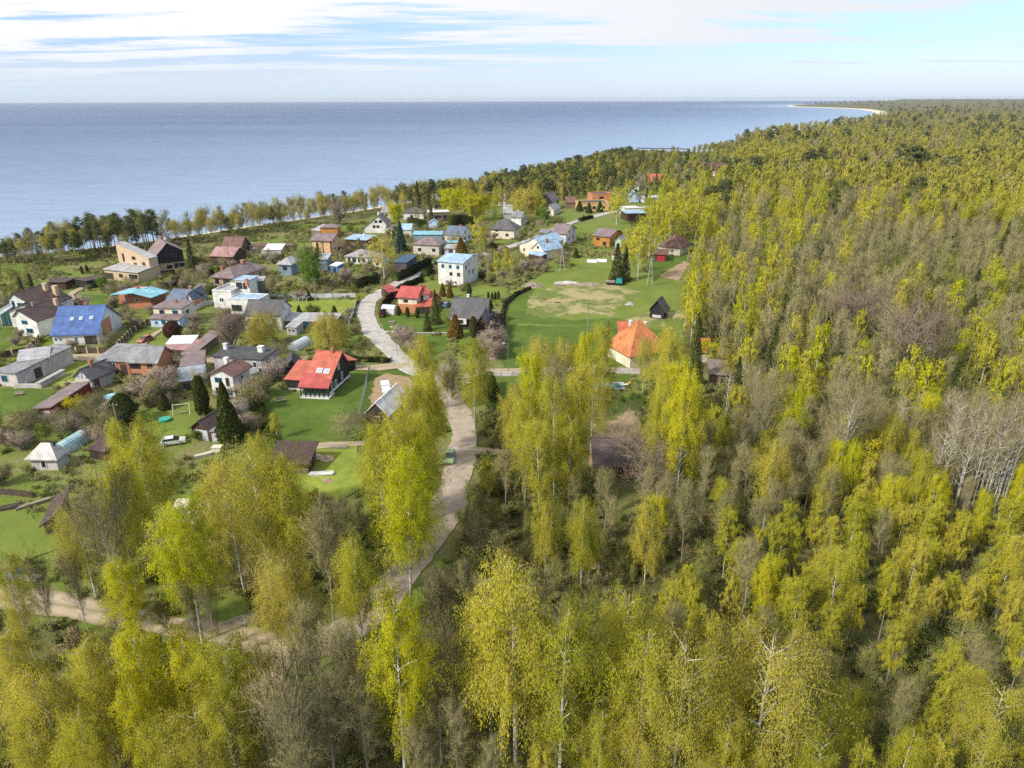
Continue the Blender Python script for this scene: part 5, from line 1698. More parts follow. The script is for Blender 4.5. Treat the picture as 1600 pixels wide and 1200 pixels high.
def pile(label, px, py, n, L, rz, m, name='log_pile', cat='log pile'):
    p = P(px, py)
    rr = np.random.default_rng(int(px + py))
    mb = MB()
    for i in range(n):
        y = (i % 4) * .34 - .5
        z = .14 + (i // 4) * .27
        x = rr.normal(0, .15)
        mb.bar((-L / 2 + x, y, z), (L / 2 + x, y + rr.normal(0, .08), z), .24)
    o = mb.build(name, m)
    o.location = (p[0], p[1], 0.02)
    o.rotation_euler.z = R(rz)
    tag(o, label, cat)


pile('stack of pale boards lying on the rough grass below the barn', 503, 742, 7, 4.0, 5, r_white, 'board_stack', 'boards')
pile('dark flat stack of planks near the lower left fence', 17, 795, 8, 2.6, 20, wood_d, 'board_stack', 'boards')
pile('long pale beams beside the leaning dark shed', 55, 788, 6, 5.0, 42, wood_g, 'board_stack', 'boards')
pile('timber stack at the left edge of the rubble on the meadow', 874, 447, 8, 3.5, 0, wood_g)
pile('pale planks on the grass under the left birches', 318, 712, 6, 3.0, 35, w_cream, 'board_stack', 'boards')
pile('white planks lying beside the dirt road at far left', 46, 903, 5, 3.4, -15, w_white, 'board_stack', 'boards')
p = P(340, 705)
o = MB().box(-.8, .8, -.6, .6, 0, .9).box(-.9, .9, -.7, .7, .903, 1.0).build('crate', w_cream)
o.location = (p[0], p[1], .02)
tag(o, 'cream lidded crate on the grass below the old garage', 'crate')
p = P(258, 658)
o = MB().cyl(0, 0, 0, .5, 1.0, 1.1, 14).cyl(0, 0, .503, .6, 1.12, 1.12, 14).build('paddling_pool', mat('pool_green', (.05, .42, .30), rough=.4))
o.location = (p[0], p[1], .02)
tag(o, 'round green tub on the orchard grass', 'tub')
p = P(175, 622)
o = MB().cyl(0, 0, 0, .5, 1.7, 1.7, 16).cyl(0, 0, .503, .56, 1.5, 1.5, 16).build('paddling_pool', mat('pool_pale', (.35, .62, .72), rough=.3))
o.location = (p[0], p[1], .02)
tag(o, 'round pale blue pool beside the timbered annex', 'pool')
p = P(305, 812)
o = MB().prism([(-3, -1.6, 2.0), (3, -1.6, 2.0), (3, 1.6, 2.7), (-3, 1.6, 2.7)], [(-3, -1.6, 2.12), (3, -1.6, 2.12), (3, 1.6, 2.82), (-3, 1.6, 2.82)]).box(-2.7, 2.7, -1.3, 1.3, 0, 1.99).build('caravan', w_cream)
o.location = (p[0], p[1], 0)
tag(o, 'cream roofed trailer almost hidden among the left birches', 'trailer')

# garden frames by the field
for (px, py, lb) in ((925, 410, 'white framed garden bed cover left of the pair'), (940, 409, 'white framed garden bed cover right of the pair')):
    p = P(px, py)
    o = MB().prism([(-2, -1.2, .05), (2, -1.2, .05), (2, 1.2, .05), (-2, 1.2, .05)], [(-2, -1.2, .4), (2, -1.2, .4), (2, 1.2, .9), (-2, 1.2, .9)]).build('cold_frame', r_white)
    o.location = (p[0], p[1], 0)
    o.rotation_euler.z = R(-8)
    tag(o, lb, 'cold frame', 'cold frames by the field')

# frames standing on the lawns
def frame_thing(name, label, cat, px, py, w, h, rz, m, depth=0.0):
    p = P(px, py)
    r_ = empty(name, p[0], p[1], 0, R(rz))
    tag(r_, label, cat)
    for x in (-w / 2, w / 2):
        if depth:
            MB().bar((x, -depth, 0), (x, 0, h), .1).bar((x, depth, 0), (x, 0, h), .1).build('leg', m, r_)
        else:
            MB().bar((x, 0, 0), (x, 0, h), .1).build('leg', m, r_)
    MB().bar((-w / 2 - .1, 0, h), (w / 2 + .1, 0, h), .1).build('top_bar', m, r_)
    if depth:
        MB().bar((-w / 5, 0, h), (-w / 5, 0, .6), .03).bar((w / 5, 0, h), (w / 5, 0, .6), .03).box(-w / 4, w / 4, -.2, .2, .5, .56).build('swing_seat', wood_g, r_)


frame_thing('swing_frame', 'pale wooden swing frame on the orchard grass', 'swing', 285, 647, 3.2, 2.2, 12, w_cream, .9)
frame_thing('goal_frame', 'left white goal frame on the yellowish lawn', 'goal frame', 470, 472, 2.6, 1.6, 80, w_white)
frame_thing('goal_frame', 'right white goal frame on the yellowish lawn', 'goal frame', 482, 472, 2.6, 1.6, 80, w_white)


def bench(label, px, py, rz, m):
    p = P(px, py)
    r_ = empty('garden_bench', p[0], p[1], 0, R(rz))
    tag(r_, label, 'bench')
    MB().box(-.9, .9, -.25, .25, .42, .48).build('seat', m, r_)
    MB().box(-.9, .9, .26, .31, .5, .95).build('backrest', m, r_)
    for x in (-.75, .75):
        MB().box(x - .05, x + .05, -.22, .25, 0, .415).build('leg', m, r_)


bench('wooden bench at the near edge of the bright red roof lawn', 440, 628, 30, wood_g)
bench('pale bench beside the white cube house lawn', 700, 460, -10, w_cream)
bench('bench on the left lawn below the unfinished building', 30, 618, 10, wood_g)
pile('small firewood stack on the lawn of the red and white house', 612, 505, 8, 1.8, 20, wood_g, 'wood_stack', 'firewood')
pile('firewood stack beside the long maroon shed', 118, 640, 10, 2.6, 40, wood_g, 'wood_stack', 'firewood')
pile('board stack by the old rail fence near the rubble walls', 112, 600, 8, 3.0, 10, w_cream, 'board_stack', 'boards')
pile('felled trunks beside the road bend below the concrete fence', 552, 516, 6, 5.0, -50, wood_g, 'fallen_trunks', 'logs')
pile('pile of birch logs right of the tunnel greenhouse', 500, 560, 8, 3.0, 10, w_block, 'log_pile', 'log pile')
pile('beams lying on the earth path below the bright lawn', 530, 700, 5, 3.4, 4, wood_g, 'board_stack', 'boards')
heap('compost_heap', 'brown compost heap behind the old double garage', 345, 668, 1.5, 1.1, .6, SOIL)
heap('gravel_heap', 'pale gravel heap in the sandy yard behind the cottage', 628, 655, 2.0, 1.2, .5, SAND)
heap('soil_bed', 'dug vegetable bed on the plot near the tunnel greenhouse', 470, 560, 3.5, 1.8, .15, SOIL, 5, 'garden bed')
heap('soil_bed', 'dug vegetable bed behind the plum roofed bungalow', 440, 445, 3.8, 1.8, .15, SOIL, 5, 'garden bed')
heap('soil_bed', 'dark vegetable bed left of the dark round thuja', 165, 668, 3.0, 1.5, .15, SOIL, 30, 'garden bed')

# groyne of dark stones
a, b = P(995, 232, SEA)[:2], P(1078, 233.5, SEA)[:2]
mb = MB()
rr = np.random.default_rng(3)
n = 70
for i in range(n):
    q = (b - a) * i / n
    s_ = 2.6
    jx, jy = rr.normal(0, .6, 2)
    mb.prism([(q[0] + jx - s_, q[1] + jy - s_, -2), (q[0] + jx + s_, q[1] + jy - s_, -2), (q[0] + jx + s_, q[1] + jy + s_, -2), (q[0] + jx - s_, q[1] + jy + s_, -2)],
             [(q[0] + jx - 1.5, q[1] + jy - 1.6, .9 + rr.random() * .6), (q[0] + jx + 1.4, q[1] + jy - 1.5, .9), (q[0] + jx + 1.5, q[1] + jy + 1.4, 1.0), (q[0] + jx - 1.6, q[1] + jy + 1.5, .8)])
o = mb.build('groyne', mat('dark_stone', (.09, .09, .10), rough=.9))
o.location = (a[0], a[1], SEA)
tag(o, 'dark stone groyne reaching into the sea from the beach', 'groyne')

# ---------------------------------------------------------------- plants: mesh makers
L_birch = leaf_mat('leaf_birch', (0.43, 0.445, 0.035), (0.58, 0.55, 0.045), .5, (0.62, 0.54, 0.08))
L_bfar = leaf_mat('leaf_birch_distant_haze', (0.35, 0.365, 0.055), (0.48, 0.44, 0.07), .45, (0.42, 0.36, 0.10))  # duller than the near birches: haze of distance put into the leaf colour
L_bright = leaf_mat('leaf_bright', (0.56, 0.58, 0.02), (0.68, 0.63, 0.025), .5)
L_olive = leaf_mat('leaf_olive', (0.21, 0.28, 0.035), (0.34, 0.37, 0.055), .4)
L_ochre = leaf_mat('leaf_ochre', (0.52, 0.49, 0.06), (0.62, 0.53, 0.085), .5)
L_green = leaf_mat('leaf_green', (0.12, 0.23, 0.03), (0.19, 0.30, 0.04), .35)
L_yellow = leaf_mat('leaf_yellow', (0.55, 0.48, 0.01), (0.48, 0.47, 0.02), .4)
L_pine = leaf_mat('needle_pine', (0.095, 0.12, 0.05), (0.15, 0.17, 0.06), .2)
L_spruce = leaf_mat('needle_spruce', (0.06, 0.078, 0.022), (0.095, 0.11, 0.03), .15)
L_bspruce = leaf_mat('needle_blue_spruce', (0.04, 0.08, 0.06), (0.055, 0.10, 0.07), .15)
L_thuja = leaf_mat('leaf_thuja', (0.055, 0.095, 0.022), (0.10, 0.105, 0.03), .15)
L_rthuja = leaf_mat('leaf_rust_thuja', (0.15, 0.11, 0.03), (0.22, 0.13, 0.03), .15)
L_twig = leaf_mat('twigs', (0.25, 0.225, 0.105), (0.35, 0.30, 0.16), .0)
L_btwig = leaf_mat('twigs_buds', (0.27, 0.24, 0.10), (0.36, 0.29, 0.15), .1)
L_ptwig = leaf_mat('twigs_mauve', (0.33, 0.26, 0.20), (0.44, 0.35, 0.27), .0)
L_otwig = leaf_mat('twigs_oak', (0.27, 0.215, 0.15), (0.36, 0.29, 0.215), .0)
L_blos = leaf_mat('blossom', (0.55, 0.47, 0.44), (0.68, 0.62, 0.58), .3)
L_maroon = leaf_mat('leaf_maroon', (0.10, 0.05, 0.035), (0.13, 0.06, 0.04), .1)
L_under = leaf_mat('undergrowth_leaf', (0.12, 0.18, 0.025), (0.22, 0.23, 0.06), .2)
B_white = mat('bark_birch', (0.58, 0.55, 0.50), (0.10, 0.09, 0.08), rough=.8, scale=2.5, det=6, contrast=(.50, .62))
B_grey = mat('bark_grey', (0.36, 0.32, 0.26), (0.22, 0.19, 0.15), rough=.9, scale=2)
B_oak = mat('bark_oak', (0.16, 0.125, 0.105), (0.10, 0.08, 0.07), rough=.9, scale=2)
B_pine = mat('bark_pine', (0.28, 0.15, 0.08), (0.14, 0.10, 0.08), rough=.9, scale=.6)


class Geo:
    def __init__(s):
        s.v, s.q, s.m, s.n = [], [], [], 0

    def add(s, verts, quads, m):
        s.v.append(np.asarray(verts, np.float32))
        s.q.append(np.asarray(quads, np.int32) + s.n)
        s.m.append(np.full(len(quads), m, np.int32))
        s.n += len(verts)

    def cards(s, c, a, b, m):
        n = len(c)
        v = np.stack([c - a - b, c + a - b, c + a + b, c - a + b], 1).reshape(-1, 3)
        s.add(v, np.arange(4 * n).reshape(n, 4), m)

    def tube(s, pts, r, m, k=4):
        pts = np.asarray(pts, float)
        n = len(pts)
        d = np.gradient(pts, axis=0)
        d /= np.linalg.norm(d, axis=1)[:, None] + 1e-9
        ref = np.array([1.0, 0.13, 0.07])
        u = np.cross(d, ref)
        bad = np.linalg.norm(u, axis=1) < .2
        u[bad] = np.cross(d[bad], [0, 1, 0])
        u /= np.linalg.norm(u, axis=1)[:, None] + 1e-9
        w = np.cross(d, u)
        a = np.arange(k) * 2 * math.pi / k
        r = np.asarray(r, float)
        v = pts[:, None, :] + r[:, None, None] * (np.cos(a)[None, :, None] * u[:, None, :] + np.sin(a)[None, :, None] * w[:, None, :])
        i = np.arange(n - 1)[:, None] * k
        j = np.arange(k)[None, :]
        f = np.stack([i + j, i + (j + 1) % k, i + k + (j + 1) % k, i + k + j], -1).reshape(-1, 4)
        s.add(v.reshape(-1, 3), f, m)

    def mesh(s, name, mats):
        V = np.concatenate(s.v)
        Q = np.concatenate(s.q)
        return np_mesh(name, V, [Q], mats, np.concatenate(s.m))


def unit(rg, n):
    v = rg.normal(size=(n, 3))
    return v / np.linalg.norm(v, axis=1)[:, None]


def perp(rg, a):
    v = np.cross(a, unit(rg, len(a)))
    return v / (np.linalg.norm(v, axis=1)[:, None] + 1e-9)


def broadleaf(seed, H, Rr, base, nl, nleaf, lw, ll, droop, prof, up=(35, 65), trunk_r=None, lean=0.03, fork=0, twigs=0, tw=.03, tl=.6, sub=2.4,
              limb_k=3, spread=.16, top=1.0, fine=True, wig=.05, thick=.16):
    """returns (trunk Geo, crown Geo); crown material 0 = leaves, 1 = limb bark, 2 = twigs"""
    rg = np.random.default_rng(seed)
    T, C = Geo(), Geo()
    n = 9
    h = np.linspace(0, 1, n)
    wob = np.cumsum(rg.normal(0, wig, (n, 2)), 0) * (h[:, None]) + rg.normal(0, lean, 2) * H * h[:, None]
    tp = np.column_stack([wob, h * H * .97])
    r0 = trunk_r or H * .0105 + .03
    T.tube(tp, r0 * (1.05 - h) ** .8 + .012, 0, 6 if fine else 4)
    T.tube(np.array([[0, 0, -.3], [0, 0, .15], [0, 0, .8]]), [r0 * 1.7, r0 * 1.35, r0 * .98], 0, 6 if fine else 4)

    def at(z):
        return np.array([np.interp(z, tp[:, 2], tp[:, k]) for k in range(3)])
    segs = []
    limbs = []
    for i in range(nl):
        t = (i + rg.random() * .8) / nl
        t = t ** .85
        z = H * (base + (top - base) * t * .96)
        rad_ = Rr * prof(t) * rg.uniform(.7, 1.15)
        az_ = i * 2.4 + rg.normal(0, .5)
        el_ = R(rg.uniform(*up))
        p0 = at(min(z, H * .96) - rad_ * .35 * math.sin(el_))
        L = rad_ / max(.35, math.cos(el_))
        m_ = 5
        s = np.linspace(0, 1, m_)
        dx, dy = math.cos(az_), math.sin(az_)
        hz = s * L * math.cos(el_)
        rise = min(L * math.sin(el_) * .62, max(.25 * rad_, H * .985 - p0[2]))
        vz = rise * (s - droop * .45 * s ** 2.5)
        pts = p0 + np.column_stack([dx * hz, dy * hz, vz]) + np.cumsum(rg.normal(0, .05 * L / 3, (m_, 3)), 0) * s[:, None]
        rl = max(.015, rad_ * .010 + r0 * thick)
        if fine or i % 3 == 0:
            C.tube(pts, rl * (1.1 - s) + .008, 1, limb_k)
        limbs.append((pts, L))
        segs.append(np.column_stack([pts[1:-1], pts[2:]]))
        ns = max(2, int(L * sub))
        q = rg.uniform(.25, 1, ns)
        for qq in q:
            k = qq * (m_ - 1)
            a0 = int(min(k, m_ - 2))
            o = pts[a0] + (pts[a0 + 1] - pts[a0]) * (k - a0)
            dirl = (pts[-1] - pts[0])
            dirl = dirl / np.linalg.norm(dirl)
            d = dirl * .7 + unit(rg, 1)[0] * .8 + np.array([0, 0, .25 - droop * .35])
            d /= np.linalg.norm(d)
            l2 = L * rg.uniform(.2, .42)
            e1 = o + d * l2
            segs.append(np.array([[*o, *e1]]))
            e2 = e1 + (d * .5 + np.array([0, 0, -droop * .9]) + unit(rg, 1)[0] * .4) * l2 * .7
            segs.append(np.array([[*e1, *e2]]))
    # leader
    segs.append(np.array([[*at(H * .8), *at(H * .97)]]))
    S_ = np.concatenate(segs)
    ln = np.linalg.norm(S_[:, 3:] - S_[:, :3], axis=1)
    # sub branches as thin strips
    if fine:
        a = (S_[:, 3:] - S_[:, :3]) / 2
        b = perp(rg, a) * (.007 + ln[:, None] * .003)
        C.cards((S_[:, :3] + S_[:, 3:]) / 2, a, b, 2)
    pr = ln / ln.sum()

    def sample(m):
        k = rg.choice(len(S_), m, p=pr)
        t = rg.random(m)[:, None]
        return S_[k, :3] * (1 - t) + S_[k, 3:] * t + rg.normal(0, spread, (m, 3)) * Rr * .45, k
    if nleaf:
        c, k = sample(nleaf)
        c[:, 2] -= rg.exponential(max(.02, droop * .35 + .02), nleaf) * Rr * .4
        a = unit(rg, nleaf)
        if droop > .3:
            a = a * .55 + np.array([0, 0, 1.0])
            a /= np.linalg.norm(a, axis=1)[:, None]
        b = perp(rg, a)
        sz = rg.uniform(.6, 1.3, nleaf)[:, None]
        C.cards(c, a * ll * .5 * sz, b * lw * .5 * sz, 0)
    if twigs:
        c, k = sample(twigs)
        d = S_[k, 3:] - S_[k, :3]
        d = d / (np.linalg.norm(d, axis=1)[:, None] + 1e-9) * .8 + unit(rg, twigs) * .8 + np.array([0, 0, .35 - droop])
        d /= np.linalg.norm(d, axis=1)[:, None]
        sz = rg.uniform(.5, 1.3, twigs)[:, None]
        C.cards(c, d * tl * .5 * sz, perp(rg, d) * tw * .5, 2)
    # the crown keeps the height and spread asked for
    allv = np.concatenate(C.v)
    zt = np.percentile(allv[:, 2], 99.7)
    rr_ = np.percentile(np.hypot(allv[:, 0] - np.median(allv[:, 0]), allv[:, 1] - np.median(allv[:, 1])), 95)
    kz, kr = H / zt, min(1.15, Rr * 1.02 / rr_)
    for g in (T, C):
        for i_ in range(len(g.v)):
            g.v[i_] = g.v[i_] * np.array([kr, kr, kz], np.float32)
    return T, C


def p_birch(t):
    return .35 + .9 * math.sin(math.pi * min(1, .15 + .8 * t)) ** .8 * (1 - .35 * t)


def p_slim(t):
    return .45 + .75 * math.sin(math.pi * (.18 + .75 * t)) * (1 - .3 * t)


def p_cone(t):
    return 1.05 * (1 - t) ** .75 + .12


def p_round(t):
    return .35 + .85 * math.sin(math.pi * (.12 + .76 * t)) ** .7


def p_vase(t):
    return .6 + .5 * t


def conifer(seed, H, Rr, n, lw, ll, base=.06, k=16, prof=None, bark=True, fine=True):
    rg = np.random.default_rng(seed)
    T, C = Geo(), Geo()
    T.tube(np.array([[0, 0, -.3], [0, 0, H * .5], [0, 0, H * .97]]), [H * .016 + .04, H * .01 + .02, .02], 0, 5)
    t = rg.random(n) ** 1.5
    z = H * (base + (1 - base) * t)
    tier = .75 + .35 * np.abs(((t * k) % 1) - .5) * 2 * .9
    rad_ = Rr * (1 - t) ** .85 * tier * (rg.random(n) ** .45)
    a_ = rg.random(n) * 6.2832
    lob = 1 + .16 * np.sin(a_ * 5 + np.floor(t * k) * 2.1)
    rad_ = rad_ * lob + .05
    c = np.column_stack([np.cos(a_) * rad_, np.sin(a_) * rad_, z - rad_ * .30])
    a = np.column_stack([np.cos(a_), np.sin(a_), -.35 + rg.normal(0, .3, n)]) + rg.normal(0, .35, (n, 3))
    a /= np.linalg.norm(a, axis=1)[:, None]
    sz = rg.uniform(.6, 1.3, n)[:, None]
    C.cards(c, a * ll * .5 * sz, perp(rg, a) * lw * .5 * sz, 0)
    C.tube(np.array([[0, 0, H * .85], [0, 0, H * .93], [0, 0, H]]), [.05, .04, .01], 1, 3)
    return T, C


def pine(seed, H, Rr, n, lw, ll, fine=True):
    rg = np.random.default_rng(seed)
    T, C = Geo(), Geo()
    h = np.linspace(0, 1, 7)
    tp = np.column_stack([np.cumsum(rg.normal(0, .12, 7)) * h, np.cumsum(rg.normal(0, .12, 7)) * h, h * H * .95])
    T.tube(tp, H * .011 * (1.1 - h) + .03, 0, 5)
    T.tube(np.array([[0, 0, -.3], [0, 0, .4]]), [H * .018, H * .0125 + .03], 0, 5)
    nb = 22 if fine else 12
    per = n // nb
    for i in range(nb):
        t = (i + .5) / nb
        z = H * (.48 + .5 * t)
        r_ = Rr * (math.sin(math.pi * (.2 + .75 * t)) ** .8) * rg.uniform(.35, 1.0)
        a = i * 2.4 + rg.normal(0, .6)
        c0 = np.array([np.interp(z, tp[:, 2], tp[:, 0]) + math.cos(a) * r_, np.interp(z, tp[:, 2], tp[:, 1]) + math.sin(a) * r_, z])
        s0 = np.array([np.interp(z, tp[:, 2], tp[:, 0]), np.interp(z, tp[:, 2], tp[:, 1]), z - .5])
        if fine:
            C.tube(np.array([s0, (s0 + c0) / 2 + [0, 0, -.1], c0]), [.07, .05, .02], 1, 3)
        cl = rg.uniform(.7, 1.25) * Rr * .36
        c = c0 + rg.normal(0, 1, (per, 3)) * np.array([cl, cl, cl * .48]) * .62
        a3 = unit(rg, per)
        C.cards(c, a3 * ll * .5, perp(rg, a3) * lw * .5, 0)
    return T, C


def bush(seed, H, Rr, nleaf, lw, ll, twigs, tw=.025, tl=.6, stems=14, upw=1.0):
    """many stems from one base"""
    rg = np.random.default_rng(seed)
    T, C = Geo(), Geo()
    seg = []
    for i in range(stems):
        a = i * 2.4 + rg.normal(0, .4)
        r_ = Rr * rg.uniform(.3, 1.0)
        h_ = H * rg.uniform(.65, 1.0) * (1.1 - .35 * r_ / Rr)
        s = np.linspace(0, 1, 5)[:, None]
        pts = np.column_stack([math.cos(a) * r_ * s[:, 0] ** 1.2, math.sin(a) * r_ * s[:, 0] ** 1.2, h_ * s[:, 0] ** .8]) + rg.normal(0, .05, (5, 3)) * s
        pts[0, 2] = -.1
        T.tube(pts, (1.1 - s[:, 0]) * .04 * H / 4 + .008, 0, 3)
        seg.append(np.column_stack([pts[1:-1], pts[2:]]))
    S_ = np.concatenate(seg)

    def sample(m):
        k = rg.integers(0, len(S_), m)
        t = rg.random(m)[:, None]
        c = S_[k, :3] * (1 - t) + S_[k, 3:] * t + rg.normal(0, .2, (m, 3)) * Rr * .6
        c[:, 2] = np.maximum(c[:, 2], .08)
        return c
    if twigs:
        c = sample(twigs)
        d = np.column_stack([c[:, 0], c[:, 1], np.full(twigs, Rr * .8 * upw)])
        d /= np.linalg.norm(d, axis=1)[:, None] + 1e-9
        d = d + unit(rg, twigs) * .7
        d /= np.linalg.norm(d, axis=1)[:, None]
        C.cards(c, d * tl * .5 * rg.uniform(.5, 1.3, twigs)[:, None], perp(rg, d) * tw * .5, 2)
    if nleaf:
        c = sample(nleaf)
        a = unit(rg, nleaf)
        C.cards(c, a * ll * .5, perp(rg, a) * lw * .5, 0)
    return T, C


def dense(seed, H, Rr, n, lw, ll, shape):
    """clipped or naturally dense evergreen: small sprays on a closed body"""
    rg = np.random.default_rng(seed)
    T, C = Geo(), Geo()
    T.tube(np.array([[0, 0, -.2], [0, 0, H * .5]]), [.09, .04], 0, 4)
    t = rg.random(n)
    a_ = rg.random(n) * 6.2832
    if shape == 'col':
        pr = np.sin(math.pi * np.clip(.12 + .86 * t, 0, 1)) ** .45
    elif shape == 'cone':
        pr = np.where(t < .12, .75 + t * 2, (1 - t) ** .8 + .1)
    else:
        pr = np.sin(math.pi * np.clip(.15 + .83 * t, 0, 1)) ** .6
    r_ = Rr * pr * (1 + .10 * np.sin(a_ * 3 + t * 9) + .06 * np.sin(a_ * 7 - t * 17)) * rg.uniform(.8, 1.04, n)
    c = np.column_stack([np.cos(a_) * r_, np.sin(a_) * r_, H * t * .98 + .02])
    a = np.column_stack([np.cos(a_) * .5, np.sin(a_) * .5, np.full(n, .9)]) + rg.normal(0, .4, (n, 3))
    a /= np.linalg.norm(a, axis=1)[:, None]
    C.cards(c, a * ll * .5, perp(rg, a) * lw * .5, 0)
    # closed inner body so that the light does not pass
    hh = np.linspace(0.02, .97, 9)
    pp = np.interp(hh, np.sort(t), pr[np.argsort(t)]) * Rr * .78
    C.tube(np.column_stack([np.zeros(9), np.zeros(9), hh * H]), pp, 0, 10)
    return T, C


# kind -> lod -> list of variants; reference height in metres
BIRCH_M = [L_birch, B_white, L_btwig]
KINDS = {}


def joined(name, T, C, mats, tm):
    G = Geo()
    v = np.concatenate(T.v)
    G.add(v, np.concatenate(T.q), 0)
    G.m[-1][:] = 3
    v = np.concatenate(C.v)
    G.add(v, np.concatenate(C.q), 0)
    G.m[-1] = np.concatenate(C.m)
    return G.mesh(name, mats + [tm])


def reg(kind, lod, H, T, C, mats, tm):
    """mats: [leaf, limb, twig]; tm trunk"""
    d = KINDS.setdefault(kind, {0: [], 1: [], 2: []})
    if lod == 0:
        d[0].append((H, T.mesh(kind + '_trunk', [tm]), C.mesh(kind + '_crown', mats)))
    else:
        d[lod].append((H, joined(kind, T, C, mats, tm)))


for v in range(4):
    reg('birch', 0, 18, *broadleaf(10 + v, 18, 2.9 + .4 * (v % 2), .26, 26, 29000, .058, .15, .75, p_birch, up=(48, 74), twigs=700, tw=.018, tl=.7, spread=.17), BIRCH_M, B_white)
    reg('birch', 1, 16, *broadleaf(20 + v, 16, 2.7, .28, 20, 1900, .17, .42, .7, p_slim, up=(40, 68), twigs=200, tw=.05, tl=.9, fine=False), BIRCH_M, B_white)
for v in range(5):
    reg('birch_far', 2, 16, *broadleaf(30 + v, 16, 3.3, .22, 13, 620, .38, .70, .6, p_slim, up=(40, 65), fine=False, sub=1.0, trunk_r=.16), [L_bfar, B_white, L_btwig], B_white)
    reg('young_birch', 0, 12, *broadleaf(40 + v, 12, 1.65, .34, 22, 11000, .065, .155, .55, p_slim, up=(45, 72), twigs=900, tw=.02, tl=.5, trunk_r=.12), [L_birch, B_grey, L_btwig], B_white if v % 2 else B_grey)
    reg('young_birch', 1, 12, *broadleaf(50 + v, 12, 1.75, .34, 16, 1100, .17, .36, .5, p_slim, up=(45, 72), fine=False), BIRCH_M, B_white if v % 2 else B_grey)
for v in range(2):
    reg('bright_birch', 0, 18, *broadleaf(60 + v, 18, 2.8, .28, 32, 30000, .06, .155, .7, p_slim, up=(45, 70), twigs=600, tw=.02, tl=.6), [L_bright, B_white, L_btwig], B_white)
    reg('bright_birch', 1, 14, *broadleaf(64 + v, 14, 2.4, .2, 18, 2000, .17, .38, .6, p_slim, up=(45, 70), fine=False), [L_bright, B_white, L_btwig], B_white)
for v in range(3):
    reg('ochre_birch', 0, 18, *broadleaf(70 + v, 18, 3.6, .28, 26, 28000, .058, .15, .75, p_round, up=(42, 70), twigs=900, tw=.018, tl=.8, spread=.2), [L_ochre, B_white, L_btwig], B_white)
    reg('ochre_birch', 1, 15, *broadleaf(75 + v, 15, 3.4, .26, 20, 1500, .17, .4, .6, p_round, up=(35, 66), twigs=600, tw=.05, tl=.9, fine=False), [L_ochre, B_white, L_btwig], B_white)
for v in range(4):
    reg('alder', 0, 13, *broadleaf(80 + v, 13, 1.9, .30, 26, 900, .07, .16, .0, p_slim, up=(58, 80), twigs=4600, tw=.018, tl=.8, spread=.22), [L_olive, B_grey, L_twig], B_grey)
    reg('alder', 1, 13, *broadleaf(90 + v, 13, 1.9, .32, 16, 110, .17, .3, .0, p_slim, up=(58, 80), twigs=800, tw=.055, tl=1.1, spread=.22, fine=False), [L_olive, B_grey, L_twig], B_grey)
    reg('olive_tree', 0, 9, *broadleaf(100 + v, 9, 2.3, .08, 26, 3200, .085, .18, .1, p_birch, up=(40, 70), twigs=2600, tw=.02, tl=.6, spread=.22), [L_olive, B_grey, L_btwig], B_grey)
    reg('olive_tree', 1, 10, *broadleaf(110 + v, 10, 2.5, .1, 16, 1100, .17, .32, .1, p_birch, up=(40, 70), twigs=500, tw=.06, tl=.8, spread=.22, fine=False), [L_olive, B_grey, L_btwig], B_grey)
for v in range(3):
    reg('alder_far', 2, 14, *broadleaf(120 + v, 14, 2.6, .25, 12, 0, .4, .7, .0, p_birch, up=(50, 76), twigs=420, tw=.3, tl=1.3, spread=.25, fine=False, sub=1.0), [L_olive, B_grey, L_twig], B_grey)
    reg('olive_far', 2, 12, *broadleaf(125 + v, 12, 3.4, .08, 12, 420, .45, .7, .1, p_round, up=(40, 70), fine=False, sub=1.0, spread=.25), [L_olive, B_grey, L_btwig], B_grey)
    reg('spruce', 0, 14, *conifer(130 + v, 14, 2.6, 7000, .10, .38), [L_spruce, B_grey], B_grey)
    reg('spruce', 1, 14, *conifer(135 + v, 14, 2.7, 1500, .22, .6), [L_spruce, B_grey], B_grey)
    reg('spruce_far', 2, 15, *conifer(138 + v, 15, 3.0, 380, .5, 1.0, k=8), [L_spruce, B_grey], B_grey)
    reg('pine', 0, 17, *pine(140 + v, 17, 3.4, 9000, .07, .30), [L_pine, B_pine], B_pine)
    reg('pine', 1, 17, *pine(145 + v, 17, 3.3, 2600, .16, .42), [L_pine, B_pine], B_pine)
    reg('pine_far', 2, 18, *pine(150 + v, 18, 3.8, 520, .5, .8, fine=False), [L_pine, B_pine], B_pine)
    reg('fruit_tree', 0, 5, *broadleaf(160 + v, 5, 2.6, .22, 20, 350, .06, .12, .0, p_round, up=(25, 60), twigs=3600, tw=.022, tl=.5, spread=.2, trunk_r=.12), [L_olive, B_grey, L_twig], B_grey)
    reg('mauve_bush', 0, 4, *bush(170 + v, 4, 2.2, 200, .06, .12, 4200, tw=.025, tl=.6), [L_olive, B_grey, L_ptwig], B_grey)
    reg('grey_bush', 0, 3.5, *bush(175 + v, 3.5, 2.1, 500, .07, .14, 3200, tw=.028, tl=.6), [L_olive, B_grey, L_twig], B_grey)
    reg('leafy_bush', 0, 3, *bush(180 + v, 3, 1.8, 3200, .08, .16, 400, tw=.02, tl=.4), [L_under, B_grey, L_btwig], B_grey)
    reg('blossom_bush', 0, 4.5, *bush(185 + v, 4.5, 2.6, 1500, .08, .12, 2600, tw=.025, tl=.6), [L_blos, B_grey, L_ptwig], B_grey)
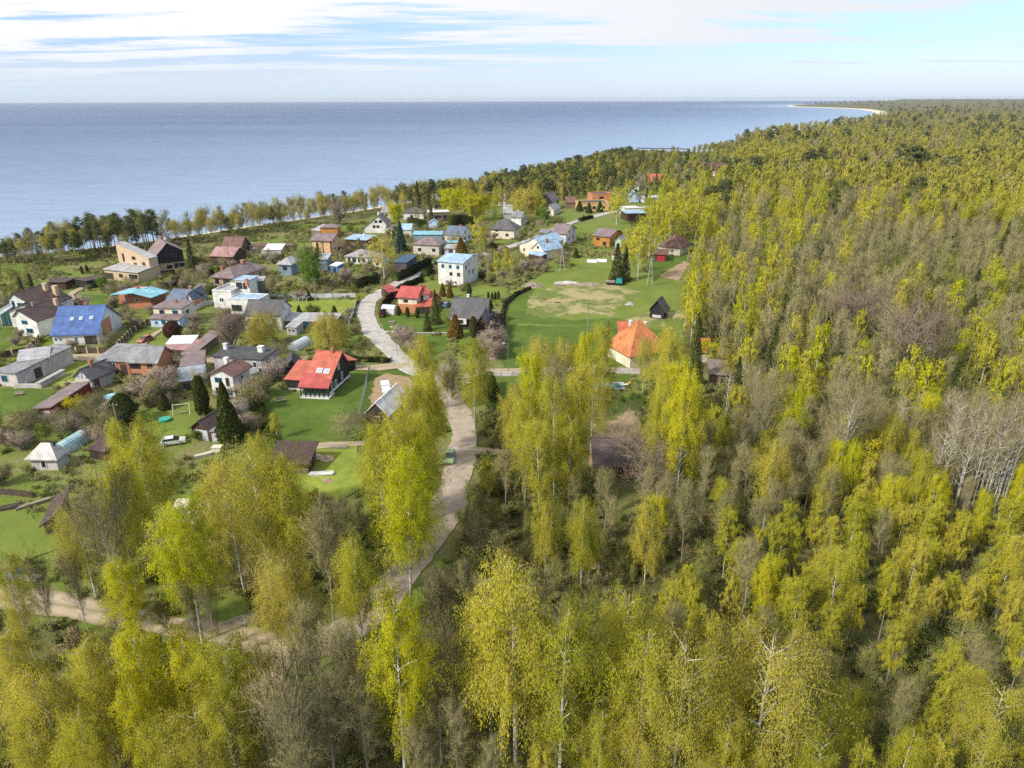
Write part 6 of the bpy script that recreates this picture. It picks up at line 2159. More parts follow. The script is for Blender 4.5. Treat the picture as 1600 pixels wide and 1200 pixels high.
for v in range(2):
    reg('oak', 0, 17, *broadleaf(200 + v, 17, 8.0, .22, 34, 0, .07, .16, -.1, p_round, up=(22, 66), twigs=12000, tw=.03, tl=1.0, spread=.12, trunk_r=.68, limb_k=5, sub=2.0, wig=.25, thick=.46), [L_olive, B_oak, L_otwig], B_oak)
    reg('tall_bare', 0, 18, *broadleaf(210 + v, 18, 4.2, .25, 30, 200, .07, .16, -.1, p_round, up=(40, 75), twigs=7500, tw=.026, tl=.9, spread=.2, limb_k=4), [L_olive, B_white if v else B_grey, L_twig], B_white if v else B_grey)
    reg('coast_tree', 0, 15, *broadleaf(220 + v, 15, 3.4, .32, 22, 1300, .2, .32, .0, p_round, up=(35, 70), twigs=1500, tw=.06, tl=.9, spread=.22), [L_ochre if v else L_birch, B_grey, L_btwig], B_grey)
    reg('dead_tree', 0, 14, *broadleaf(230 + v, 14, 2.0, .5, 12, 0, .07, .16, -.1, p_slim, up=(35, 70), twigs=200, tw=.026, tl=.6, spread=.1, limb_k=4, trunk_r=.14), [L_olive, B_white, L_twig], B_white)
reg('green_tree', 0, 13, *broadleaf(240, 13, 3.9, .12, 34, 12000, .16, .24, .1, p_round, up=(30, 66), spread=.2), [L_green, B_grey, L_btwig], B_grey)
reg('yellow_tree', 0, 13, *broadleaf(241, 13, 4.6, .1, 36, 9000, .24, .34, .1, p_round, up=(25, 66), spread=.17), [L_yellow, B_grey, L_btwig], B_grey)
reg('lime_tree', 0, 13, *broadleaf(242, 13, 4.6, .1, 36, 9000, .24, .34, .1, p_round, up=(25, 66), spread=.17), [L_bright, B_grey, L_btwig], B_grey)
reg('ochre_tree', 0, 13, *broadleaf(243, 13, 4.8, .1, 36, 7000, .24, .34, .1, p_round, up=(25, 66), spread=.2, twigs=1500, tw=.05, tl=.8), [L_ochre, B_grey, L_btwig], B_grey)
reg('willow', 0, 9, *broadleaf(244, 9, 4.6, .16, 32, 12000, .07, .34, .95, p_round, up=(25, 60), spread=.16, twigs=2500, tw=.025, tl=.9), [L_ochre, B_grey, L_btwig], B_grey)
reg('thuja', 0, 6, *dense(250, 6, 1.0, 4200, .10, .22, 'col'), [L_thuja], B_grey)
reg('thuja_cone', 0, 6, *dense(251, 6, 2.0, 6000, .12, .25, 'cone'), [L_thuja], B_grey)
reg('thuja_rust', 0, 6, *dense(252, 6, 2.0, 6000, .12, .25, 'cone'), [L_rthuja], B_grey)
reg('ball_shrub', 0, 4, *dense(253, 4, 2.2, 5000, .10, .2, 'round'), [L_maroon], B_grey)
reg('round_thuja', 0, 7, *dense(254, 7, 2.7, 8000, .14, .28, 'round'), [L_thuja], B_grey)
reg('blue_spruce', 0, 12, *conifer(255, 12, 3.0, 9000, .14, .38), [L_bspruce, B_grey], B_grey)
reg('forsythia', 0, 3, *bush(256, 3, 1.8, 2600, .10, .16, 500), [L_yellow, B_grey, L_btwig], B_grey)
reg('yellow_maple', 0, 8, *broadleaf(257, 8, 2.3, .2, 24, 2200, .16, .2, .1, p_birch, up=(40, 68), spread=.15, twigs=1200, tw=.02, tl=.5), [L_yellow, B_grey, L_btwig], B_grey)


def hedge(label, pts, h, w, m=None, group=None):
    """clipped hedge: sprays on a closed body along a line of pixels"""
    m = m or L_thuja
    line = [P(a, b)[:2] for a, b in pts]
    o = line[0]
    rg = np.random.default_rng(int(pts[0][0] * 3 + pts[0][1]))
    G = Geo()
    for a, b in zip(line[:-1], line[1:]):
        L = np.linalg.norm(b - a)
        d = (b - a) / L
        nn = np.array([-d[1], d[0]])
        n = int(L * (h * 2 + w) * 28)
        u = rg.random(n) * (L + w * .6) - w * .3
        f = rg.random(n) * (2 * h + w)
        off = np.where(f < h, -w / 2, np.where(f < h + w, f - h - w / 2, w / 2))
        z = np.where(f < h, f, np.where(f < h + w, h, 2 * h + w - f))
        c2 = (a - o) + d * u[:, None] + nn * (off + rg.normal(0, .08, n))[:, None]
        c = np.column_stack([c2, np.maximum(.06, z + rg.normal(0, .1, n) + .12 * np.sin(u * 1.3))])
        v = unit(rg, n)
        G.cards(c, v * .13, perp(rg, v) * .07, 0)
        q = [(a - o) - nn * w * .4, (b - o) - nn * w * .4, (b - o) + nn * w * .4, (a - o) + nn * w * .4]
        vb = np.array([[*p_, 0.0] for p_ in q] + [[*p_, h * .9] for p_ in q])
        G.add(vb, [[0, 1, 5, 4], [1, 2, 6, 5], [2, 3, 7, 6], [3, 0, 4, 7], [4, 5, 6, 7]], 0)
    ob = link('hedge', G.mesh('hedge', [m]))
    ob.location = (o[0], o[1], 0)
    tag(ob, label, 'hedge', group)


hedge('long clipped dark hedge left of the road, beside the dark blue garage', [(618, 440), (642, 430), (670, 414)], 2.6, 2.2)
hedge('clipped hedge right of the road in front of the white cube house', [(664, 432), (678, 424), (688, 418)], 2.4, 2.6)
hedge('low hedge along the road behind the red roofed house', [(616, 460), (636, 449), (660, 440)], 1.8, 1.6)
hedge('rounded hedge left of the road bend', [(552, 452), (570, 447), (592, 442)], 2.8, 3.0)
hedge('low hedge behind the garden right of the white cube house', [(746, 433), (772, 440)], 1.8, 1.6)
hedge('dark hedge at the near side of the small square lawn', [(764, 642), (800, 641)], 1.8, 1.8)
hedge('dark tall hedge at the left of the small square lawn', [(766, 634), (764, 604)], 3.2, 1.8)
hedge('long hedge between the tan villa garden and the turquoise roof', [(250, 452), (300, 438), (345, 425)], 1.8, 1.5)
hedge('hedge behind the white yard fence', [(270, 458), (310, 460), (336, 459)], 2.0, 2.0)
hedge('maroon brown clipped hedge left of the red roofed house', [(597, 497), (603, 478), (612, 466)], 1.8, 1.4, L_maroon)
hedge('tall clipped block hedge by the dark grey bungalow of the sea houses', [(702, 352), (720, 351), (737, 354)], 4.5, 4.0)
hedge('tall dark hedge under the white bungalow', [(640, 352), (664, 357)], 4.0, 2.5)
hedge('short dark hedge beside the far road', [(905, 346), (925, 341)], 1.6, 1.6)
hedge('short boxy hedge next to the lawn driveway', [(172, 553), (183, 553)], 2.6, 2.4)
hedge('clipped hedge right of the bend at the middle of the village road', [(764, 396), (772, 392)], 3.0, 3.0)
hedge('bare leafless hedge on the left edge of the meadow', [(783, 500), (790, 476), (806, 462), (828, 452)], 1.0, .9, L_twig)
hedge('fence line hedge between the red roof lawn and the orchard', [(430, 700), (410, 660), (405, 610)], 1.4, 1.2, L_under)
hedge('dark green strip of low hedge behind the side lane', [(545, 563), (580, 565), (610, 566)], 1.0, 1.4)
hedge('reddish brown bare hedge right of the dark grey tiled house', [(772, 562), (771, 530), (780, 510)], 3.6, 3.4, L_ptwig)

# ---------------------------------------------------------------- planting
# kind -> (object name, category, look, crown-less single mesh when far)
INFO = {
    'birch': ('birch_tree', 'birch', 'yellow green birch with white trunk'),
    'bright_birch': ('birch_tree', 'birch', 'bright lime green birch'),
    'ochre_birch': ('birch_tree', 'birch', 'ochre tinted thin leaved birch'),
    'young_birch': ('young_birch_tree', 'young birch', 'slender young yellow green birch'),
    'alder': ('alder_tree', 'alder', 'bare grey brown alder'),
    'olive_tree': ('budding_tree', 'budding tree', 'low olive green budding tree'),
    'pine': ('pine_tree', 'pine', 'dark green pine with bare trunk'),
    'spruce': ('spruce_tree', 'spruce', 'dark pointed spruce'),
    'fruit_tree': ('fruit_tree', 'fruit tree', 'bare grey fruit tree'),
    'mauve_bush': ('bare_bush', 'bush', 'mauve brown leafless bush'),
    'grey_bush': ('bare_bush', 'bush', 'grey twiggy bush'),
    'leafy_bush': ('leafy_bush', 'bush', 'low dark green bush'),
    'blossom_bush': ('blossoming_bush', 'bush', 'pale pink blossoming bush'),
    'oak': ('oak_tree', 'oak', 'huge bare spreading oak'),
    'tall_bare': ('bare_tree', 'bare tree', 'tall leafless tree with fine twigs'),
    'coast_tree': ('coastal_tree', 'tree', 'thin leaved coastal tree'),
    'dead_tree': ('bare_trunk_tree', 'bare tree', 'thin pale bare trunk'),
    'green_tree': ('leafy_tree', 'tree', 'rounded fresh green tree'),
    'yellow_tree': ('maple_tree', 'maple', 'round bright yellow maple'),
    'lime_tree': ('maple_tree', 'maple', 'round lime green maple'),
    'ochre_tree': ('leafy_tree', 'tree', 'round ochre coloured tree'),
    'willow': ('willow_tree', 'willow', 'weeping pale yellow willow'),
    'thuja': ('thuja', 'thuja', 'narrow columnar dark thuja'),
    'thuja_cone': ('thuja', 'thuja', 'dark green cone shaped thuja'),
    'thuja_rust': ('thuja', 'thuja', 'rusty brown cone shaped thuja'),
    'ball_shrub': ('round_shrub', 'shrub', 'maroon ball shaped shrub'),
    'round_thuja': ('thuja', 'thuja', 'broad rounded brownish thuja'),
    'blue_spruce': ('spruce_tree', 'spruce', 'dense blue green spruce'),
    'forsythia': ('forsythia_bush', 'bush', 'bright yellow flowering bush'),
    'yellow_maple': ('yellow_flowering_tree', 'tree', 'ragged bright yellow flowering tree'),
}
rg = np.random.default_rng(77)
PL = []


def near_road(x, y, m=1.2):
    return any(distline([x], [y], list(l_[::3]) + [l_[-1]])[0] < w + m for l_, w in ROADS)


def put(kind, p, H, w=1.0, label=None, group=None):
    PL.append(dict(kind=kind, x=float(p[0]), y=float(p[1]), H=H, w=w, label=label, group=group, hero=True))


def top(kind, px, py, H, w=1.0, label=None):
    put(kind, P(px, py, H), H, w, label)


def bas(kind, px, py, H, w=1.0, label=None):
    put(kind, P(px, py), H, w, label)


# birches left of the road bend
for a in [(657, 524, 17), (664, 574, 19), (638, 598, 17), (672, 606, 15), (612, 640, 20), (590, 655, 18), (652, 640, 19), (596, 705, 19), (655, 660, 17), (644, 705, 18)]:
    top('birch', *a)
top('bright_birch', 624, 688, 24, 1.05)
top('bright_birch', 672, 580, 16, .8)
top('birch', 738, 534, 18)
top('alder', 702, 548, 9, 1.2)
top('alder', 716, 585, 8)
top('olive_tree', 704, 572, 8, 1.1)
bas('thuja', 767, 634, 7, 1.3)
# between lane and cabin
for k, a in [('ochre_birch', (848, 524, 18)), ('ochre_birch', (884, 528, 15)), ('bright_birch', (832, 546, 21, .8)), ('birch', (870, 588, 22, .8)), ('birch', (904, 588, 21, .8)),
             ('birch', (818, 620, 18, .9)), ('birch', (846, 650, 18)), ('birch', (892, 645, 17)), ('bright_birch', (916, 518, 18, .7)), ('birch', (946, 506, 20)), ('ochre_birch', (930, 556, 19)),
             ('ochre_birch', (1010, 526, 13, .9)), ('birch', (1050, 508, 21)), ('spruce', (1092, 514, 14)), ('bright_birch', (1062, 560, 20, .8)), ('bright_birch', (1078, 570, 25, .8)),
             ('birch', (1042, 590, 21, .8)), ('birch', (802, 600, 17, .8)), ('alder', (870, 555, 16)), ('alder', (820, 690, 12)), ('alder', (790, 700, 11)),
             ('tall_bare', (1176, 620, 16, .7)), ('ochre_tree', (1150, 540, 9, .8)), ('forsythia', (1117, 528, 6, 1.2)), 
             ('bright_birch', (1245, 596, 18)), ('tall_bare', (1212, 555, 22, .8)), ('tall_bare', (1345, 555, 24, .8)), ('yellow_maple', (1366, 672, 11)),
             ('bright_birch', (1503, 432, 17, .8)), ('bright_birch', (1510, 510, 12, .9)), ('birch', (1275, 476, 12)), ('spruce', (1456, 428, 13)), ('spruce', (1198, 838, 11)), ('spruce', (1426, 556, 10)),
             ('yellow_maple', (1095, 425, 11, 1.2)), ('yellow_maple', (1110, 395, 9))]:
    top(k, *a)
put('oak', P(1012, 776), 17, .95, 'huge bare oak spreading its limbs over the log cabin')
put('oak', P(1416, 605), 23, .82, 'biggest bare oak with dark trunk in the middle of the wood')
put('oak', P(1322, 545), 20, .8, 'second bare oak left of the biggest oak')
put('oak', P(365, 562), 14.5, .75, 'large bare many limbed tree right of the sagging grey roof')
put('oak', P(531, 352), 15, .8, 'dark bare tree near the sea in front of the low brown house')
LANDMARKS.append((*P(1416, 605)[:2], 'the biggest bare oak'))
LANDMARKS.append((*P(1245, 735)[:2], 'the lime green lone birch'))
LANDMARKS.append((*P(1366, 770)[:2], 'the ragged yellow tree'))
LANDMARKS.append((*P(720, 760)[:2], 'the bend of the gravel road'))
LANDMARKS.append((*P(330, 985)[:2], 'the two rut dirt road'))
LANDMARKS.append((*P(702, 719)[:2], 'the light green car'))
# left groups
for k, a in [('birch', (205, 662, 22, 1.2)), ('birch', (168, 735, 18)), ('bright_birch', (270, 776, 20, 1.2)), ('ochre_birch', (386, 690, 23, 1.05)),
             ('ochre_birch', (345, 712, 20, .85)), ('birch', (436, 712, 21, 1.1)), ('alder', (500, 785, 17)), ('bright_birch', (190, 874, 13, 1.3)), ('ochre_birch', (436, 860, 17)),
             ('birch', (462, 880, 15)), ('birch', (550, 838, 18, .85)), ('tall_bare', (140, 722, 22, .8)), ('ochre_birch', (112, 790, 14)), 
             ('alder', (530, 770, 15)), ('forsythia', (488, 766, 3.2)), ('birch', (395, 675, 15, .9)), ('birch', (180, 655, 14)),
             ('tall_bare', (160, 905, 10, .45)), ('tall_bare', (188, 912, 10, .4)), ('tall_bare', (284, 895, 12, .4)), ('tall_bare', (318, 900, 12, .4)), ('olive_tree', (250, 930, 6)), ('tall_bare', (100, 850, 13, .5)), ('tall_bare', (40, 850, 14, .5)), ('ochre_birch', (2, 868, 15, .7)),
             ('birch', (4, 985, 15)), ('birch', (122, 1003, 17, 1.1)), ('birch', (62, 1050, 16, 1.1)), ('bright_birch', (216, 980, 18)), ('bright_birch', (276, 998, 17)), ('birch', (346, 1003, 18, 1.1)), ('birch', (386, 1022, 16)),
             ('ochre_birch', (302, 1090, 15)), ('bright_birch', (190, 1072, 15)), ('birch', (118, 1110, 14)), ('birch', (244, 1130, 14)), ('birch', (25, 1110, 13)), ('birch', (352, 1092, 15)), 
             ('tall_bare', (440, 1018, 19, .8)), ('alder', (520, 960, 16)), ('alder', (478, 935, 15)), ('alder', (545, 985, 14)), ('alder', (500, 1040, 15)), ('alder', (560, 1060, 14)), ('alder', (410, 1100, 12)), ('alder', (455, 1120, 13)),
             ('bright_birch', (610, 935, 22, .95)), ('birch', (806, 878, 24, 1.2)), ('birch', (764, 925, 19, 1.1)), ('birch', (882, 942, 22, 1.1)), ('birch', (980, 925, 19)), ('birch', (1012, 985, 20)), ('ochre_birch', (1078, 985, 21, 1.1)),
             ('ochre_birch', (1216, 975, 21, 1.25)), ('birch', (1300, 1090, 12)), ('ochre_birch', (1580, 1060, 15)), ('bright_birch', (1030, 770, 11)),
             ('tall_bare', (660, 950, 15, .8)), ('tall_bare', (700, 940, 15, .8)), ('alder', (680, 1000, 15)), ('tall_bare', (742, 780, 12, .8)), ('birch', (1190, 1160, 10)), ('bright_birch', (1435, 1140, 9)),
             ('ochre_birch', (1008, 1090, 14)), ('birch', (940, 1110, 13)), ('alder', (650, 1130, 11)), ('alder', (710, 1090, 12)), ('olive_tree', (745, 1120, 8)), ('alder', (480, 1150, 11))]:
    top(k, *a)
# garden trees, traced at their tops
for k, a in [('willow', (511, 488, 10)), ('willow', (408, 486, 9.5)), ('green_tree', (481, 384, 15)), ('ochre_birch', (596, 366, 16, 1.6)), ('blue_spruce', (624, 346, 13)), ('yellow_tree', (743, 297, 16, 1.35)), ('lime_tree', (705, 291, 16, 1.35)),
             ('birch', (749, 340, 15, 1.4)), ('ochre_tree', (822, 290, 18, 1.3)), ('green_tree', (851, 322, 9, 1.2)), ('birch', (904, 284, 13, 1.4)), ('birch', (966, 292, 19, 1.8)), ('birch', (1002, 349, 20, 1.5)), ('birch', (986, 356, 17, 1.3)),
             ('spruce', (966, 380, 14, 1.2)), ('spruce', (979, 386, 12, 1.1)), ('birch', (776, 392, 10)), ('birch', (790, 388, 10)), ('birch', (800, 396, 9)), ('lime_tree', (616, 312, 13, .8)), ('green_tree', (690, 280, 13)), ('spruce', (651, 283, 17)),
             ('ochre_tree', (728, 277, 16, .8)), ('alder', (597, 434, 7, 1.2)), ('yellow_maple', (558, 458, 3.5)), ('thuja_rust', (720, 371, 9)), ('ochre_birch', (630, 300, 14)), ('thuja_rust', (720, 372, 8)),
             ('birch', (428, 645, 5.5, 1.2)), ('green_tree', (546, 350, 6)), ('green_tree', (157, 430, 6)), ('fruit_tree', (170, 440, 5))]:
    top(k, *a)
for i, (a, b) in enumerate([(1028, 312), (1040, 306), (1052, 300), (1064, 298), (1076, 300), (1088, 293), (1100, 298), (1112, 306), (1050, 314), (1062, 312), (1074, 314), (1020, 322), (1034, 320), (1120, 300), (1092, 310), (1106, 318)]):
    top('birch', a, b, 19 + (i % 3), 1.35)
for k, a in [('thuja', (318, 647, 8.5)), ('thuja_cone', (362, 688, 8.5)), ('thuja_cone', (353, 645, 7, .7)), ('round_thuja', (196, 662, 6.5)), ('ball_shrub', (271, 526, 4.4)), ('thuja_rust', (712, 527, 6.5)), ('thuja', (733, 466, 5)),
             ('thuja_rust', (692, 463, 4.5, .8)), ('thuja_rust', (703, 465, 4.5, .8)), ('spruce', (681, 506, 10)), ('spruce', (668, 517, 6, 1.3)), ('thuja', (623, 493, 3, 1.2)), ('thuja', (637, 495, 3, 1.2)), ('thuja', (652, 497, 3, 1.2)),
             ('thuja', (763, 468, 2.6, 1)), ('thuja', (769, 469, 2.6, 1)), ('thuja', (774, 468, 2.6, 1)), ('thuja', (779, 468, 2.8, 1)), ('thuja', (740, 527, 6, 1)), ('blossom_bush', (432, 594, 5.5, 1.3)), ('blossom_bush', (130, 483, 5, 1.2)), ('blossom_bush', (318, 432, 5)),
             ('blossom_bush', (375, 655, 4.5, 1.1)), ('mauve_bush', (540, 437, 4.5, 1.4)), ('thuja_cone', (523, 492, 3)), ('thuja_cone', (468, 492, 3)), ('leafy_bush', (485, 493, 3.5)), ('leafy_bush', (495, 492, 3)), ('fruit_tree', (547, 690, 7, 1.1)),
             ('mauve_bush', (636, 545, 6, 1.2)), ('mauve_bush', (648, 556, 5)), ('mauve_bush', (625, 535, 5)), ('mauve_bush', (771, 560, 6, 1.1)), ('mauve_bush', (773, 545, 6)), ('mauve_bush', (774, 528, 5)), ('mauve_bush', (705, 612, 7, .9)), ('olive_tree', (8, 472, 9)), ('olive_tree', (26, 456, 9)), ('olive_tree', (0, 448, 10)), ('olive_tree', (46, 446, 8)), ('alder', (60, 452, 9)), ('thuja_cone', (205, 432, 0.1)),
             ('leafy_bush', (675, 438, 2)), ('mauve_bush', (727, 438, 3)), ('fruit_tree', (782, 448, 4)), ('grey_bush', (722, 455, 3)), ('spruce', (302, 428, 13)), ('fruit_tree', (303, 448, 6)), ('fruit_tree', (316, 452, 7)),
             ('spruce', (55, 470, 9)), ('spruce', (38, 470, 8)), ('thuja', (129, 428, 3)), ('thuja', (137, 426, 3)), ('mauve_bush', (115, 545, 3)), ('mauve_bush', (25, 540, 3)), ('forsythia', (120, 645, 4)), ('thuja_cone', (258, 640, 4)),
             ('mauve_bush', (240, 625, 6, 1.5)), ('mauve_bush', (265, 610, 6, 1.3)), ('grey_bush', (215, 620, 5, 1.4)), ('grey_bush', (395, 640, 5, 1.4)), ('grey_bush', (408, 620, 5, 1.3)), ('mauve_bush', (385, 625, 5, 1.3)),
             ('thuja_cone', (905, 330, 6)), ('thuja_cone', (920, 333, 6)), ('thuja_cone', (937, 331, 6)), ('thuja_cone', (912, 341, 2)), ('spruce', (803, 366, 4)), ('leafy_bush', (706, 510, 3, 1.4)), ('mauve_bush', (760, 545, 5)),
             ('birch', (1056, 384, 9)), ('leafy_bush', (870, 372, 4)), ('thuja_cone', (900, 403, 4)), ('fruit_tree', (870, 410, 6)), ('fruit_tree', (880, 418, 6)), ('mauve_bush', (845, 420, 5)), ('mauve_bush', (820, 425, 5))]:
    if a[2] > .5:
        bas(k, *a)
for q in PL:
    if q['kind'] == 'oak' and q['H'] > 16:
        KEEPOUT.append((q['x'], q['y'], 7.5))
EXPL = np.array([[q['x'], q['y'], q['H']] for q in PL])


def free(x, y, tree=3.0, obj=1.0, road_m=1.5, sheets=True):
    """mask of points clear of roads, buildings, sheets and hero trees"""
    x = np.asarray(x, float)
    y = np.asarray(y, float)
    ok = np.ones(x.shape, bool)
    for l_, w in ROADS:
        ok &= distline(x, y, list(l_[::4]) + [l_[-1]]) > w + road_m
    for (a, b, r_) in KEEPOUT:
        ok &= np.hypot(x - a, y - b) > r_ + obj
    if sheets:
        for w in SHEETS:
            ok &= ~inpoly(x, y, w)
    if tree > 0:
        for a, b, _ in EXPL:
            ok &= np.hypot(x - a, y - b) > tree
    return ok


def scatter(kinds, probs, xs, ys, hr, wr=(.85, 1.15), group=None):
    ks = rg.choice(len(kinds), len(xs), p=np.array(probs) / sum(probs))
    for x, y, k in zip(xs, ys, ks):
        lo, hi = hr[kinds[k]] if isinstance(hr, dict) else hr
        PL.append(dict(kind=kinds[k], x=float(x), y=float(y), H=rg.uniform(lo, hi), w=rg.uniform(*wr), label=None, group=group, hero=False))


def jgrid(x0, x1, y0, y1, s, j=.42):
    gx, gy = np.meshgrid(np.arange(x0, x1, s), np.arange(y0, y1, s))
    return (gx + rg.uniform(-j, j, gx.shape) * s).ravel(), (gy + rg.uniform(-j, j, gy.shape) * s).ravel()


# -- the coastal strip of pines and thin trees
gx, gy = jgrid(-330, 330, 200, 1000, 4.6)
ds = distline(gx, gy, shore)
ins = inpoly(gx, gy, land_poly)
pp = proj(np.column_stack([gx, gy, np.zeros_like(gx)]))
depth = np.interp(pp[:, 0], [0, 250, 620, 760, 860, 1000, 1100, 1200], [60, 46, 44, 56, 100, 80, 70, 70])
m = ins & (ds > 20) & (ds < 20 + depth * .72) & (pp[:, 0] > -60) & (pp[:, 0] < 1160) & free(gx, gy, 3)
m &= ~((pp[:, 0] > 1040) & (pp[:, 0] < 1125) & (ds < 45) & (rg.random(gx.shape) < .75))
for a, b, c in [(-60, 250, dict(pine=.55, coast_tree=.25, alder=.15, birch=.05)), (250, 620, dict(pine=.06, coast_tree=.62, alder=.27, ochre_birch=.05)), (620, 760, dict(pine=.35, coast_tree=.4, ochre_tree=.1, alder=.15)),
                (760, 1000, dict(pine=.62, coast_tree=.18, birch=.20)), (1000, 1160, dict(pine=.2, alder=.35, coast_tree=.15, birch=.3))]:
    k = m & (pp[:, 0] >= a) & (pp[:, 0] < b)
    if a == 250:
        k &= rg.random(gx.shape) < .8
    scatter(list(c), list(c.values()), gx[k], gy[k], (9, 16) if a < 200 else (7, 14.5) if a < 700 else (9, 16.5) if a < 900 else (6, 12), (.75, 1.15))

for q in PL:
    if not q['hero']:
        x_ = proj(np.array([[q['x'], q['y'], 0.0]]))[0, 0]
        q['H'] *= float(np.interp(x_, [0, 70, 150], [.5, .8, 1.0]))
# -- the wood
BANDS = [(25, 120, 3.9), (120, 240, 4.6), (240, 420, 6.6), (420, 750, 9.5), (750, 1400, 15), (1400, 2800, 25), (2800, 5500, 46), (5500, 12500, 90)]
KN = ['young_birch', 'birch', 'bright_birch', 'alder', 'olive_tree', 'pine', 'spruce']


def zone(px, py, x, y):
    n = len(px)
    n1 = snoise(x, y, 14, 1.0)
    n2 = snoise(x, y, 60, 3.0)
    n3 = snoise(x, y, 400, 5.0)
    W_ = np.zeros((n, 7))

    def setw(mk, w):
        W_[mk] = w
    setw(np.ones(n, bool), [.62, .05, .05, .11, .18, 0, .006])
    setw((px < 1010) & (py > 640), [.07, .02, 0, .26, .64, 0, .006])
    setw((px < 1120) & (py > 640) & (py < 860), [.08, .04, 0, .27, .60, 0, .006])
    setw((py <= 780) & (px > 1080), [.16, .07, .03, .42, .28, 0, .03])
    setw((py <= 540), [.12, .10, .02, .50, .24, 0, .03])
    setw((py <= 430), [.03, .06, 0, .74, .14, 0, .02])
    setw((py <= 430) & (px < 1260), [.04, .22, .02, .46, .24, 0, .02])
    setw((py <= 345), [.0, .80, .05, .06, .06, .01, .02])
    setw((py <= 345) & (n2 > .60), [.0, .46, .02, .30, .17, .02, .02])
    setw((py <= 240), [0, .45, 0, .27, .20, .05, .03])
    setw((py <= 200), [0, .24, 0, .42, .24, .08, .02])
    setw((py <= 178), [0, .08, 0, .54, .24, .12, .02])
    far_ = (py <= 540) & (px > 1180)
    setw(far_ & (py > 430), [.08, .06, .02, .58, .23, 0, .03])
    W_[:, 0] *= np.where(far_, 1.0, .25 + 1.5 * n1)
    W_[:, 3] *= np.where(far_, 1.0, 1.8 - 1.6 * n1)
    n4 = snoise(x, y * 2.2, 130, 7.0)
    W_[:, 5] *= np.where(n4 > .68, 6.0, .06)
    W_[:, 3] *= np.where((py < 345) & (n2 > .62), 3.5, 1.0)
    W_ /= W_.sum(1)[:, None]
    return W_


HR = dict(young_birch=(8, 13), birch=(11, 16), bright_birch=(11, 15), alder=(9, 14), olive_tree=(4, 8), pine=(14, 19), spruce=(8, 14))
FOREST = []
for (r0_, r1_, s) in BANDS:
    xm = r1_ * math.tan(R(41))
    gx, gy = jgrid(-xm, xm, 0, r1_, s)
    rr_ = np.hypot(gx, gy)
    mk = (rr_ >= r0_) & (rr_ < r1_)
    gx, gy, rr_ = gx[mk], gy[mk], rr_[mk]
    z = ground_z(gx, gy)
    pm = proj(np.column_stack([gx, gy, z + 9]))
    p0 = proj(np.column_stack([gx, gy, z]))
    mk = (pm[:, 0] > -60) & (pm[:, 0] < 1660) & (pm[:, 1] < 1330) & (pm[:, 1] > 120)
    gx, gy, rr_, z, pm, p0 = gx[mk], gy[mk], rr_[mk], z[mk], pm[mk], p0[mk]
    k = 1 + np.clip((rr_ - 700) / 1500, 0, 6)
    ds = distline(gx, gy, shore)
    wood = inpoly(gx, gy, WOOD) | inpoly(gx, gy, WOOD2) | ((rr_ > 900) & inpoly(gx, gy, land_poly) & (p0[:, 0] > 1150))
    mk = wood & (ds > 26 * k)
    if rr_.size and r0_ < 800:
        mk &= free(gx, gy, 2.4, .5, 2.0)
    gx, gy, rr_, z, pm = gx[mk], gy[mk], rr_[mk], z[mk], pm[mk]
    if not len(gx):
        continue
    W_ = zone(pm[:, 0], pm[:, 1], gx, gy)
    cum = np.cumsum(W_, 1)
    ks = (rg.random(len(gx))[:, None] > cum).sum(1).clip(0, 6)
    grow = 1 + min(.5, r0_ / 9000)
    for x, y, z_, ki, rv, pxy in zip(gx, gy, z, ks, rr_, pm):
        kn = KN[ki]
        lo, hi = HR[kn]
        H = rg.uniform(lo, hi)
        if pxy[1] < 345:
            H *= rg.uniform(1.2, 1.65)
        elif pxy[1] < 560 and pxy[0] > 1050:
            H *= 1.18
        if kn == 'olive_tree' and rv > 240:
            H *= 1.5
        if kn in ('alder', 'olive_tree') and pxy[0] < 1010 and pxy[1] > 700:
            H *= .82
        PL.append(dict(kind=kn, x=float(x), y=float(y), z=float(z_), H=H, w=rg.uniform(.75, 1.1) * grow, label=None, group=None, hero=False, wood=True))

# keep what the photograph shows open: the roads, the cabin and the barns stay in sight
SEE = []
for (a, b, w) in [((722, 650), (722, 730), 17), ((722, 730), (706, 775), 16), ((706, 775), (680, 830), 18), ((680, 830), (650, 880), 20), ((650, 880), (612, 925), 20),
                  ((0, 940), (150, 955), 14), ((325, 988), (425, 1012), 12), ((932, 700), (975, 735), 12), ((1012, 470), (1040, 495), 8), ((60, 790), (100, 825), 10),
                  ((1032, 372), (1070, 398), 6), ((770, 600), (800, 640), 8), ((930, 604), (980, 602), 6), ((985, 510), (1035, 560), 14), ((740, 706), (800, 704), 6), ((990, 231), (1112, 237), 2), ((95, 528), (152, 530), 3), ((150, 580), (270, 580), 4), ((30, 505), (60, 515), 4), ((0, 590), (80, 575), 4), ((70, 630), (130, 612), 3), ((30, 720), (100, 725), 5), ((118, 600), (150, 602), 3),
                  ((90, 545), (170, 547), 3), ((90, 562), (145, 560), 3), ((236, 505), (290, 507), 3), ((335, 475), (415, 482), 3), ((392, 505), (445, 506), 3), ((340, 600), (392, 602), 4), ((190, 420), (285, 415), 3), ((340, 436), (405, 432), 3), ((624, 480), (660, 480), 3),
                  ((690, 430), (740, 430), 3), ((705, 505), (760, 505), 3), ((0, 572), (60, 563), 3), ((188, 470), (250, 472), 3), ((460, 535), (480, 540), 3), ((645, 390), (690, 390), 3), ((815, 390), (875, 390), 3), ((430, 505), (520, 508), 3)]:
    n_ = max(2, int(math.hypot(b[0] - a[0], b[1] - a[1]) / 8))
    for k_ in range(n_ + 1):
        SEE.append((a[0] + (b[0] - a[0]) * k_ / n_, a[1] + (b[1] - a[1]) * k_ / n_, w))
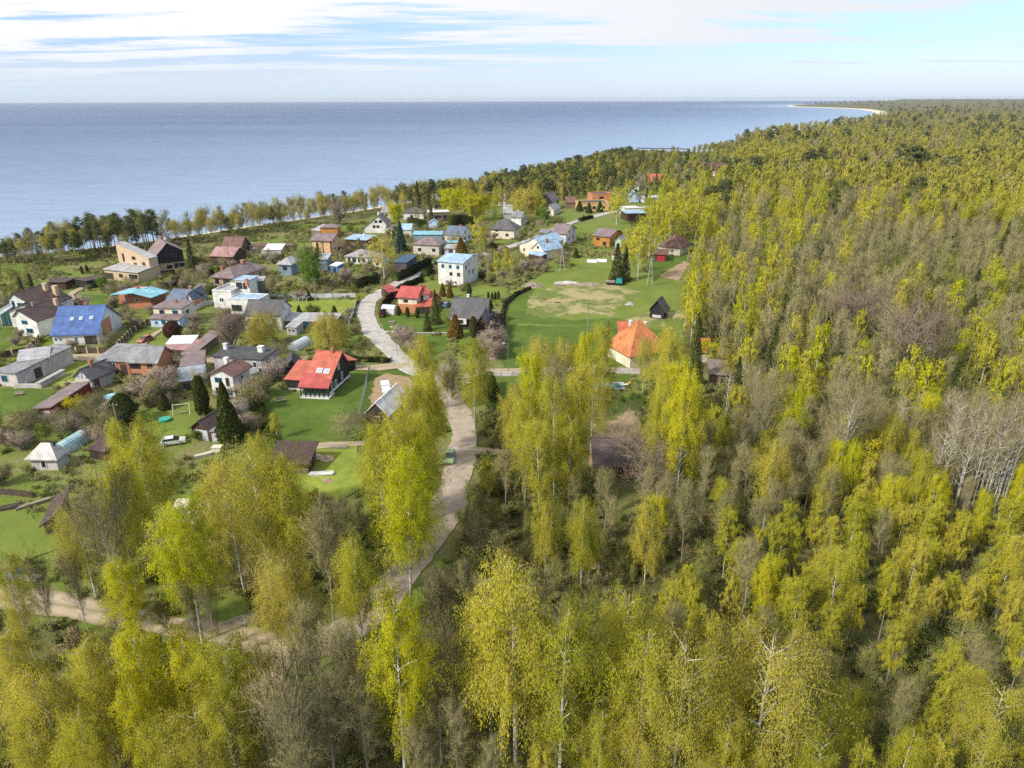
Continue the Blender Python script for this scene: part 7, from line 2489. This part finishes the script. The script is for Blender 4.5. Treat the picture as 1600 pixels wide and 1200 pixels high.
SEE = np.array(SEE)
RK = {'coast_tree': .2, 'ochre_tree': .2, 'grey_bush': .55, 'mauve_bush': .5, 'fruit_tree': .5, 'leafy_bush': .6, 'young_birch': .17, 'birch': .18, 'bright_birch': .17, 'alder': .15, 'olive_tree': .25, 'pine': .2, 'spruce': .19}


def prune(lst):
    out = []
    for q in lst:
        if q['hero'] or q['kind'] not in RK:
            out.append(q)
            continue
        z_ = q.get('z', 0.0)
        H = q['H']
        for _ in range(14):
            pr_ = proj(np.array([[q['x'], q['y'], z_], [q['x'], q['y'], z_ + H]]))
            dd_ = math.hypot(math.hypot(q['x'], q['y']), HC)
            hw_ = F / dd_ * RK[q['kind']] * H * q['w'] * .9
            hit = (np.abs(SEE[:, 0] - pr_[0, 0]) < hw_ + SEE[:, 2] * .8) & (SEE[:, 1] < pr_[0, 1]) & (SEE[:, 1] > pr_[1, 1] - SEE[:, 2] * .5)
            if not hit.any():
                break
            H *= .84
        else:
            continue
        if H < 2.0:
            continue
        if H < q['H'] * .6 and q['kind'] in ('birch', 'bright_birch', 'pine', 'alder', 'young_birch'):
            q['kind'] = 'olive_tree' if rg.random() < .6 else 'young_birch'
            q['w'] = 1.0
        q['H'] = H
        out.append(q)
    return out


# pale bare trunks standing among the young trees
for (x0, x1, y0, y1, n, h0, h1) in [(1440, 1640, 735, 830, 130, 13, 18), (1240, 1300, 470, 520, 26, 9, 13), (1380, 1480, 700, 740, 18, 10, 15), (1130, 1240, 640, 700, 8, 12, 15), (1190, 1420, 330, 370, 30, 12, 16)]:
    for i in range(n):
        p = P(rg.uniform(x0, x1), rg.uniform(y0, y1))
        PL.append(dict(kind='dead_tree', x=p[0], y=p[1], H=rg.uniform(h0, h1), w=.8, label=None, group=None, hero=False, wood=True))

# -- garden shrubs and fruit trees
VIL = [P(a, b)[:2] for a, b in [(0, 470), (90, 440), (230, 440), (320, 400), (450, 395), (560, 372), (640, 360), (760, 355), (880, 345), (900, 420), (800, 445), (780, 470), (640, 450), (570, 470), (560, 560), (600, 640), (560, 690), (420, 700), (380, 740), (200, 760), (0, 760)]]
gx, gy = jgrid(-220, 60, 120, 420, 5.2)
m = inpoly(gx, gy, VIL) & free(gx, gy, 2.4, -.6, 1.0) & (rg.random(gx.shape) < .66)
scatter(['grey_bush', 'mauve_bush', 'fruit_tree', 'leafy_bush', 'olive_tree', 'thuja_cone'], [.27, .2, .26, .14, .1, .03], gx[m], gy[m],
        dict(grey_bush=(2, 3.8), mauve_bush=(2.2, 4), fruit_tree=(3.5, 5.5), leafy_bush=(1.2, 2.4), olive_tree=(4, 6.5), thuja_cone=(2, 4)))
ORCH = [P(a, b)[:2] for a, b in [(0, 655), (60, 650), (140, 625), (240, 600), (300, 640), (215, 672), (170, 700), (60, 700), (0, 780)]]
gx, gy = jgrid(-160, -60, 100, 175, 4.6)
m = inpoly(gx, gy, ORCH) & free(gx, gy, 1.5, .3, 1.0)
scatter(['grey_bush', 'fruit_tree', 'mauve_bush', 'olive_tree'], [.3, .45, .17, .08], gx[m], gy[m], dict(grey_bush=(3, 4.5), fruit_tree=(4.5, 6.5), mauve_bush=(3, 4.5), olive_tree=(4, 6)))
NV = [P(a, b)[:2] for a, b in [(620, 330), (760, 318), (860, 300), (960, 290), (1040, 265), (1120, 245), (1160, 262), (1150, 330), (1020, 320), (900, 318), (860, 350), (640, 352)]]
gx, gy = jgrid(-120, 260, 330, 900, 8.0)
m = inpoly(gx, gy, NV) & free(gx, gy, 4, 1, 2.5) & (rg.random(gx.shape) < .72)
scatter(['alder', 'birch', 'olive_tree', 'spruce', 'fruit_tree', 'pine'], [.25, .27, .2, .1, .12, .06], gx[m], gy[m], dict(alder=(9, 13), birch=(10, 16), olive_tree=(6, 10), spruce=(8, 13), fruit_tree=(4, 7), pine=(12, 16)))
# edge scrub along the left wood of the dirt road
E2 = [P(a, b)[:2] for a, b in [(80, 880), (250, 830), (420, 800), (560, 790), (590, 870), (540, 920), (430, 945), (330, 925), (200, 905), (60, 890)]]
gx, gy = jgrid(-110, -10, 55, 110, 4.4)
m = inpoly(gx, gy, E2) & free(gx, gy, 1.8, .5, 1.0, True)
scatter(['olive_tree', 'alder', 'leafy_bush'], [.4, .3, .3], gx[m], gy[m], dict(olive_tree=(4, 7), alder=(6, 9), leafy_bush=(1.5, 3)))
RB = [P(a, b)[:2] for a, b in [(740, 660), (800, 655), (880, 650), (920, 690), (910, 700), (790, 700), (745, 700)]]
gx, gy = jgrid(-20, 40, 95, 150, 4.6)
m = inpoly(gx, gy, RB) & free(gx, gy, 1.8, .5, 1.2)
scatter(['olive_tree', 'alder', 'leafy_bush'], [.35, .25, .4], gx[m], gy[m], dict(olive_tree=(3, 5), alder=(4, 7), leafy_bush=(1.2, 2.2)))

PL = prune([q for q in PL])
# ---------------------------------------------------------------- turn the list into objects
for q in PL:
    q['d'] = math.hypot(math.hypot(q['x'], q['y']), HC)
    q.setdefault('z', float(ground_z([q['x']], [q['y']])[0]) if not q.get('wood') else 0.0)
PX = proj(np.array([[q['x'], q['y'], q['z'] + q['H'] * .6] for q in PL]))
PB = proj(np.array([[q['x'], q['y'], q['z'] + q['H']] for q in PL]))
for q, a, b in zip(PL, PX, PB):
    q['px'], q['py'], q['pt'] = a[0], a[1], b[1]
PL = [q for q in PL if -25 < q['px'] < 1625 and q['pt'] < 1195]
PL.sort(key=lambda q: q['d'] / (q['H'] ** .5))
PL.sort(key=lambda q: 0 if q['hero'] else 1)
cnt = {}
SINGLE, REST = [], []
for q in PL:
    nm = INFO[q['kind']][0]
    if cnt.get(nm, 0) < 300 and q['d'] < 2500:
        cnt[nm] = cnt.get(nm, 0) + 1
        SINGLE.append(q)
    else:
        REST.append(q)

FARK = {'coast_tree': .2, 'ochre_tree': .2, 'grey_bush': .55, 'mauve_bush': .5, 'fruit_tree': .5, 'leafy_bush': .6, 'birch': 'birch_far', 'young_birch': 'birch_far', 'bright_birch': 'birch_far', 'ochre_birch': 'birch_far', 'alder': 'alder_far', 'olive_tree': 'olive_far', 'pine': 'pine_far', 'spruce': 'spruce_far'}


def choose(q):
    """(lod, reference height, mesh or (trunk, crown))"""
    k, d = q['kind'], q['d']
    kd = KINDS[k]
    if kd[0] and (d < 150 or not kd[1] or (q['hero'] and d < 175)):
        v = kd[0][int(rg.integers(len(kd[0])))]
        return 0, v[0], (v[1], v[2])
    if k in FARK and d > 430:
        vs = KINDS[FARK[k]][2]
        v = vs[int(rg.integers(len(vs)))]
        return 2, v[0], v[1]
    v = kd[1][int(rg.integers(len(kd[1])))]
    return 1, v[0], v[1]


# labels: look + where it stands
lm = np.array([[a, b] for a, b, _ in LANDMARKS])
for q in SINGLE:
    dx, dy = q['x'] - lm[:, 0], q['y'] - lm[:, 1]
    i = int(np.argmin(np.hypot(dx, dy)))
    q['lm'] = i
    ang = math.degrees(math.atan2(dy[i], dx[i]))
    q['rel'] = 'right of' if -45 <= ang < 45 else 'behind' if 45 <= ang < 135 else 'in front of' if -135 <= ang < -45 else 'left of'
    q['ld'] = float(np.hypot(dx[i], dy[i]))
groups = {}
for q in SINGLE:
    if q['label'] is None:
        groups.setdefault((INFO[q['kind']][2], q['lm'], q['rel']), []).append(q)
ORD = ['nearest', 'second nearest', 'third nearest', 'fourth nearest', 'fifth nearest', 'sixth nearest', 'seventh nearest']
for (look, i, rel), qs in groups.items():
    ph = LANDMARKS[i][2]
    lk = look
    while len((lk + ' ' + rel + ' ' + ph).split()) > (13 if len(qs) > 1 else 15):
        lk = ' '.join(lk.split()[:-1])
        if len(lk.split()) < 3:
            break
    if len(qs) == 1:
        qs[0]['label'] = f"{lk} {rel} {ph}"
    elif len(qs) <= 7:
        qs.sort(key=lambda q: q['ld'])
        for n_, q in enumerate(qs):
            q['label'] = f"{lk} {rel} {ph}, {ORD[n_]}"
            q['group'] = f"{INFO[q['kind']][1]} plants {rel} {ph}"
    else:
        for q in qs:
            q['label'] = f"{lk} crowded {rel} {ph}"
            q['group'] = f"{look} crowd {rel} {ph}"

for q in SINGLE:
    lod, H0, mm_ = choose(q)
    nm, cat, look = INFO[q['kind']]
    s = q['H'] / H0
    sx = s * q['w']
    rz = float(rg.uniform(0, 6.283))
    if lod == 0:
        r_ = bpy.data.objects.new(nm, None)
        COL.objects.link(r_)
        r_.empty_display_size = .5
        a = link('trunk', mm_[0], r_)
        b = link('crown', mm_[1], r_)
    else:
        r_ = link(nm, mm_)
    r_.location = (q['x'], q['y'], q['z'])
    r_.scale = (sx, sx, s)
    r_.rotation_euler = (0, 0, rz)
    tag(r_, q['label'], cat, q['group'])


def stuff_instances(name, label, cat, items, meshes):
    """items: (x, y, z, mesh index, sx, sz, rot)"""
    A = np.array(items, float)
    me = bpy.data.meshes.new(name)
    me.vertices.add(len(A))
    me.vertices.foreach_set('co', A[:, :3].astype(np.float32).ravel())
    for nm, typ, col in (('pick', 'INT', A[:, 3].astype(np.int32)), ('turn', 'FLOAT', A[:, 6].astype(np.float32))):
        at = me.attributes.new(nm, typ, 'POINT')
        at.data.foreach_set('value', col)
    at = me.attributes.new('size', 'FLOAT_VECTOR', 'POINT')
    at.data.foreach_set('vector', A[:, [4, 4, 5]].astype(np.float32).ravel())
    o = link(name, me)
    ng = bpy.data.node_groups.new(name, 'GeometryNodeTree')
    ng.interface.new_socket('Geometry', in_out='INPUT', socket_type='NodeSocketGeometry')
    ng.interface.new_socket('Geometry', in_out='OUTPUT', socket_type='NodeSocketGeometry')
    gi = ng.nodes.new('NodeGroupInput')
    go = ng.nodes.new('NodeGroupOutput')
    iop = ng.nodes.new('GeometryNodeInstanceOnPoints')
    jn = ng.nodes.new('GeometryNodeGeometryToInstance')
    ng.links.new(gi.outputs[0], iop.inputs['Points'])
    for m_ in reversed(meshes):
        so = bpy.data.objects.new(name + '_plant', m_)
        oi = ng.nodes.new('GeometryNodeObjectInfo')
        oi.inputs['Object'].default_value = so
        ng.links.new(oi.outputs['Geometry'], jn.inputs[0])
    ng.links.new(jn.outputs[0], iop.inputs['Instance'])
    iop.inputs['Pick Instance'].default_value = True

    def attr(nm, typ):
        n = ng.nodes.new('GeometryNodeInputNamedAttribute')
        n.data_type = typ
        n.inputs['Name'].default_value = nm
        return n.outputs[0]
    ng.links.new(attr('pick', 'INT'), iop.inputs['Instance Index'])
    ng.links.new(attr('size', 'FLOAT_VECTOR'), iop.inputs['Scale'])
    cr = ng.nodes.new('ShaderNodeCombineXYZ')
    ng.links.new(attr('turn', 'FLOAT'), cr.inputs[2])
    ng.links.new(cr.outputs[0], iop.inputs['Rotation'])
    ng.links.new(iop.outputs[0], go.inputs[0])
    md = o.modifiers.new('planting', 'NODES')
    md.node_group = ng
    tag(o, label, cat, kind='stuff')
    return o


by = {}
for q in REST:
    by.setdefault(INFO[q['kind']][0], []).append(q)
STUFF_TXT = {
    'birch_tree': ('birch_wood', 'sea of yellow green birch crowns filling the far wood', 'birch wood'),
    'young_birch_tree': ('young_birch_thicket', 'dense thicket of slender young birches further into the wood', 'thicket'),
    'alder_tree': ('alder_wood', 'grey brown mass of leafless alders in the middle and far wood', 'alder wood'),
    'budding_tree': ('budding_thicket', 'olive green mass of budding trees spread through the far wood', 'thicket'),
    'pine_tree': ('pine_wood', 'dark bands of pine wood towards the horizon', 'pine wood'),
    'spruce_tree': ('spruce_wood', 'scattered dark spruces deep in the far wood', 'spruce wood'),
}
for nm, qs in by.items():
    if nm not in STUFF_TXT:
        print('rest of', nm, len(qs))
        continue
    meshes, items = [], []
    for q in qs:
        lod, H0, m_ = choose(q)
        if lod == 0:
            v = KINDS[q['kind']][1][int(rg.integers(len(KINDS[q['kind']][1])))]
            H0, m_ = v
        if m_ not in meshes:
            meshes.append(m_)
        s = q['H'] / H0
        items.append((q['x'], q['y'], q['z'], meshes.index(m_), s * q['w'], s, rg.uniform(0, 6.28)))
    a, b, c = STUFF_TXT[nm]
    stuff_instances(a, b, c, items, meshes)

# undergrowth between the trunks
UM = []
for v in range(3):
    T_, C_ = bush(300 + v, 2.2, 1.9, 420, .16, .28, 380, tw=.05, tl=.7, stems=8)
    UM.append(joined('undergrowth', T_, C_, [L_under, B_grey, L_twig], B_grey))
T_, C_ = bush(310, 1.6, 1.6, 60, .16, .28, 520, tw=.05, tl=.7, stems=8)
UM.append(joined('undergrowth', T_, C_, [L_under, B_grey, L_btwig], B_grey))
gx, gy = jgrid(-260, 300, 20, 330, 2.9)
z = ground_z(gx, gy)
pm = proj(np.column_stack([gx, gy, z]))
m = (inpoly(gx, gy, WOOD) | inpoly(gx, gy, FLOOR2) | inpoly(gx, gy, FLOOR3) | (inpoly(gx, gy, E2) & (rg.random(gx.shape) < .5))) & (pm[:, 0] > -40) & (pm[:, 0] < 1640) & (pm[:, 1] < 1300)
gx, gy, pm = gx[m], gy[m], pm[m]
m = free(gx, gy, 0, .4, .6)
gx, gy, pm = gx[m], gy[m], pm[m]
nz_ = snoise(gx, gy, 16, 2.0)
items = [(x, y, 0.0, int(rg.choice(4, p=[.28, .27, .2, .25]) if n_ > .45 else rg.choice(4, p=[.12, .1, .1, .68])), s * rg.uniform(.9, 1.3), s, rg.uniform(0, 6.28))
         for x, y, n_, s in zip(gx, gy, nz_, rg.uniform(.45, 1.25, len(gx)))]
stuff_instances('undergrowth', 'low brown and green undergrowth covering the floor of the wood', 'undergrowth', items, UM)
# rough tufts on the open ground of the gardens and verges
T_, C_ = bush(320, .55, 1.1, 200, .07, .22, 60, tw=.03, tl=.35, stems=4, upw=2)
TM = [joined('tuft', T_, C_, [L_under, B_grey, L_btwig], B_grey)]
T_, C_ = bush(321, .8, 1.0, 60, .06, .2, 160, tw=.035, tl=.4, stems=4, upw=2)
TM.append(joined('tuft', T_, C_, [L_olive, B_grey, L_twig], B_grey))
gx, gy = jgrid(-220, 90, 70, 380, 2.1)
pm = proj(np.column_stack([gx, gy, np.zeros_like(gx)]))
m = ~inpoly(gx, gy, WOOD) & ~inpoly(gx, gy, FLOOR2) & (pm[:, 0] > -20) & (pm[:, 0] < 1200) & (pm[:, 1] < 1000) & (distline(gx, gy, shore) > 30) & inpoly(gx, gy, land_poly)
gx, gy = gx[m], gy[m]
m = free(gx, gy, 0, -.4, .3) & (snoise(gx, gy, 7, 4.0) > .42)
gx, gy = gx[m], gy[m]
items = [(x, y, 0.0, int(rg.integers(2)), s, s, rg.uniform(0, 6.28)) for x, y, s in zip(gx, gy, rg.uniform(.6, 1.5, len(gx)))]
stuff_instances('rough_grass', 'rough grass tufts and weeds on the garden ground', 'grass', items, TM)
print('singles', len(SINGLE), 'rest', len(REST), cnt)
print({k: len(v) for k, v in by.items()})

# the air over land and sea: far things fade to a pale blue
hm_ = bpy.data.materials.new('haze_air')
hm_.use_nodes = True
ht = hm_.node_tree
for n in list(ht.nodes):
    ht.nodes.remove(n)
pv = N(ht, 'ShaderNodeVolumePrincipled')
pv.inputs['Color'].default_value = (0.80, 0.88, 1.0, 1)
pv.inputs['Density'].default_value = 0.000033
pv.inputs['Anisotropy'].default_value = 0.2
ho = N(ht, 'ShaderNodeOutputMaterial')
ht.links.new(pv.outputs[0], ho.inputs['Volume'])
hz = MB().box(-30000, 30000, -8200, 30000, -14, 100).build('haze', hm_)
tag(hz, 'thin pale blue haze over the far wood and sea', 'haze', kind='stuff')
